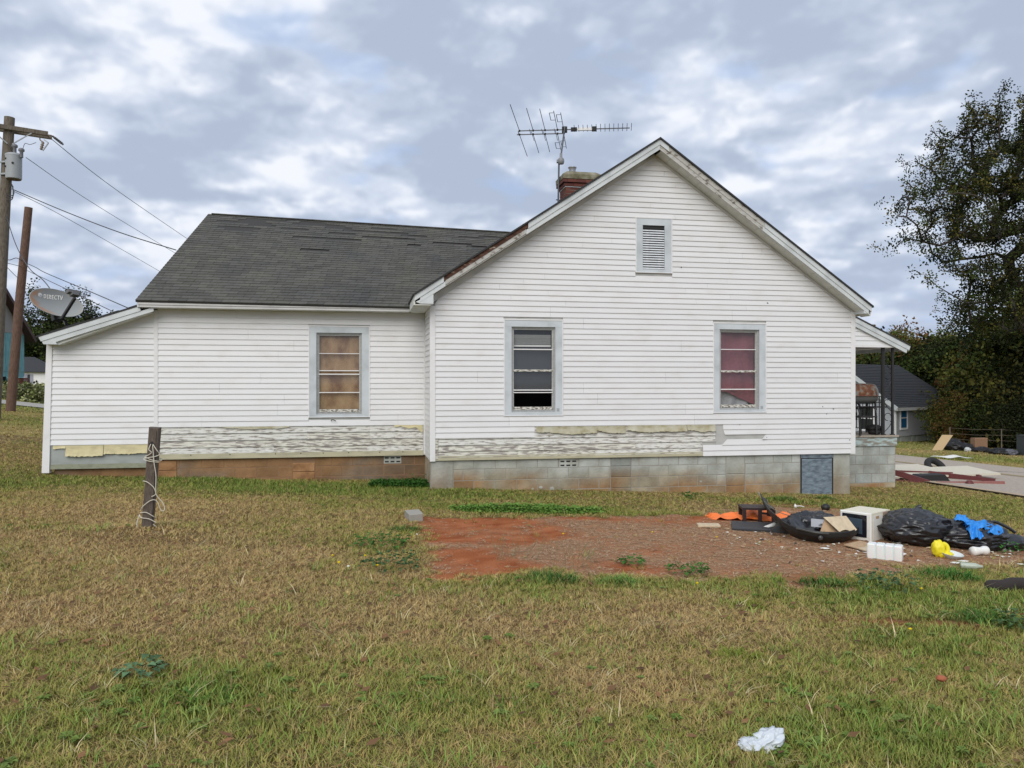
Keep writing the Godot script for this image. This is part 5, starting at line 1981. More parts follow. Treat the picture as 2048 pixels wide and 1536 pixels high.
func trees() -> void:
	M.foliage = mat(1, 1, 1, 0.8)
	M.foliage.vertex_color_use_as_albedo = true
	M.foliage.backlight_enabled = true
	M.foliage.backlight = Color(0.3, 0.35, 0.15)
	M.foliage.metallic_specular = 0.2
	var small := leaf_bunch(1, 26, 0.30, 0.14, 0.042)
	var big := leaf_bunch(2, 22, 0.55, 0.28, 0.085)
	var dk := Color(0.024, 0.03, 0.013)
	var green := Color(0.06, 0.085, 0.024)
	var olive := Color(0.12, 0.11, 0.03)
	var yel := Color(0.16, 0.165, 0.04)
	var rust := Color(0.16, 0.085, 0.034)
	# the big oak that leans in from the right
	var ob := on(29.6, -40.0)
	tree("oak_tree", "large spreading tree with open lacy crown at the right border", ob, 5.0, [[Vector3(-6.3, 12.6, 0.5), Vector3(4.4, 3.4, 3.5)], [Vector3(-3.5, 15.6, 0), Vector3(4.6, 3.0, 4)],
		[Vector3(-2.0, 13.2, 0), Vector3(8.0, 5.6, 6.5)], [Vector3(-5.2, 11.5, 1.0), Vector3(5.2, 3.6, 4.5)], [Vector3(-4.6, 8.0, 0.5), Vector3(2.9, 2.0, 3.0)], [Vector3(2.5, 14.5, 0), Vector3(6.5, 6.0, 6.0)], [Vector3(-1.0, 16.5, -1), Vector3(5.5, 3.6, 5)], [Vector3(2.5, 10, 0.5), Vector3(4.5, 4.0, 5)]],
		460, 7, small, [dk, dk, green, dk, olive], 0.40, 7, "", 0.34)
	var specs := [
		[1690, 668, 70.0, 3.9, [olive, green], "olive bushy tree beyond the porch roof"],
		[1748, 672, 66.0, 3.4, [rust, olive, green], "reddish brown tree rising behind the porch"],
		[1803, 656, 72.0, 3.9, [rust, olive, olive], "rusty autumn tree behind the neighbour's ridge"],
		[1852, 648, 74.0, 4.0, [yel, olive, rust], "yellowing tree with wispy top left of the big tree"],
		[1905, 660, 70.0, 3.4, [yel, green, yel], "yellow green tree beyond the neighbour's far roof end"],
		[1938, 650, 60.0, 3.4, [green, dk], "green tree between the yellow ones and the dark thicket"],
		[1775, 705, 62.0, 3.0, [green, dk, green], "dark green tree close behind the neighbour's roof"],
		[1838, 712, 62.0, 3.2, [dk, dk, green], "very dark evergreen behind the neighbour's roof end"],
		[1905, 735, 66.0, 2.6, [dk, dk], "black green evergreen at the end of the neighbour's house"],
		[2000, 612, 56.0, 3.9, [dk, green], "tall dark tree under the oak's left limbs"],
		[2050, 596, 48.0, 4.0, [dk, green, olive], "tall dark olive tree below the oak at the right border"],
		[2120, 590, 47.0, 4.6, [dk, green], "dark tree cut by the right border of the view"],
		[1968, 705, 54.0, 2.2, [olive, rust, yel], "mid sized brownish tree standing right of the neighbour's house"],
		[2010, 700, 49.0, 2.5, [yel, olive, green], "yellow leaved tree in front of the dark thicket"],
		[2062, 730, 45.0, 2.5, [dk, olive], "dark low tree behind the trash bags at the right"],
	]
	var i := 0
	for s in specs:
		var X: float = (s[0] - 1024.0) / 1538.0 * s[2]
		var b := on(X, -s[2])
		var top: float = 1.6 - (s[1] - 768.0) / 1538.0 * s[2]
		var h := top - b.y
		var w: float = s[3]
		tree("woodland_tree", s[5], b, h * 0.3, [[Vector3(0, h * 0.56, 0), Vector3(w, h * 0.44, w)], [Vector3(0, h * 0.30, 0.5), Vector3(w * 1.05, h * 0.27, w)]], 85, 14, big, s[4], 0.16, 100 + i, "trees in the woods across the road", 0.75)
		i += 1
	var shrubs := [[1905, 800, 49.0, 1.1, [olive, green], "twiggy shrub against the neighbour's side wall"], [1935, 800, 47.0, 1.4, [olive, rust], "brown green shrub behind the leaning board"], [1975, 790, 47.0, 1.7, [dk, olive], "dark shrub behind the cardboard box"], [2005, 800, 45.0, 1.9, [dk, green], "dark green shrub left of the dark bin"], [2046, 810, 43.0, 1.7, [dk, dk], "nearly black shrub behind the dark bin"]]
	for s in shrubs:
		var X: float = (s[0] - 1024.0) / 1538.0 * s[2]
		var b := on(X, -s[2])
		var h: float = 1.6 - (s[1] - 768.0) / 1538.0 * s[2] - b.y
		tree("woodland_shrub", s[5], b, h * 0.25, [[Vector3(0, h * 0.5, 0), Vector3(s[3], h * 0.52, s[3])]], 46, 14, small, s[4], 0.05, 200 + i, "shrubs at the wood's edge", 0.45)
		i += 1
	# left: the tree behind the dish and a dark hedge-like tree under it
	var lb := on(-52.5, -88.0)
	tree("field_tree", "open crowned tree behind the satellite dish", lb, 4.5, [[Vector3(0, 8.0, 0), Vector3(5.2, 3.2, 5)], [Vector3(3.0, 7.0, 0), Vector3(4.4, 2.2, 4)]], 110, 5, big, [dk, green, dk], 0.24, 31, "", 0.6)
	tree("field_tree", "dense dark evergreen between the turquoise building and the lean-to", on(-50.5, -84.0), 1.6, [[Vector3(0, 3.3, 0), Vector3(3.6, 3.6, 3.4)], [Vector3(3.2, 2.6, 0.5), Vector3(3.4, 2.9, 3)]], 110, 16, big, [dk, dk, green], 0.16, 32, "", 0.6)
	var pale := Color(0.30, 0.32, 0.18)
	for k in 6:
		var q: Array = [[-19.6, -30.2, 0.5, "white flecked weedy shrub left of the brown pole"], [-23.5, -36.0, 0.8, "pale flowering shrub right of the brown pole"], [-22.4, -35.4, 0.75, "pale flowering shrub nearest the lean-to"], [-24.8, -36.6, 0.8, "pale flowering shrub below the red brick pier"], [-21.3, -34.9, 0.6, "small pale shrub half hidden by the lean-to corner"], [-26.2, -37.2, 0.8, "pale shrub at the left border below the turquoise wall"]][k]
		if k == 0:
			q = [-25.5, -35.6, 0.6, q[3]]
		tree("flowering_shrub", q[3], on(q[0], q[1]), 0.15, [[Vector3(0, 0.22, 0), Vector3(q[2], 0.24, q[2])]], 30, 9, small, [pale, green, Color(0.12, 0.14, 0.06), pale], 0.02, 300 + k, "flowering shrubs beyond the side street", 0.13)
	# woods that close the view far behind, one mass
	var xf := []
	var cl := []
	var r := RandomNumberGenerator.new()
	r.seed = 91
	for n in 9000:
		var right := n % 3 != 0
		var x := r.randf_range(28.0, 120.0) if right else r.randf_range(-120.0, -46.0)
		var d := (r.randf_range(80.0, 92.0) if right else r.randf_range(92.0, 104.0)) - (maxf(0.0, x - 50.0) * 0.55 if right else 0.0)
		var b := gy(x, -d)
		var h := (9.0 if right else 7.0) + 2.2 * nz.get_noise_2d(x * 25.0, d * 10.0)
		var p := Vector3(x, b + h * pow(r.randf(), 0.8), -d)
		xf.append(Transform3D(Basis(Vector3(r.randfn(), r.randfn(), r.randfn()).normalized(), r.randf() * TAU).scaled(Vector3.ONE * r.randf_range(1.6, 3.0)), p))
		cl.append([dk, green, olive, rust, green][int(absf(nz.get_noise_2d(x * 20.0, 5.0)) * 12.0) % 5] * r.randf_range(0.8, 1.2))
	tag(multi("distant_woods", big, M.foliage, xf, cl, self), "distant mass of trees closing the view", "woods")


# ---------------------------------------------------------------- things on and round the house
func dish() -> void:
	var c := Vector3(-8.42, 3.06, -14.15)
	var D := thing("satellite_dish", "grey oval satellite dish with orange rust on its left rim, on the lean-to roof", "satellite dish", c)
	var nrm := Vector3(0.90, 0.42, 0.42).normalized()
	var x := Vector3.UP.cross(nrm).normalized()
	x = (x + Vector3(0, -0.10, 0)).normalized()
	var y := nrm.cross(x).normalized()
	x = y.cross(nrm)
	var B := Basis(x, y, nrm)
	var hx := 0.50
	var hy := 0.275
	var g := []
	var gb := []
	for i in 13:
		var s := i / 12.0
		var row := []
		var rb := []
		for j in 48:
			var a := TAU * j / 48.0
			var p := Vector3(cos(a) * hx * s, sin(a) * hy * s, 0.09 * s * s)
			row.append(B * p)
			rb.append(B * (p + Vector3(0, 0, -0.012)))
		g.append(row); gb.append(rb)
	g.reverse()
	var mb := MB.new()
	mb.colored = true
	mb.sheet(g, true, true)
	for i in mb.v.size():
		var q := B.inverse() * mb.v[i]
		var rr := Vector2(q.x / hx, q.y / hy)
		var n := nz.get_noise_2d(q.x * 700.0, q.y * 700.0)
		var rust := smoothstep(0.62, 0.95, rr.length() + n * 0.22) * smoothstep(0.10, 0.8, -rr.x - rr.y * 0.25)
		mb.c[i] = Color(0.36, 0.37, 0.36).lerp(Color(0.50, 0.20, 0.06), clampf(rust, 0.0, 1.0)).lerp(Color(0.45, 0.42, 0.34), smoothstep(0.85, 1.0, rr.length()) * 0.6)
	var m := mat(1, 1, 1, 0.5)
	m.vertex_color_use_as_albedo = true
	part("reflector", mb, m, D)
	mb = MB.new()
	gb.reverse()
	mb.sheet(gb, true)
	var rim := []
	for j in 49:
		var a := TAU * j / 48.0
		rim.append(B * Vector3(cos(a) * hx, sin(a) * hy, 0.084))
	mb.tube(rim, [0.008], 6, false)
	part("back", mb, M.greymetal, D)
	# lettering printed on the face, following its curve
	var tm := TextMesh.new()
	var f := SystemFont.new()
	f.font_names = PackedStringArray(["Droid Sans"])
	f.font_weight = 700
	tm.font = f
	tm.text = "DIRECTV"
	tm.font_size = 32
	tm.pixel_size = 0.0030
	tm.depth = 0.002
	var arr := tm.surface_get_arrays(0)
	var mat_w := mat(0.80, 0.80, 0.78, 0.5)
	var vv: PackedVector3Array = arr[Mesh.ARRAY_VERTEX]
	var bb := AABB(vv[0], Vector3.ZERO)
	for p in vv:
		bb = bb.expand(p)
	for i in vv.size():
		var p := vv[i] - bb.get_center()
		var q := Vector2(p.x * 0.36 / bb.size.x - 0.02, p.y * 0.36 / bb.size.x * 1.15 + 0.135 + (p.x * 0.36 / bb.size.x) * 0.10)
		var rr := Vector2(q.x / hx, q.y / hy).length_squared()
		vv[i] = B * Vector3(q.x, q.y, 0.09 * rr + 0.004 + p.z)
	arr[Mesh.ARRAY_VERTEX] = vv
	var am := ArrayMesh.new()
	am.add_surface_from_arrays(Mesh.PRIMITIVE_TRIANGLES, arr)
	var o := MeshInstance3D.new()
	o.name = "lettering"
	o.mesh = am
	o.material_override = mat_w
	D.add_child(o, true)
	mb = MB.new()      # the round swirl before the word
	for ring in [[0.0, 0.045, 0.0, TAU * 0.62], [0.02, 0.032, 2.6, 2.6 + TAU * 0.5]]:
		var r0: float = ring[0]
		var r1: float = ring[1]
		for k in 20:
			var a0 := lerpf(ring[2], ring[3], k / 20.0)
			var a1 := lerpf(ring[2], ring[3], (k + 1) / 20.0)
			var pt := func(a, r):
				var q := Vector2(-0.27 + cos(a) * r, 0.115 + sin(a) * r)
				return B * Vector3(q.x, q.y, 0.09 * Vector2(q.x / hx, q.y / hy).length_squared() + 0.004 + ring[0] * 0.05)
			mb.quad(pt.call(a0, r0), pt.call(a0, r1), pt.call(a1, r1), pt.call(a1, r0))
	part("emblem", mb, mat_w, D)
	# arm, receiver heads, mount
	var foot := B * Vector3(0.04, -hy * 0.98, 0.05)
	var lnb := B * Vector3(-0.02, -0.10, 0.60)
	var elbow := B * Vector3(0.02, -hy - 0.05, 0.12)
	mb = MB.new()
	mb.bar(foot + B * Vector3(0, 0.02, -0.1), elbow, 0.05, 0.03)
	mb.bar(elbow, lnb + B * Vector3(0, -0.06, 0.0), 0.05, 0.035)
	part("arm", mb, mat(0.05, 0.05, 0.052, 0.6), D)
	mb = MB.new()
	mb.obox(Transform3D(B, lnb + B * Vector3(0, 0.02, 0)), Vector3(0.12, 0.07, 0.10))
	mb.obox(Transform3D(B, lnb + B * Vector3(0, 0.065, -0.015)), Vector3(0.22, 0.06, 0.09))
	part("receiver_head", mb, mat(0.14, 0.14, 0.14, 0.6), D)
	var base := Vector3(0.06, 2.585 - c.y, -0.30)
	mb = MB.new()
	mb.tube([base, base + Vector3(0.0, 0.20, 0.04), foot + B * Vector3(0, 0.1, -0.12)], [0.025], 8)
	mb.obox(Transform3D(Basis(Vector3.BACK, 0.33), base), Vector3(0.2, 0.02, 0.16))
	mb.obox(Transform3D(B, B * Vector3(0.03, -0.2, -0.06)), Vector3(0.14, 0.2, 0.08))
	part("mount", mb, mat(0.05, 0.05, 0.052, 0.6), D)


func antenna() -> void:
	var A := thing("tv_antenna", "long rooftop tv antenna on a mast strapped to the chimney", "antenna", Vector3(1.02, 5.2, -17.2))
	var o := Vector3(1.02, 5.2, -17.2)
	var mb := MB.new()
	mb.tube([Vector3(-0.01, -0.9, 0), Vector3(0.03, 1.36, 0)], [0.02], 8)
	part("mast", mb, M.alu, A)
	mb = MB.new()
	mb.obox(Transform3D(Basis(), Vector3(0.03, 1.38, 0)), Vector3(0.10, 0.06, 0.1))
	mb.lathe([Vector2(0.0, 0.0), Vector2(0.06, 0.015), Vector2(0.075, 0.07), Vector2(0.065, 0.13), Vector2(0.03, 0.16), Vector2(0.028, 0.25), Vector2(0.0, 0.26)], 14, Transform3D(Basis(), Vector3(0.075, 1.30, 0.02)))
	part("rotator", mb, mat(0.24, 0.24, 0.25, 0.5), A)
	mb = MB.new()
	mb.tube([Vector3(0.075, 1.5, 0.02), Vector3(0.17, 2.2, -0.12)], [0.018], 8)
	part("upper_mast", mb, M.alu, A)
	mb = MB.new()
	mb.bar(Vector3(-0.03, 0.52, 0.0), Vector3(0.16, 0.57, -0.3), 0.02, 0.02)
	part("chimney_strap", mb, M.alu, A)
	var p0 := Vector3(0.15, 7.34, -17.44) - o
	var p1 := Vector3(2.64, 7.34, -17.24) - o
	var ax := (p1 - p0).normalized()
	var low := Vector3(0, -0.085, 0)
	mb = MB.new()
	mb.bar(p0, p1, 0.02, 0.02)
	part("boom", mb, M.alu, A)
	mb = MB.new()
	mb.bar(p0 + low - ax * 0.04, p0 + low + ax * 1.05, 0.02, 0.02)
	mb.bar(p0 - ax * 0.005, p0 + low, 0.03, 0.02)
	part("lower_boom", mb, M.alu, A)
	mb = MB.new()
	mb.bar(p0 + ax * 0.98, p0 + ax * 1.10, 0.09, 0.12)
	mb.bar(p0 + ax * 1.18, p0 + ax * 1.32, 0.06, 0.08)
	mb.bar(p0 + ax * 1.66, p0 + ax * 1.76, 0.06, 0.10)
	part("clamp", mb, M.dark, A)
	mb = MB.new()
	mb.bar(p0 + ax * 1.33, p0 + ax * 1.655, 0.045, 0.06)
	part("label_plate", mb, M.trimwhite, A)
	var dir := Vector3(-0.1255, 0, 0.992)
	for q in [[0.02, 1.67, 0.0], [0.33, 1.42, 0.0], [0.60, 1.36, 0.0], [0.88, 1.22, 0.45], [1.02, 1.1, 0.45]]:
		var b: Vector3 = p0 + ax * q[0]
		mb = MB.new()
		mb.obox(Transform3D(Basis(), b), Vector3(0.035, 0.035, 0.05))
		mb.obox(Transform3D(Basis(), b + low), Vector3(0.035, 0.035, 0.05))
		part("insulator", mb, M.dark, A)
		for s in [1.0, -1.0]:
			mb = MB.new()
			var root: Vector3 = b if s > 0 else b + low
			var e: Vector3 = root + dir * q[1] * s
			mb.tube([root, e], [0.0075], 5)
			if q[2] > 0.0:
				var a0: Vector3 = root + dir * s * (q[1] - q[2] - 0.12) + ax * 0.10
				var a1: Vector3 = root + dir * s * (q[1] - 0.12) + ax * 0.10
				a0 -= ax * 0.20; a1 -= ax * 0.20
				mb.tube([a0, a1], [0.0075], 5)
				mb.tube([a0, a0 + ax * 0.10], [0.006], 5)
				mb.tube([a1, a1 + ax * 0.10], [0.006], 5)
			part("element", mb, M.alu, A)
			if q[0] > 0.1 and q[0] < 0.9:
				mb = MB.new()
				var r2: Vector3 = (b if s < 0 else b + low) - ax * 0.05
				mb.tube([r2, r2 + dir * s * (0.75 if s < 0 else 0.35)], [0.006], 5)
				part("short_element", mb, M.alu, A)
	for k in 14:
		var b: Vector3 = p0 + ax * (1.26 + k * 0.098)
		mb = MB.new()
		var h := 0.16 if k < 5 else 0.19
		mb.tube([b + dir * h + Vector3(0, 0.045, 0), b + Vector3(0, 0.02, 0), b - dir * h], [0.0065], 5)
		part("director", mb, M.alu, A)


func poles() -> void:
	var U := thing("utility_pole", "tall grey wooden utility pole with double crossarm at the left border", "utility pole", on(-16.2, -24.0))
	var o: Vector3 = U.position
	var top := Vector3(-15.68, 9.92, -24.0) - o
	var mb := MB.new()
	mb.tube([Vector3(0, -0.5, 0), top * 0.5, top], [0.19, 0.165, 0.145], 14)
	part("pole", mb, M.pole, U)
	var arm := Vector3(0.80, 0, -0.55).normalized()
	var c := Vector3(-15.68, 9.55, -24.0) - o
	var side := Vector3(0.55, 0, 0.80).normalized()
	for s in [0.17, -0.17]:
		mb = MB.new()
		mb.bar(c - arm * 1.05 + side * s, c + arm * (1.02 if s > 0 else 1.15) + side * s, 0.10, 0.13)
		part("crossarm", mb, M.pole, U)
	for s in [1.0, -1.0]:
		mb = MB.new()
		mb.bar(c + arm * 0.58 * s + side * 0.2 - Vector3(0, 0.06, 0), c + arm * 0.06 * s - Vector3(0, 0.50, 0) + side * 0.16, 0.035, 0.03)
		part("brace", mb, M.greymetal, U)
	# the fuse cutout hanging under the arm and the long insulator at its end
	mb = MB.new()
	var q := c + arm * 0.86 + Vector3(0, -0.12, 0.1)
	mb.tube(curve([q, q + Vector3(0.02, -0.1, 0.02), q + Vector3(0.12, -0.16, 0.04)], 3), [0.018], 6)
	mb.lathe([Vector2(0.02, 0), Vector2(0.05, 0.02), Vector2(0.03, 0.06), Vector2(0.055, 0.09), Vector2(0.03, 0.13), Vector2(0.055, 0.16), Vector2(0.03, 0.2), Vector2(0.05, 0.24), Vector2(0.02, 0.27)], 12, Transform3D(Basis(Vector3.BACK, -0.25), q + Vector3(0.06, -0.42, 0.04)))
	part("fuse_insulator", mb, mat(0.23, 0.17, 0.12, 0.35), U)
	mb = MB.new()
	mb.bar(q + Vector3(0.16, -0.10, 0.05), q + Vector3(0.30, -0.20, 0.05), 0.03, 0.03)
	mb.bar(q + Vector3(0.30, -0.20, 0.05), q + Vector3(0.12, -0.45, 0.05), 0.028, 0.028)
	part("fuse_tube", mb, M.greymetal, U)
	mb = MB.new()
	var e := c + arm * 1.15
	mb.tube([e, e + Vector3(0.28, -0.24, -0.12)], [0.03, 0.03], 8)
	for k in 5:
		mb.obox(Transform3D(Basis(Vector3.BACK, -0.7), e + Vector3(0.28, -0.24, -0.12) * (0.25 + 0.14 * k)), Vector3(0.03, 0.075, 0.075))
	part("strain_insulator", mb, mat(0.06, 0.06, 0.065, 0.5), U)
	# the can transformer on the pole's right side
	var tp := Vector3(-15.42, 7.93, -23.8)
	var T := thing("pole_transformer", "pale grey can shaped transformer bolted to the utility pole", "transformer", tp)
	mb = MB.new()
	mb.lathe([Vector2(0.0, 0.0), Vector2(0.20, 0.0), Vector2(0.22, 0.03), Vector2(0.225, 0.70), Vector2(0.235, 0.72), Vector2(0.235, 0.755), Vector2(0.17, 0.80), Vector2(0.0, 0.83)], 22)
	part("tank", mb, mat(0.42, 0.44, 0.45, 0.5, M.fine, Vector3(3, 3, 3)), T)
	mb = MB.new()
	mb.lathe([Vector2(0.201, -0.004), Vector2(0.0, -0.006)], 20)
	part("tank_bottom", mb, mat(0.12, 0.08, 0.08, 0.7), T)
	for s in [[0.03, 0.98, 0.0], [0.27, 0.84, 0.05]]:
		mb = MB.new()
		mb.lathe([Vector2(0.05, -0.18), Vector2(0.05, 0.0), Vector2(0.085, 0.02), Vector2(0.085, 0.08), Vector2(0.05, 0.11), Vector2(0.0, 0.12)], 12, Transform3D(Basis(), Vector3(s[0], s[1], s[2])))
		part("bushing", mb, mat(0.16, 0.16, 0.17, 0.4), T)
	for yy in [0.18, 0.55]:
		mb = MB.new()
		mb.bar(Vector3(-0.18, yy, 0.0), Vector3(-0.44, yy, -0.06), 0.10, 0.05)
		part("bracket", mb, M.greymetal, T)
	for s in [[0.10, 0.46, 0.21], [-0.14, 0.36, 0.19], [-0.12, 0.60, 0.19]]:
		mb = MB.new()
		mb.obox(Transform3D(Basis(), Vector3(s[0], s[1], s[2])), Vector3(0.05, 0.05, 0.03))
		part("terminal", mb, M.dark, T)
	# the second pole
	var b2 := on(-18.3, -28.0)
	mb = MB.new()
	mb.tube([Vector3(0, -0.5, 0), Vector3(0.34, 3.7, 0), Vector3(0.70, 8.03 - b2.y, 0)], [0.165, 0.15, 0.13], 14)
	var rp := single("brown_pole", mb, M.redpole, "leaning reddish brown wooden pole without crossarm, left of the lean-to", "utility pole")
	rp.position = b2
	# wires
	var P := func(u, v, d): return Vector3((u - 1024.0) / 1538.0 * d, 1.6 - (v - 768.0) / 1538.0 * d, -d)
	var lines := [
		["uppermost wire, from the crossarm's end", [P.call(93, 270, 24.5), P.call(240, 385, 33.0), P.call(430, 515, 50.0)], 0.012],
		["wire from the top of the transformer", [P.call(52, 315, 24.0), P.call(200, 415, 32.0), P.call(420, 548, 48.0)], 0.010],
		["thick service cable sagging from under the transformer to the roof", [P.call(24, 378, 24.0), P.call(130, 423, 23.0), P.call(240, 465, 21.5), P.call(352, 500, 20.0)], 0.014],
		["thin wire below the thick service cable", [P.call(26, 382, 24.0), P.call(140, 440, 28.0), P.call(360, 566, 40.0)], 0.009],
		["steep cable from the pole down behind the dish", [P.call(12, 430, 24.0), P.call(32, 490, 22.0), P.call(58, 536, 20.0), P.call(86, 560, 18.0), P.call(108, 592, 16.0), P.call(130, 650, 15.6)], 0.012],
		["cable from the brown pole to the lean-to, upper of two", [P.call(52, 526, 28.0), P.call(72, 535, 26.0), P.call(92, 546, 24.0), P.call(180, 583, 20.0), P.call(270, 622, 17.5)], 0.012],
		["cable from the brown pole to the lean-to, lower of two", [P.call(52, 540, 28.0), P.call(120, 572, 23.0), P.call(236, 628, 17.5)], 0.010],
		["cable between both poles, upper of two", [P.call(3, 513, 24.2), P.call(18, 520, 25.5), P.call(32, 516, 26.5), P.call(44, 521, 27.9)], 0.013],
		["cable between both poles, lower of two", [P.call(2, 524, 24.2), P.call(22, 528, 26.0), P.call(42, 533, 27.9)], 0.010],
		["thin cable running from the pole to behind the dish's left rim", [P.call(6, 526, 24.0), P.call(40, 560, 30.0), P.call(90, 604, 40.0)], 0.010],
	]
	for l in lines:
		mb = MB.new()
		mb.tube(curve(l[1], 6), [l[2]], 5)
		single("power_line", mb, M.wire, l[0], "wire", "wires round the poles")
	for k in 3:
		mb = MB.new()
		var a: Vector3 = P.call(22 + k * 2, 366 + k * 3, 23.9)
		mb.tube(curve([a, P.call(28 - k, 385 + 4 * k, 23.7), P.call(22, 392 + 4 * k, 23.8), P.call(13, 388 + 6 * k, 23.9)], 6), [0.014], 5)
		part("drop_loop", mb, M.wire, T).position = -tp
	mb = MB.new()
	mb.tube(curve([P.call(72, 285, 23.9), P.call(60, 289, 23.9), P.call(50, 287, 23.9), P.call(45, 300, 23.8), P.call(42, 308, 23.8)], 5), [0.009], 5)
	part("jumper_wire", mb, M.wire, T).position = -tp


func post_and_rope() -> void:
	var b := on(-4.1, -8.74)
	var S := thing("wooden_post", "weathered square wooden post standing in the lawn", "post", b)
	var mb := MB.new()
	var t := Transform3D(Basis(Vector3.UP, 0.25) * Basis(Vector3.BACK, -0.07), Vector3(0, 0.54, 0))
	mb.cbox(Vector3(-0.057, -0.74, -0.055), Vector3(0.057, 0.59, 0.055), 0.012)
	for i in mb.v.size():
		mb.v[i] = t * mb.v[i]
		mb.n[i] = t.basis * mb.n[i]
	part("shaft", mb, M.post, S)
	mb = MB.new()
	mb.obox(t * Transform3D(Basis(Vector3.BACK, PI / 4), Vector3(-0.01, 0.40, 0.052)), Vector3(0.045, 0.045, 0.008))
	part("bored_hole", mb, M.dark, S)
	mb = MB.new()
	mb.obox(t * Transform3D(Basis(Vector3.BACK, 0.03), Vector3(0.042, 0.05, 0.0555)), Vector3(0.006, 1.0, 0.003))
	part("split", mb, M.dark, S)
	# rope: knotted at the hole, wound and hanging in loose loops
	mb = MB.new()
	var r := 0.0048
	var w := func(list): return curve(list.map(func(q): return b + t * Vector3(q[0], q[1], q[2])), 6)
	for l in [
		[[-0.02, 0.40, 0.06], [-0.035, 0.34, 0.075], [-0.005, 0.31, 0.075], [-0.03, 0.28, 0.07], [-0.07, 0.26, 0.06]],
		[[0.0, 0.40, 0.06], [0.045, 0.34, 0.075], [0.075, 0.29, 0.05], [0.04, 0.265, 0.07], [-0.04, 0.245, 0.072], [-0.078, 0.235, 0.05]],
		[[-0.078, 0.25, 0.05], [0.0, 0.225, 0.075], [0.078, 0.21, 0.055], [0.08, 0.23, -0.06], [-0.075, 0.24, -0.06], [-0.08, 0.22, 0.05], [0.0, 0.205, 0.074], [0.076, 0.195, 0.05]],
		[[0.0, 0.39, 0.065], [0.03, 0.2, 0.08], [0.06, 0.05, 0.075], [0.066, -0.08, 0.07], [0.07, -0.16, 0.072], [0.03, -0.19, 0.07]],
		[[-0.075, -0.02, 0.05], [-0.02, -0.03, 0.078], [0.05, -0.09, 0.08], [0.085, -0.18, 0.07], [0.15, -0.26, 0.06], [0.175, -0.33, 0.06], [0.14, -0.345, 0.06], [0.09, -0.24, 0.07], [0.03, -0.23, 0.08], [-0.05, -0.30, 0.075], [-0.078, -0.35, 0.05]],
		[[-0.08, -0.38, 0.04], [-0.01, -0.37, 0.078], [0.06, -0.41, 0.07], [0.078, -0.43, 0.03]],
		[[-0.085, -0.40, 0.05], [-0.06, -0.43, 0.07], [0.02, -0.44, 0.08], [0.10, -0.48, 0.075]],
		[[-0.085, -0.40, 0.05], [-0.10, -0.50, 0.07], [-0.07, -0.58, 0.08], [0.0, -0.65, 0.09], [0.06, -0.70, 0.10]],
		[[0.07, -0.5, 0.075], [0.12, -0.55, 0.07], [0.11, -0.60, 0.075], [0.03, -0.655, 0.09], [-0.06, -0.70, 0.10], [-0.12, -0.74, 0.12]],
	]:
		mb.tube(w.call(l), [r], 6)
	single("rope", mb, M.rope, "pale rope wound in loose loops round the wooden post", "rope")


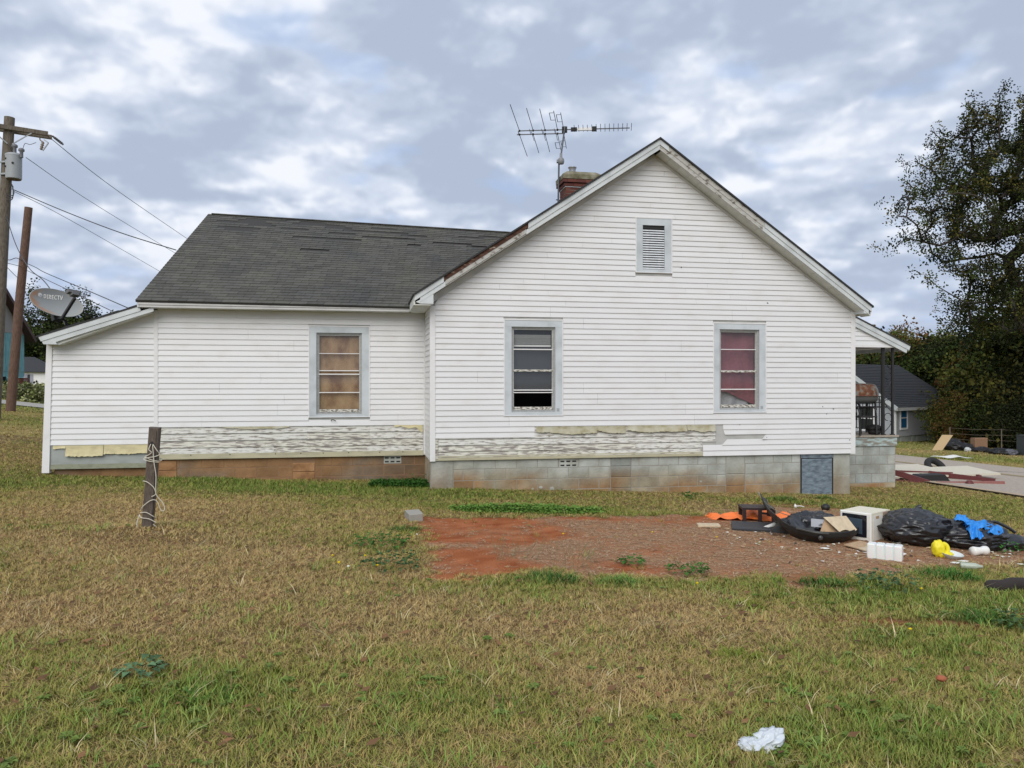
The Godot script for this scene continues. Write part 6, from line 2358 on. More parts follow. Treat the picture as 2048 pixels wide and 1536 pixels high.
func trash() -> void:
	# concrete block at the clay's corner
	var mb := MB.new()
	mb.cbox(Vector3(-0.095, -0.03, -0.14), Vector3(0.095, 0.105, 0.14), 0.008)
	var o := single("concrete_block", mb, bumped(mat(0.40, 0.38, 0.33, 0.9, M.fine, Vector3(3, 3, 3)), M.fineimg, 5.0, 0.8), "small grey concrete block at the far left corner of the clay", "block")
	o.position = on(-1.32, -10.35); o.rotation = Vector3(0.05, 0.35, 0.03)
	# orange sheet
	var g := []
	for i in 15:
		var row := []
		for j in 29:
			var u := j / 28.0
			var v := i / 14.0
			var x := lerpf(2.95, 4.35, u)
			var z := lerpf(-11.75, -11.25, v) + 0.12 * sin(u * 5.0) * (1.0 - v)
			var h := 0.012 + 0.05 * maxf(0.0, nf.get_noise_2d(x * 160.0, z * 160.0) + 0.3) + 0.11 * exp(-pow((u - 0.55) * 3.0, 2.0)) * (1.0 - v) * (1.0 + 0.5 * sin(u * 30.0))
			if i == 0 or j == 0: h = 0.005
			row.append(on(x + 0.05 * sin(v * 20.0) * (1.0 if j == 0 else 0.0), z, h))
		g.append(row)
	mb = MB.new()
	mb.sheet(g, false, true)
	single("orange_sheet", mb, M.orange, "crumpled bright orange sheet lying behind the dark little table", "plastic sheet")
	# low dark table: frame on two visible legs
	var T := thing("small_table", "low dark red-brown table frame standing on the orange sheet", "table", on(3.55, -11.2), -0.12)
	var tm := mat(0.022, 0.010, 0.010, 0.5)
	mb = MB.new()
	mb.obox(Transform3D(Basis(), Vector3(0.03, 0.195, -0.12)), Vector3(0.46, 0.03, 0.36))
	part("top", mb, tm, T)
	for q in [[-0.17, 0.05], [0.05, 0.05], [-0.17, -0.28], [0.24, -0.28], [0.24, 0.05]]:
		mb = MB.new()
		mb.box(Vector3(q[0] - 0.024, -0.02, q[1] - 0.024), Vector3(q[0] + 0.024, 0.18, q[1] + 0.024))
		part("leg", mb, tm, T)
	mb = MB.new()
	mb.bar(Vector3(0.05, 0.14, 0.05), Vector3(0.25, 0.12, 0.06), 0.02, 0.03)
	part("brace", mb, tm, T)
	# black panel and the white strip lying on it
	mb = MB.new()
	mb.cbox(Vector3(-0.52, -0.28, -0.015), Vector3(0.48, 0.20, 0.03), 0.012)
	o = single("black_slab", mb, mat(0.03, 0.03, 0.033, 0.5), "flat black slab lying left of the black tub", "slab")
	o.position = on(3.55, -10.55, 0.035); o.rotation = Vector3(-PI / 2 + 0.03, -0.22, -0.03)
	mb = MB.new()
	mb.box(Vector3(-0.2, 0, -0.035), Vector3(0.2, 0.02, 0.035))
	o = single("white_strip", mb, M.enamel, "short white strip lying on the black slab", "strip")
	o.position = on(3.62, -10.52, 0.085); o.rotation = Vector3(0.08, 0.45, 0.22)
	mb = MB.new()
	mb.cbox(Vector3(-0.15, 0, -0.09), Vector3(0.15, 0.03, 0.09), 0.004)
	o = single("scrap_board", mb, M.cardpale, "pale yellow scrap of board left of the orange sheet", "board")
	o.position = on(2.72, -10.65); o.rotation.y = -0.1
	mb = MB.new()
	blob(mb, Vector3(0, 0.05, 0), Vector3(0.07, 0.06, 0.07), 0.1, 0.08, 4, Basis(), 10, 14)
	o = single("black_lump", mb, M.tub, "small black lump lying between the tub and the foundation", "scrap")
	o.position = on(5.26, -12.9)
	# black curved moulding like a car bumper, open side up
	var path := [Vector3(3.72, 0.30, -11.5), Vector3(3.62, 0.16, -11.0), Vector3(3.50, 0.07, -10.2), Vector3(3.52, 0.02, -9.72), Vector3(3.78, 0.0, -9.50), Vector3(4.10, 0.0, -9.52), Vector3(4.36, 0.01, -9.72), Vector3(4.58, 0.04, -10.15)]
	var hs := [0.09, 0.14, 0.18, 0.17, 0.155, 0.155, 0.155, 0.13]
	var cp := curve(path, 6)
	g = []
	for i in cp.size():
		var q := i / 6.0
		var h: float = lerpf(hs[int(q)], hs[mini(int(q) + 1, hs.size() - 1)], q - int(q))
		var t: Vector3 = (cp[mini(i + 1, cp.size() - 1)] - cp[maxi(i - 1, 0)]).normalized()
		var out := t.cross(Vector3.UP).normalized() * -1.0
		if out.z < 0 and i > 12: out = -out
		if i <= 12: out = Vector3(-absf(out.x), 0, out.z)
		var p: Vector3 = on(cp[i].x, cp[i].z, cp[i].y)
		var row := []
		for k in 9:
			var s := k / 8.0
			var bulge := sin(s * PI * 0.9) * 0.03 + (0.010 if k == 4 or k == 5 else 0.0)
			row.append(p + Vector3(0, h * s, 0) + out * (bulge - 0.09 * (1.0 - s)) )
		for k in range(8, -1, -1):
			row.append(row[k] - out * 0.012 + Vector3(0, 0.004 if k == 8 else 0.0, 0))
		g.append(row)
	var B := thing("black_bumper", "curved black plastic bumper lying like a tub full of rubbish", "bumper", Vector3.ZERO)
	mb = MB.new()
	mb.sheet(g, true)
	part("shell", mb, M.tub, B)
	mb = MB.new()
	mb.tube(curve([on(3.55, -9.60, 0.17), on(3.72, -9.44, 0.15), on(3.88, -9.42, 0.145)], 5), [0.014, 0.016, 0.012], 6)
	part("moulded_rib", mb, mat(0.05, 0.05, 0.045, 0.35), B)
	mb = MB.new()
	blob(mb, on(3.78, -9.42, 0.09), Vector3(0.03, 0.03, 0.02), 0.0, 0.1, 1, Basis(), 8, 12)
	part("boss", mb, mat(0.05, 0.05, 0.05, 0.35), B)
	mb = MB.new()      # thin translucent lip standing up at the far tip
	mb.tube(curve([on(3.66, -11.45, 0.42), on(3.70, -11.3, 0.30), on(3.78, -11.0, 0.20), on(3.9, -10.8, 0.17)], 6), [0.004, 0.016, 0.012, 0.006], 6)
	part("clear_lip", mb, mat(0.20, 0.19, 0.14, 0.4), B)
	# rubbish in it
	mb = MB.new()
	blob(mb, on(4.02, -10.35, 0.05), Vector3(0.42, 0.20, 0.34), 0.24, 0.09, 21, Basis(Vector3.UP, 0.3), 50, 76, -1e9, 0.10)
	single("black_bag", mb, M.bagblack, "crumpled dull black bag slumped inside the black bumper", "trash bag", "black rubbish bags")
	mb = MB.new()
	g = []
	for i in 9:
		var row := []
		for j in 21:
			var u := j / 20.0
			var v := i / 8.0
			row.append(on(3.62 + 0.62 * u, -10.15 + 0.30 * v, 0.20 + 0.06 * sin(u * 9.0 + v * 3.0) * (1.0 - v) + 0.03 * nf.get_noise_2d(u * 900.0, v * 900.0) - 0.10 * v))
		g.append(row)
	mb.sheet(g, false, true)
	single("black_film", mb, M.bagblack, "torn black film hanging over the bumper's inner side", "plastic film")
	mb = MB.new()
	mb.tube(curve([on(3.78, -10.3, 0.36), on(3.86, -10.3, 0.365), on(3.92, -10.32, 0.35)], 4), [0.01, 0.035, 0.006], 8)
	single("paper_scrap", mb, M.enamel, "bit of white paper on the black bag in the bumper", "paper", "white paper scraps")
	var E := thing("grey_casing", "broken light grey plastic casing lying in the bumper", "plastic casing", on(4.02, -9.85, 0.13), 0.25)
	var gm := mat(0.50, 0.52, 0.55, 0.4)
	mb = MB.new()
	mb.obox(Transform3D(Basis(Vector3.RIGHT, -0.5), Vector3(0.0, 0.05, 0)), Vector3(0.24, 0.015, 0.18))
	mb.obox(Transform3D(Basis(Vector3.BACK, 0.1), Vector3(0.02, 0.03, 0.10)), Vector3(0.30, 0.09, 0.012))
	mb.obox(Transform3D(Basis(Vector3.UP, 0.7), Vector3(-0.12, 0.08, 0.0)), Vector3(0.012, 0.10, 0.16))
	part("shell", mb, gm, E)
	mb = MB.new()
	mb.box(Vector3(0.06, 0.0, 0.107), Vector3(0.12, 0.075, 0.112))
	part("socket", mb, M.dark, E)
	# brown paper bag / cardboard flaps
	var K := thing("cardboard_box", "folded brown cardboard box leaning between bumper and oven", "cardboard box", on(4.08, -9.70, 0.165), 0.12)
	mb = MB.new()
	mb.prism(PackedVector2Array([Vector2(-0.24, -0.08), Vector2(-0.10, 0.14), Vector2(0.19, 0.135), Vector2(0.27, -0.06), Vector2(0.1, -0.05)]), -0.01, 0.0, Transform3D(Basis(Vector3.RIGHT, -0.55), Vector3.ZERO))
	part("panel", mb, M.card, K)
	mb = MB.new()
	var fl := []
	for i in 7:
		var row := []
		for j in 13:
			var u := j / 12.0
			var v := i / 6.0
			row.append(Vector3(lerpf(lerpf(-0.14, -0.02, v), lerpf(0.19, 0.235, v), u), lerpf(0.14, 0.0 + 0.02 * sin(u * 6.0) - 0.02 * (1.0 - u), v), lerpf(-0.06, 0.11, v) + 0.02 * sin(u * 4.0 + 1.0)))
		fl.append(row)
	mb.sheet(fl, false, true)
	part("flap", mb, M.cardpale, K)
	for q in [[4.22, -9.35, 0.5, "flat brown cardboard in front of the oven, left piece", 0.30, 0.20, "card"], [4.30, -9.12, 0.35, "flat pale cardboard in front of the oven, right piece", 0.32, 0.20, "cardpale"]]:
		mb = MB.new()
		mb.box(Vector3(-q[4] / 2, 0, -q[5] / 2), Vector3(q[4] / 2, 0.012, q[5] / 2))
		o = single("flat_cardboard", mb, M[q[6]], q[3], "cardboard", "flattened cardboard by the oven")
		o.position = on(q[0], q[1], 0.03); o.rotation = Vector3(0.06, q[2], 0.05)
	# oven lying on its side
	var W := thing("microwave_oven", "white microwave oven tipped on its side with dark window", "microwave", on(4.40, -9.86), deg_to_rad(-50))
	var ww := 0.40
	var hh := 0.355
	var dd := 0.54
	mb = MB.new()      # body; -z runs to the back
	mb.box(Vector3(-ww / 2, 0.0, -dd), Vector3(ww / 2, hh, -0.035))
	part("cabinet", mb, M.cream, W)
	mb = MB.new()
	mb.cbox(Vector3(-ww / 2 - 0.004, -0.002, -0.033), Vector3(ww / 2 + 0.004, hh + 0.004, 0.0), 0.012)
	part("door", mb, M.enamel, W)
	var dark := mat(0.012, 0.014, 0.02, 0.12)
	mb = MB.new()
	rbox(mb, Transform3D(Basis(), Vector3(-0.01, hh / 2 + 0.01, 0.0)), Vector3(ww * 0.80, hh * 0.80, 0.02), 0.009)
	part("door_glass", mb, dark, W)
	mb = MB.new()
	mb.cbox(Vector3(-ww * 0.26, hh * 0.24, 0.009), Vector3(ww * 0.24, hh * 0.78, 0.0125), 0.003)
	part("window_screen", mb, mat(0.05, 0.075, 0.10, 0.25), W)
	mb = MB.new()
	mb.box(Vector3(ww / 2 + 0.0005, 0.005, -dd * 0.60), Vector3(ww / 2 + 0.003, hh * 0.90, -0.06))
	part("control_panel", mb, M.enamel, W)
	mb = MB.new()
	mb.box(Vector3(ww / 2 + 0.0005, hh * 0.2, -dd + 0.005), Vector3(ww / 2 + 0.003, hh * 0.97, -dd * 0.61))
	part("side_plate", mb, mat(0.38, 0.27, 0.2, 0.8), W)
	mb = MB.new()
	mb.box(Vector3(ww / 2 - 0.02, hh * 0.55, -dd - 0.002), Vector3(ww / 2 + 0.0045, hh * 0.92, -dd + 0.07))
	part("back_slot", mb, M.rust, W)
	mb = MB.new()
	mb.box(Vector3(ww / 2 + 0.003, hh * 0.78, -0.22), Vector3(ww / 2 + 0.005, hh * 0.88, -0.13))
	part("sticker", mb, M.card, W)
	# ribbed white container
	var J := thing("plastic_container", "ribbed white plastic container in front of the oven", "container", on(4.20, -8.66, 0.085), -0.55)
	mb = MB.new()
	for k in 4:
		rbox(mb, Transform3D(Basis(), Vector3(-0.135 + 0.09 * k, 0, 0)), Vector3(0.092, 0.175, 0.165), 0.02)
	for k in 3:
		mb.box(Vector3(-0.10 + 0.09 * k, -0.075, -0.072), Vector3(-0.08 + 0.09 * k, 0.078, 0.074))
	part("body", mb, M.whiteplastic, J)
	mb = MB.new()
	mb.box(Vector3(-0.11, 0, -0.07), Vector3(0.11, 0.006, 0.07))
	o = single("white_card", mb, M.enamel, "small white card on the ground right of the ribbed container", "card")
	o.position = on(4.42, -8.85, 0.015); o.rotation = Vector3(0.05, 0.7, 0.1)
	# black rubbish bags
	mb = MB.new()
	var bag_c := on(5.20, -9.85, 0.17)
	blob(mb, bag_c, Vector3(0.48, 0.215, 0.40), 0.17, 0.055, 33, Basis(Vector3.UP, 0.5) * Basis(Vector3.BACK, -0.12), 60, 90, bag_c.y - 0.2, 0.075)
	blob(mb, bag_c + Vector3(-0.10, 0.05, 0.10), Vector3(0.31, 0.21, 0.32), 0.13, 0.06, 36, Basis(Vector3.UP, 0.2), 50, 76, bag_c.y - 0.2, 0.075)
	mb.tube(curve([bag_c + Vector3(0.02, 0.19, -0.1), bag_c + Vector3(0.05, 0.255, -0.1), bag_c + Vector3(0.09, 0.27, -0.08)], 4), [0.05, 0.025, 0.035], 8)
	single("black_bag", mb, M.bagblack, "biggest shiny black rubbish bag, right of the oven", "trash bag", "black rubbish bags")
	mb = MB.new()
	bag_c = on(5.72, -9.65, 0.14)
	blob(mb, bag_c, Vector3(0.40, 0.19, 0.33), 0.16, 0.07, 43, Basis(Vector3.UP, -0.3), 56, 86, bag_c.y - 0.17, 0.09)
	mb.tube(curve([bag_c + Vector3(0.30, 0.10, -0.1), bag_c + Vector3(0.42, 0.15, -0.15), bag_c + Vector3(0.58, 0.08, -0.12), bag_c + Vector3(0.66, 0.02, -0.1)], 4), [0.09, 0.05, 0.06, 0.02], 8)
	single("black_bag", mb, M.bagblack, "lower black rubbish bag under the blue plastic", "trash bag", "black rubbish bags")
	# blue plastic over the second bag
	mb = MB.new()
	for s in [[5.58, -9.52, 0.355, 0.13, 0.09, 0.9], [5.72, -9.42, 0.31, 0.17, 0.08, 0.2], [5.61, -9.33, 0.235, 0.07, 0.13, -0.2], [5.86, -9.40, 0.265, 0.12, 0.09, -0.5]]:
		g = []
		for i in 13:
			var row := []
			for j in 21:
				var u := j / 20.0 - 0.5
				var v := i / 12.0 - 0.5
				var p := Vector3(u * s[3] * 2.0, 0.03 * (1.0 - 3.0 * v * v) + 0.02 * sin(u * 12.0 + v * 5.0) - 0.08 * u * u + 0.035 * nf.get_noise_2d(u * 1100.0 + s[0] * 90.0, v * 900.0), v * s[4] * 2.0 * (1.0 - 0.5 * absf(u)))
				row.append(Vector3(s[0], gy(s[0], s[1]) + s[2], s[1]) + Basis(Vector3.UP, s[5]) * Basis(Vector3.RIGHT, 0.5) * p)
			g.append(row)
		mb.sheet(g, false, true)
	single("blue_plastic", mb, M.blueplastic, "crumpled bright blue plastic lying on the lower black bag", "plastic sheet")
	# yellow bag, bowl, bottle and scraps
	var Y := thing("yellow_bag", "small bright yellow plastic bag knotted with a loop, in front of the black bags", "plastic bag", on(4.95, -8.88))
	Y.scale = Vector3(0.82, 0.82, 0.82)
	mb = MB.new()
	blob(mb, Vector3(-0.03, 0.11, 0), Vector3(0.085, 0.125, 0.07), 0.22, 0.09, 5, Basis(Vector3.BACK, 0.25), 20, 28)
	blob(mb, Vector3(0.05, 0.04, 0.02), Vector3(0.10, 0.045, 0.06), 0.25, 0.09, 8, Basis(), 14, 22)
	part("body", mb, M.yellow, Y)
	mb = MB.new()
	mb.tube(curve([Vector3(0.0, 0.20, 0.0), Vector3(0.07, 0.17, 0.01), Vector3(0.09, 0.11, 0.02), Vector3(0.07, 0.05, 0.02)], 6), [0.035, 0.02, 0.018, 0.03], 8)
	part("loop", mb, M.yellow, Y)
	mb = MB.new()
	mb.lathe([Vector2(0.0, 0.0), Vector2(0.08, 0.0), Vector2(0.13, 0.055), Vector2(0.125, 0.058), Vector2(0.075, 0.008), Vector2(0.0, 0.007)], 26)
	o = single("white_bowl", mb, mat(0.66, 0.70, 0.70, 0.35), "shallow white bowl right of the yellow bag", "bowl")
	o.position = on(5.05, -8.85); o.rotation = Vector3(0.12, 0, -0.10)
	mb = MB.new()
	mb.lathe([Vector2(0.0, 0.0), Vector2(0.05, 0.004), Vector2(0.056, 0.03), Vector2(0.048, 0.08), Vector2(0.042, 0.13), Vector2(0.055, 0.17), Vector2(0.054, 0.21), Vector2(0.02, 0.225), Vector2(0.0, 0.226)], 18, Transform3D(Basis(Vector3(0.25, 0, 0.97).normalized(), -PI / 2), Vector3(-0.11, 0.055, 0)))
	o = single("white_bottle", mb, M.enamel, "white waisted bottle lying right of the blue plastic", "bottle")
	o.position = on(5.52, -9.05)
	mb = MB.new()
	mb.lathe([Vector2(0.0, 0.0), Vector2(0.035, 0.004), Vector2(0.036, 0.14), Vector2(0.015, 0.19), Vector2(0.015, 0.21), Vector2(0.0, 0.21)], 16, Transform3D(Basis(Vector3(-0.1, 0, 1.0).normalized(), -PI / 2), Vector3(-0.1, 0.036, 0)))
	o = single("pale_bottle", mb, mat(0.40, 0.44, 0.36, 0.25), "pale greenish plastic bottle lying on the clay's near edge", "bottle")
	o.position = on(4.92, -8.25); o.rotation.y = -0.2
	for q in [[6.05, -9.55, 0.10, "greyglass", "clear crumpled wrapper left of the round leaved weed"], [5.06, -8.62, 0.05, "enamel", "white paper scrap below the white bowl"], [4.9, -8.5, 0.045, "enamel", "thin white paper shred left of the scrap under the bowl"], [3.72, -9.15, 0.05, "enamel", "white shred under the bumper's rim"]]:
		mb = MB.new()
		blob(mb, Vector3.ZERO, Vector3(q[2], q[2] * (0.7 if q[3] == "greyglass" else 0.16), q[2] * 0.6), 0.35, 0.1, int(q[0] * 10), Basis(), 12, 18)
		o = single("paper_scrap" if q[3] == "enamel" else "clear_wrapper", mb, M.enamel if q[3] == "enamel" else mat(0.45, 0.48, 0.46, 0.15), q[4], "paper" if q[3] == "enamel" else "wrapper", "white paper scraps" if q[3] == "enamel" else "")
		o.position = on(q[0], q[1], 0.03 if q[3] != "enamel" else 0.015)
	mb = MB.new()
	blob(mb, Vector3(0, 0.08, 0), Vector3(0.22, 0.10, 0.16), 0.2, 0.07, 51, Basis(), 20, 30)
	o = single("black_bag", mb, M.bagblack, "small black rubbish bag by the round leaved weed at the right border", "trash bag", "black rubbish bags")
	o.position = on(6.22, -9.62)
	# dead branch / dark log at the right border
	mb = MB.new()
	mb.tube(curve([Vector3(-0.16, 0.05, 0.0), Vector3(-0.03, 0.045, 0.03), Vector3(0.10, 0.06, 0.0), Vector3(0.30, 0.05, -0.03)], 6), [0.025, 0.045, 0.05, 0.06], 10)
	o = single("dark_log", mb, bumped(mat(0.03, 0.022, 0.02, 0.9), M.fineimg, 8.0, 1.0), "dark rotten log lying in the grass at the right border", "log")
	o.position = on(4.62, -7.25)
	# crumpled white bag in the near grass
	mb = MB.new()
	var f := Basis(Vector3.UP, 0.5)
	blob(mb, Vector3(0.02, 0.03, 0), Vector3(0.085, 0.034, 0.055), 0.42, 0.10, 61, f * Basis(Vector3.BACK, 0.3), 30, 44)
	blob(mb, Vector3(-0.06, 0.02, 0.02), Vector3(0.055, 0.022, 0.05), 0.45, 0.11, 62, f, 24, 34)
	o = single("white_plastic_bag", mb, mat(0.60, 0.64, 0.68, 0.35), "crumpled white plastic bag in the grass nearest the camera", "plastic bag")
	o.position = on(1.20, -3.68)
	mb = MB.new()
	blob(mb, Vector3(0, 0.03, 0), Vector3(0.028, 0.016, 0.022), 0.3, 0.1, 71, Basis(), 12, 18)
	o = single("orange_scrap", mb, mat(0.36, 0.11, 0.05, 0.8), "small rusty orange scrap in the near grass on the right", "scrap")
	o.position = on(2.55, -4.57, 0.03)
	# torn bits of paper, plastic and card trodden round the heap
	var xf := []
	var cl := []
	var rr := RandomNumberGenerator.new()
	rr.seed = 404
	for k in 260:
		var px := rr.randf_range(2.6, 6.6)
		var pz := -9.6 + rr.randfn() * 0.75
		xf.append(Transform3D(Basis(Vector3.UP, rr.randf() * TAU) * Basis(Vector3.RIGHT, rr.randf_range(-0.4, 0.4)).scaled(Vector3(rr.randf_range(0.5, 1.8), 1, rr.randf_range(0.4, 1.2))), on(px, pz, 0.012)))
		cl.append([Color(0.7, 0.68, 0.62), Color(0.42, 0.28, 0.16), Color(0.05, 0.05, 0.05), Color(0.5, 0.4, 0.26), Color(0.62, 0.6, 0.5)][rr.randi() % 5])
	var bit := MB.new()
	bit.colored = true
	bit.quad(Vector3(-0.018, 0, -0.012), Vector3(-0.02, 0.006, 0.014), Vector3(0.016, 0.002, 0.016), Vector3(0.022, 0.008, -0.01))
	tag(multi("trash_scraps", bit.mesh(), M.leafy, xf, cl, self), "tiny torn scraps trodden round the rubbish heap", "scraps")
	var i := 0
	for q in [[3.62, -8.9, 0.12, 0.3, "twig lying below the bumper"], [3.95, -8.72, 0.16, -0.2, "longest twig left of the ribbed container"], [3.9, -8.55, 0.10, 0.5, "short twig left of the ribbed container"], [3.2, -9.0, 0.07, 0.4, "small curled twig left below the bumper"], [2.9, -8.8, 0.05, 1.0, "tiny twig on the brown litter"]]:
		mb = MB.new()
		mb.tube(curve([Vector3(-q[2], 0.012, 0), Vector3(0, 0.03, 0.01), Vector3(q[2], 0.014, -0.01)], 4), [0.006, 0.008, 0.004], 5)
		o = single("twig", mb, mat(0.42, 0.32, 0.21, 0.9), q[4], "twig", "twigs by the trash")
		o.position = on(q[0], q[1]); o.rotation.y = q[3]
		i += 1


func roadside() -> void:
	# heap of maroon steel frames by the road
	var base := on(10.4, -18.9)
	var F := thing("metal_frame_heap", "heap of maroon painted steel frames lying at the roadside", "metal frame", base)
	var P := func(u, v, d): return Vector3((u - 1024.0) / 1538.0 * d, 1.6 - (v - 768.0) / 1538.0 * d, -d) - base
	var mb := MB.new()
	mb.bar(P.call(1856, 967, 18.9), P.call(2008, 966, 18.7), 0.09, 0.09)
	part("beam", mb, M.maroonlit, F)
	mb = MB.new()
	mb.lathe([Vector2(0.0, -0.04), Vector2(0.085, -0.04), Vector2(0.085, 0.04), Vector2(0.0, 0.04)], 6, Transform3D(Basis(Vector3.RIGHT, PI / 2), P.call(1939, 967, 18.62)))
	part("bracket", mb, M.maroon, F)
	for q in [[[1790, 945, 19.3], [1858, 966, 18.9], 0.07], [[1790, 944, 20.5], [1905, 948, 20.2], 0.05], [[1858, 946, 20.3], [1990, 962, 19.2], 0.06], [[1905, 945, 20.6], [1962, 952, 20.2], 0.05], [[1790, 962, 19.2], [1855, 968, 18.9], 0.05], [[1935, 947, 20.5], [1960, 955, 19.9], 0.06], [[1840, 950, 19.9], [1890, 962, 19.3], 0.05]]:
		mb = MB.new()
		mb.bar(P.call(q[0][0], q[0][1], q[0][2]), P.call(q[1][0], q[1][1], q[1][2]), q[2] * 1.4, q[2] * 1.9)
		part("bar", mb, M.maroon, F)
	mb = MB.new()
	mb.prism(PackedVector2Array([Vector2(-0.5, 0.0), Vector2(0.45, 0.02), Vector2(0.30, 0.22), Vector2(-0.3, 0.2)]), -0.2, 0.2, Transform3D(Basis(), P.call(1858, 965, 19.4)))
	part("pan", mb, M.dark, F)
	for k in 2:
		mb = MB.new()
		mb.box(Vector3(-2.2, 0, -0.62), Vector3(0.95, 0.05, 0.62))
		var o := single("white_sheeting", mb, M.dirtywhite, ["dirty white sheeting lying on the maroon frames", "second dirty white sheeting under the first, reaching left behind the porch"][k], "sheeting", "sheeting on the frame heap")
		o.position = on(11.75 - 0.9 * k, -20.6 - 0.9 * k, 0.17 - 0.05 * k); o.rotation = Vector3(0.05, 0.12, 0.02)
	var T := thing("tyre", "black tyre lying half behind the white sheeting at the roadside", "tyre", on(12.45, -22.6, 0.17))
	T.rotation = Vector3(0.8, 0.35, 0.0)
	mb = MB.new()
	var prof := []
	for j in 15:
		var a := TAU * j / 14.0
		prof.append(Vector2(0.255 + 0.085 * cos(a), 0.10 * sin(a)))
	mb.lathe(prof, 36)
	part("tread", mb, M.rubber, T)
	mb = MB.new()
	mb.lathe([Vector2(0.165, -0.05), Vector2(0.18, -0.06)], 24)
	part("bead", mb, M.dark, T)
	# things across the road
	mb = MB.new()
	var g := []
	for i in 5:
		var row := []
		for j in 13:
			var u := j / 12.0
			row.append(on(16.85 + 1.15 * u + 0.1 * i, -31.0 + 0.15 * i, 0.06 + 0.10 * sin(u * PI) * (1.0 - absf(i - 2.0) / 3.0) + 0.02 * sin(u * 11.0 + i)))
		g.append(row)
	mb.sheet(g, false, true)
	single("white_sheet", mb, M.enamel, "long white sheet lying on the far road edge", "sheet")
	mb = MB.new()
	mb.prism(PackedVector2Array([Vector2(0, 0), Vector2(0.48, 0), Vector2(1.05, 0.80), Vector2(0.55, 0.80)]), -0.012, 0.012)
	var o2 := single("plywood_sheet", mb, mat(0.60, 0.44, 0.24, 0.8, M.fine, Vector3(2, 2, 2)), "tan plywood sheet leaning by the neighbour's house", "plywood")
	o2.position = on(20.9, -38.3); o2.rotation = Vector3(-0.30, -0.2, 0.0)
	var bl := mat(0.012, 0.012, 0.014, 0.5)
	var n := 0
	for q in [[22.5, -39.2, 0.42, 0.32, 0.5, "black rubbish heap behind the leaning plywood"], [23.1, -39.2, 0.36, 0.22, 0.4, "black rubbish bag left of the cardboard across the road"], [23.3, -38.2, 0.34, 0.15, 0.4, "low black rubbish bag before the cardboard across the road"], [23.0, -36.3, 0.42, 0.17, 0.4, "black rubbish bag beside the dark bin"], [22.75, -38.4, 0.14, 0.12, 0.13, "small pale bag among the black ones across the road"], [23.35, -36.0, 0.26, 0.16, 0.28, "greyish bag touching the dark bin"]]:
		mb = MB.new()
		blob(mb, Vector3(0, q[3] * 0.7, 0), Vector3(q[2], q[3], q[4]), 0.2, 0.08, 80 + n, Basis(), 36, 52, -1e9, 0.09)
		var b := single("far_bag", mb, mat(0.5, 0.52, 0.5, 0.5) if n == 4 else (mat(0.10, 0.10, 0.12, 0.4) if n == 5 else bl), q[5], "trash bag", "rubbish bags across the road")
		b.position = on(q[0], q[1])
		n += 1
	var C := thing("cardboard_carton", "brown cardboard carton standing among the bags across the road", "cardboard box", on(23.95, -39.2), 0.2)
	mb = MB.new()
	mb.cbox(Vector3(-0.40, 0.0, -0.3), Vector3(0.36, 0.68, 0.0), 0.02)
	part("side", mb, mat(0.24, 0.14, 0.08, 0.9), C)
	mb = MB.new()
	mb.obox(Transform3D(Basis(Vector3.BACK, -0.5), Vector3(0.42, 0.6, -0.15)), Vector3(0.16, 0.012, 0.3))
	part("flap", mb, mat(0.22, 0.13, 0.075, 0.9), C)
	var D := thing("dark_bin", "dark grey square bin at the right border across the road", "bin", on(24.15, -35.3), 0.1)
	mb = MB.new()
	mb.cbox(Vector3(-0.42, 0, -0.8), Vector3(0.42, 0.92, 0.0), 0.03)
	part("body", mb, mat(0.04, 0.045, 0.045, 0.6), D)
	mb = MB.new()
	mb.box(Vector3(-0.44, 0.925, -0.82), Vector3(0.44, 0.96, 0.02))
	part("lid", mb, mat(0.05, 0.055, 0.055, 0.6), D)
	# sagging wire fence before the thicket
	var Fz := thing("wire_fence", "thin sagging wire fence before the dark thicket", "fence", on(22.0, -42.5))
	var fp: Vector3 = Fz.position
	var prev := Vector3.ZERO
	for k in 6:
		var p := on(24.2 + k * 2.6, -42.5 + k * 0.4) - fp
		mb = MB.new()
		mb.tube([p, p + Vector3(0, 1.15, 0)], [0.03], 6)
		part("fence_post", mb, M.pole, Fz)
		if k > 0:
			for h in [1.1, 0.8, 0.5]:
				mb = MB.new()
				mb.tube([prev + Vector3(0, h, 0), (prev + p) / 2 + Vector3(0, h - 0.04, 0), p + Vector3(0, h, 0)], [0.009], 4)
				part("fence_wire", mb, M.pole, Fz)
		prev = p


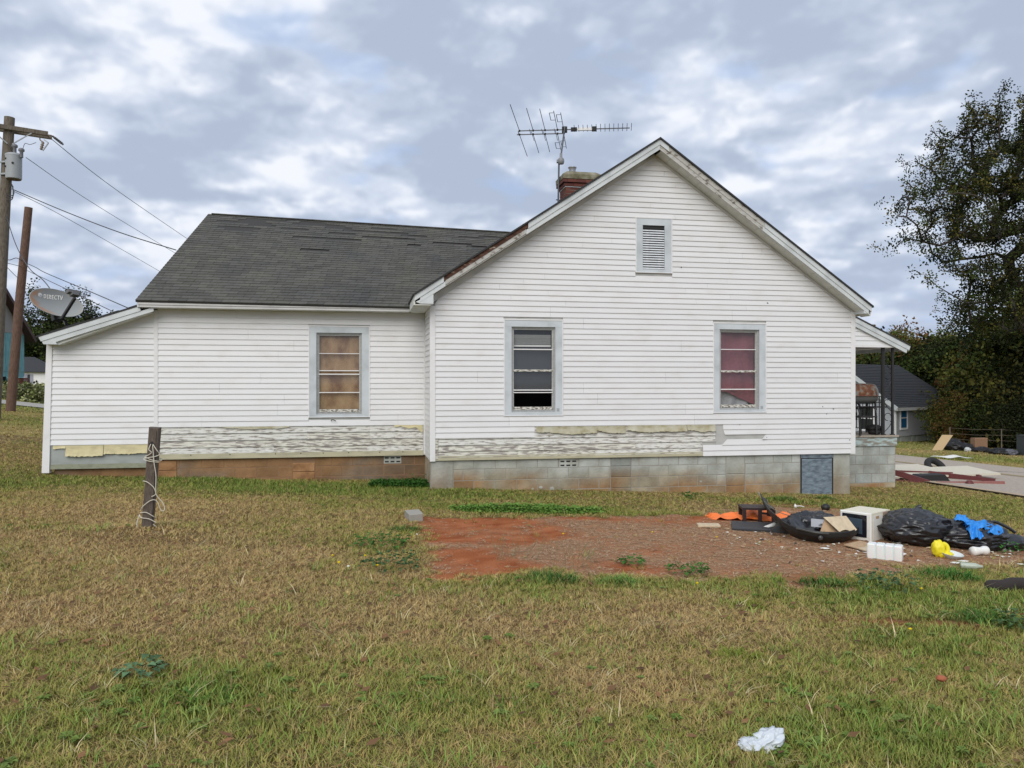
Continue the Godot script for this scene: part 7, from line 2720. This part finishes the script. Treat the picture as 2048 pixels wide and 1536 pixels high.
func porch_things() -> void:
	# barrel grill with a rusty lid on the porch
	var o := hw(Vector3(10.12, 0.45, -2.12))
	var G := thing("barrel_grill", "grey barrel shaped grill with rust streaked lid on the porch", "grill", o, deg_to_rad(TH))
	var dm := mat(0.22, 0.23, 0.22, 0.6, M.fine, Vector3(3, 3, 3))
	var mb := MB.new()
	mb.tube([Vector3(-0.45, 0.92, 0), Vector3(-0.43, 0.92, 0), Vector3(0.37, 0.92, 0), Vector3(0.39, 0.92, 0)], [0.2, 0.235, 0.235, 0.2], 26)
	part("barrel", mb, dm, G)
	mb = MB.new()
	var g := []
	for i in 13:
		var a := lerpf(-0.15, PI * 0.75, i / 12.0)
		g.append([Vector3(-0.42, 0.92 + 0.243 * sin(a), 0.243 * cos(a)), Vector3(-0.1, 0.92 + 0.243 * sin(a), 0.243 * cos(a)), Vector3(0.32, 0.92 + 0.243 * sin(a), 0.243 * cos(a))])
	mb.sheet(g, false, true)
	part("lid", mb, mat(1, 1, 1, 0.8, ramp_tex(M.blotimg, [[0.0, Color(0.33, 0.20, 0.14)], [0.50, Color(0.47, 0.29, 0.20)], [0.60, Color(0.58, 0.42, 0.28)], [0.66, Color(0.50, 0.50, 0.48)], [1.0, Color(0.52, 0.52, 0.5)]]), Vector3(1.1, 1.1, 1.1)), G)
	mb = MB.new()
	mb.box(Vector3(-0.42, 0.87, 0.238), Vector3(0.34, 0.885, 0.262))
	part("lid_edge", mb, M.rust, G)
	mb = MB.new()
	mb.tube([Vector3(-0.22, 1.12, 0), Vector3(-0.22, 1.30, 0)], [0.045], 12)
	part("smoke_stack", mb, mat(0.10, 0.045, 0.035, 0.8), G)
	mb = MB.new()
	mb.box(Vector3(-0.45, 0.60, -0.2), Vector3(0.62, 0.63, 0.2))
	part("shelf", mb, M.iron, G)
	for q in [[-0.4, 0.18], [0.34, 0.18], [-0.4, -0.18], [0.34, -0.18]]:
		mb = MB.new()
		mb.bar(Vector3(q[0], 0.0, q[1]), Vector3(q[0], 0.75, q[1] * 0.8), 0.03, 0.03)
		part("leg", mb, M.iron, G)
	for s in [-0.4, 0.34]:
		mb = MB.new()
		mb.lathe([Vector2(0.0, -0.02), Vector2(0.08, -0.02), Vector2(0.08, 0.02), Vector2(0.0, 0.02)], 16, Transform3D(Basis(Vector3.BACK, PI / 2), Vector3(s, 0.08, 0.2)))
		part("wheel", mb, M.rubber, G)
	# dark patio chair
	o = hw(Vector3(9.78, 0.45, -1.62))
	var C := thing("patio_chair", "black metal patio chair with arched back standing on the porch", "chair", o, deg_to_rad(TH + 14.0))
	mb = MB.new()
	var arch := []
	for k in 17:
		var a := PI * k / 16.0
		arch.append(Vector3(0.30 * cos(a), 0.62 + 0.12 * sin(a) + (0.02 if k > 2 and k < 14 else 0.0), -0.22))
	arch.insert(0, Vector3(0.30, 0.0, -0.20))
	arch.append(Vector3(-0.30, 0.0, -0.20))
	mb.tube(arch, [0.026], 8)
	part("back_frame", mb, M.iron, C)
	mb = MB.new()
	mb.box(Vector3(-0.27, 0.40, -0.2), Vector3(0.27, 0.43, 0.28))
	part("seat", mb, M.iron, C)
	for x in [-0.18, -0.06, 0.06, 0.18]:
		mb = MB.new()
		mb.tube(curve([Vector3(x, 0.43, -0.2), Vector3(x * 0.6, 0.55, -0.21), Vector3(x, 0.72, -0.22)], 4), [0.012], 6)
		part("back_bar", mb, M.iron, C)
	for x in [-0.26, 0.26]:
		mb = MB.new()
		mb.tube([Vector3(x, 0.0, 0.27), Vector3(x, 0.41, 0.25)], [0.022], 8)
		part("leg", mb, M.iron, C)
		mb = MB.new()
		mb.tube(curve([Vector3(x, 0.41, 0.25), Vector3(x, 0.60, 0.22), Vector3(x, 0.62, 0.0), Vector3(x, 0.60, -0.2)], 4), [0.02], 6)
		part("arm", mb, M.iron, C)
	o = hw(Vector3(10.18, 0.45, -1.62))
	mb = MB.new()
	mb.lathe([Vector2(0.0, 0.0), Vector2(0.11, 0.0), Vector2(0.14, 0.05), Vector2(0.15, 0.10), Vector2(0.0, 0.10)], 16)
	blob(mb, Vector3(0, 0.14, 0), Vector3(0.16, 0.08, 0.12), 0.4, 0.1, 9, Basis(), 12, 18)
	var pot := single("plant_pot", mb, M.dark, "dark pot with withered plant on the porch floor", "pot")
	pot.position = o


func building_siding(mb: MB, a: Vector3, b: Vector3, y0: float, y1: float, step: float, out: Vector3, top_a := 1e9, top_b := 1e9) -> void:
	# stepped courses between two ground points
	var y := y0
	while y < y1 - 0.01:
		var q := minf(y + step, y1)
		mb.quad(Vector3(a.x, y, a.z) + out * 0.015, Vector3(b.x, y, b.z) + out * 0.015, Vector3(b.x, q, b.z), Vector3(a.x, q, a.z))
		mb.quad(Vector3(a.x, y, a.z), Vector3(b.x, y, b.z), Vector3(b.x, y, b.z) + out * 0.015, Vector3(a.x, y, a.z) + out * 0.015)
		y = q


func far_window(parent: Node3D, c: Vector3, ax: Vector3, out: Vector3, w: float, h: float, glass: Material) -> void:
	var W := Node3D.new()
	W.name = "window"
	parent.add_child(W, true)
	var B := Basis(ax, Vector3.UP, out)
	for q in [[0, h / 2 + 0.05, w + 0.2, 0.1], [0, -h / 2 - 0.05, w + 0.2, 0.1], [-w / 2 - 0.05, 0, 0.1, h], [w / 2 + 0.05, 0, 0.1, h], [0, 0, w, 0.06]]:
		var mb := MB.new()
		mb.obox(Transform3D(B, c + B * Vector3(q[0], q[1], 0.03)), Vector3(q[2], q[3], 0.06))
		part("frame", mb, M.trimwhite, W)
	for s in [-1.0, 1.0]:
		var mb := MB.new()
		mb.obox(Transform3D(B, c + B * Vector3(0, s * h / 4, 0.012)), Vector3(w - 0.002, h / 2 - 0.07, 0.02))
		part("pane", mb, glass, W)


func neighbours() -> void:
	# the house across the road: near corner C, gable wall running away to the left, long wall to the right
	var C := Vector3(24.9, 0, -50.0)
	var gl := Vector3(-0.61, 0, -0.79)
	var ln := Vector3(0.79, 0, -0.61)
	var gb := -2.25
	var N := thing("neighbour_house", "grey sided house with dark hipped roof across the road", "house", Vector3(C.x, gb, C.z))
	var O := Vector3(C.x, gb, C.z)
	var wall := mat(0.52, 0.53, 0.55, 0.6, M.fine, Vector3(1, 1, 1))
	var hw_ := 3.7
	var L := 9.0
	var ev := 0.30 - gb      # eave height above base
	var rise := 2.7
	var mb := MB.new()
	building_siding(mb, Vector3.ZERO, ln * L, 0.42, ev, 0.115, Vector3(0.61, 0, 0.79))
	part("long_wall", mb, wall, N)
	mb = MB.new()
	var y := 0.42
	while y < ev + rise - 0.05:
		var q := y + 0.115
		var f0 := clampf((y - ev) / rise, 0.0, 1.0) * hw_
		var f1 := clampf((q - ev) / rise, 0.0, 1.0) * hw_
		var out := Vector3(-0.79, 0, 0.61) * 0.015
		var a := gl * (2.0 * hw_ - f0) + Vector3(0, y, 0)
		var b := gl * f0 + Vector3(0, y, 0)
		var c := gl * minf(f1, hw_) + Vector3(0, q, 0)
		var d := gl * maxf(2.0 * hw_ - f1, hw_) + Vector3(0, q, 0)
		mb.quad(a + out, b + out, c, d)
		mb.quad(a, b, b + out, a + out)
		y = q
	part("gable_wall", mb, wall, N)
	mb = MB.new()
	for k in 12:
		mb.obox(Transform3D(Basis(ln, Vector3.UP, Vector3(0.61, 0, 0.79)), ln * (0.4 + k * 0.75) + Vector3(0, 0.2, 0) - Vector3(0.61, 0, 0.79) * 0.08), Vector3(0.73 if k % 3 else 0.5, 0.44, 0.1))
	part("foundation", mb, M.block[1], N)
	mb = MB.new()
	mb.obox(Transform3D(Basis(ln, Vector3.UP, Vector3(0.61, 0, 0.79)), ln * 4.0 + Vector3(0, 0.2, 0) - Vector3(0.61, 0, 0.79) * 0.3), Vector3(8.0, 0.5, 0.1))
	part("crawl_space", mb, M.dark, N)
	var rm := mat(0.045, 0.047, 0.052, 0.9, M.fine, Vector3(1, 1, 1))
	var R := Node3D.new()
	R.name = "roof"
	N.add_child(R, true)
	var oe := Vector3(0.61, 0, 0.79) * 0.3 + Vector3(0, ev - 0.22, 0)      # eave overhang, past the long wall
	var og := Vector3(-0.79, 0, 0.61) * 0.35
	var apex := gl * hw_ + Vector3(0, ev + rise, 0)
	for k in 26:      # courses of shingle up the slope
		var s0 := k / 26.0
		var s1 := (k + 1) / 26.0
		var a := (oe + og).lerp(apex + og, s0) + Vector3(0, 0.02, 0)
		var b := (oe + ln * (L + 0.3)).lerp(apex + ln * (L - 0.8), s0) + Vector3(0, 0.02, 0)
		var c := (oe + ln * (L + 0.3)).lerp(apex + ln * (L - 0.8), s1)
		var d := (oe + og).lerp(apex + og, s1)
		mb = MB.new()
		mb.quad(a, b, c, d)
		part("shingle_course", mb, rm, R)
	mb = MB.new()
	var fe := gl * (2.0 * hw_ + 0.3) + Vector3(0, ev - 0.22, 0)
	mb.quad(apex + og, apex + ln * (L - 0.8), fe + ln * (L + 0.3), fe + og)
	mb.tri(oe + ln * (L + 0.3), fe + ln * (L + 0.3), apex + ln * (L - 0.8))
	part("far_slope", mb, rm, R)
	mb = MB.new()
	mb.bar(oe + og - Vector3(0, 0.10, 0), apex + og - Vector3(0, 0.10, 0), 0.06, 0.26)
	mb.bar(apex + og - Vector3(0, 0.10, 0), fe + og - Vector3(0, 0.10, 0), 0.06, 0.26)
	part("rake_board", mb, M.fascia, R)
	mb = MB.new()
	mb.bar(oe + og - Vector3(0, 0.12, 0), oe + ln * (L + 0.3) - Vector3(0, 0.12, 0), 0.08, 0.2)
	part("fascia", mb, M.frieze, R)
	mb = MB.new()
	mb.obox(Transform3D(Basis(), Vector3(0, ev / 2 + 0.1, 0)), Vector3(0.12, ev - 0.4, 0.12))
	part("corner_post", mb, M.trimwhite, N)
	var blue := mat(0.015, 0.10, 0.22, 0.3)
	far_window(N, ln * 1.15 + Vector3(0, 1.62, 0), ln, Vector3(0.61, 0, 0.79), 0.85, 1.35, blue)
	far_window(N, gl * 1.9 + Vector3(0, 1.55, 0), -gl, Vector3(-0.79, 0, 0.61), 0.95, 1.5, mat(0.02, 0.025, 0.025, 0.2))
	mb = MB.new()
	mb.quad(gl * 7.4 + Vector3(0, 0.4, 0), gl * 7.4 + ln * L + Vector3(0, 0.4, 0), gl * 7.4 + ln * L + Vector3(0, ev, 0), gl * 7.4 + Vector3(0, ev, 0))
	mb.quad(ln * L + Vector3(0, 0.4, 0), ln * L + gl * 7.4 + Vector3(0, 0.4, 0), ln * L + gl * 7.4 + Vector3(0, ev, 0), ln * L + Vector3(0, ev, 0))
	part("far_wall", mb, wall, N)
	# turquoise building at the left border: gable wall seen from the side, F its far right corner
	var F := Vector3(-29.2, 1.25, -46.0)
	var T := thing("turquoise_building", "old turquoise and grey gabled building raised on brick piers at the left border", "building", F)
	var tn := Vector3(0.185, 0, 0.983)
	var outv := Vector3(0.983, 0, -0.185)
	var tq := mat(0.20, 0.42, 0.45, 0.7, ramp_tex(noise_img(81, 0.012, 5), [[0.0, Color(0.66, 0.72, 0.74)], [0.5, Color(0.85, 0.92, 0.93)], [1.0, Color(1, 1, 1)]]), Vector3(1.2, 0.25, 1.2))
	for k in 20:      # upright boards, one by one
		mb = MB.new()
		mb.obox(Transform3D(Basis(-tn, Vector3.UP, outv), tn * (0.2 + k * 0.4) + Vector3(0, 2.02, 0)), Vector3(0.39, 2.5, 0.04 + 0.01 * (k % 3)))
		part("wall_board", mb, tq, T)
	mb = MB.new()
	mb.obox(Transform3D(Basis(-tn, Vector3.UP, outv), tn * 4.0 + Vector3(0, 1.1, 0) + outv * 0.03), Vector3(8.0, 0.05, 0.03))
	part("batten", mb, mat(0.16, 0.30, 0.32, 0.7), T)
	mb = MB.new()
	mb.prism(PackedVector2Array([Vector2(0, 3.28), Vector2(8.0, 3.28), Vector2(4.0, 5.9)]), -0.05, 0.03, Transform3D(Basis(tn, Vector3.UP, -outv), Vector3.ZERO))
	part("gable", mb, mat(0.34, 0.32, 0.32, 0.85, M.fine, Vector3(1, 1, 1)), T)
	mb = MB.new()
	mb.bar(tn * -0.6 + Vector3(0, 2.95, 0) + outv * 0.1, tn * 4.0 + Vector3(0, 6.05, 0) + outv * 0.1, 0.7, 0.22)
	mb.bar(tn * 4.0 + Vector3(0, 6.05, 0) + outv * 0.1, tn * 8.6 + Vector3(0, 2.95, 0) + outv * 0.1, 0.7, 0.22)
	part("roof_edge", mb, mat(0.06, 0.03, 0.03, 0.8), T)
	mb = MB.new()
	mb.quad(tn * -0.6 + Vector3(0, 3.0, 0) + outv * 0.3, tn * -0.6 + Vector3(0, 3.0, 0) - outv * 9.0, tn * 4.0 + Vector3(0, 6.1, 0) - outv * 9.0, tn * 4.0 + Vector3(0, 6.1, 0) + outv * 0.3)
	part("roof", mb, rm, T)
	mb = MB.new()
	mb.quad(-outv * 9.0, Vector3.ZERO, Vector3(0, 3.2, 0), Vector3(0, 3.2, 0) - outv * 9.0)
	part("side_wall", mb, tq, T)
	for k in 3:
		var pier := Node3D.new()
		pier.name = "brick_pier"
		T.add_child(pier, true)
		for i in 9:
			for j in 2:
				mb = MB.new()
				mb.obox(Transform3D(Basis(-tn, Vector3.UP, outv), tn * (0.35 + k * 3.4 + (j - 0.5) * 0.42) + Vector3(0, 0.0 + i * 0.085, 0)), Vector3(0.40, 0.075, 0.5))
				part("brick", mb, mat(0.27, 0.07, 0.06, 0.9) if i + j == 0 and k == 0 else M.brick[(i + j) % 3], pier)
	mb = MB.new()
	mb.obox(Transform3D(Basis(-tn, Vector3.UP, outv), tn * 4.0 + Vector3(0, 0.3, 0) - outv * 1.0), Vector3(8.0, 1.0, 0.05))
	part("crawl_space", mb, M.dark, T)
	# white cottage and shed far left
	var A := on(-43.6, -71.0)
	var W := thing("white_cottage", "small white cottage with dark roof behind the turquoise building", "house", A, 0.25)
	mb = MB.new()
	mb.box(Vector3(-2.2, -0.3, -3.0), Vector3(0.9, 1.35, 0.0))
	part("wall", mb, M.trimwhite, W)
	mb = MB.new()
	var e0 := [Vector3(-2.5, 1.3, 0.3), Vector3(1.25, 1.3, 0.3), Vector3(1.25, 1.3, -3.3), Vector3(-2.5, 1.3, -3.3)]
	var rd := [Vector3(-1.9, 2.7, -1.5), Vector3(-0.9, 2.7, -1.5)]
	mb.quad(e0[0], e0[1], rd[1], rd[0]); mb.tri(e0[1], e0[2], rd[1]); mb.quad(e0[2], e0[3], rd[0], rd[1]); mb.tri(e0[3], e0[0], rd[0])
	mb.box(Vector3(-2.5, 1.24, -3.3), Vector3(1.25, 1.298, 0.3))
	part("roof", mb, rm, W)
	for s in [-0.24, 0.24]:
		mb = MB.new()
		mb.box(Vector3(-0.9 + s - 0.12, 0.15, 0.0), Vector3(-0.9 + s + 0.12, 1.05, 0.04))
		part("shutter", mb, mat(0.30, 0.30, 0.36, 0.6), W)
	mb = MB.new()
	mb.box(Vector3(-1.0, 0.15, 0.0), Vector3(-0.8, 1.05, 0.02))
	part("window", mb, mat(0.03, 0.035, 0.04, 0.2), W)
	A = on(-46.0, -78.0)
	var S := thing("white_shed", "low white shed right of the white cottage", "shed", A)
	mb = MB.new()
	mb.box(Vector3(-0.7, -0.2, -2), Vector3(1.6, 1.0, 0))
	part("wall", mb, M.trimwhite, S)
	mb = MB.new()
	mb.box(Vector3(-0.9, 1.002, -2.2), Vector3(1.8, 1.1, 0.2))
	part("roof", mb, M.greymetal, S)
	mb = MB.new()
	mb.box(Vector3(-0.5, -0.1, 0.0), Vector3(0.1, 0.6, 0.03))
	part("door", mb, M.dark, S)


func _ready() -> void:
	stage()
	nz.seed = 42
	nz.noise_type = FastNoiseLite.TYPE_SIMPLEX_SMOOTH
	nz.frequency = 0.012
	nz.fractal_octaves = 4
	nf.seed = 17
	nf.noise_type = FastNoiseLite.TYPE_SIMPLEX_SMOOTH
	nf.frequency = 0.05
	nf.fractal_octaves = 4
	var t := Time.get_ticks_msec()
	materials()
	house()
	print("house ", Time.get_ticks_msec() - t)
	ground()
	roads()
	print("ground ", Time.get_ticks_msec() - t)
	neighbours()
	poles()
	trees()
	print("trees ", Time.get_ticks_msec() - t)
	dish()
	antenna()
	post_and_rope()
	porch_things()
	lawn()
	weeds()
	trash()
	roadside()
	print("all ", Time.get_ticks_msec() - t)
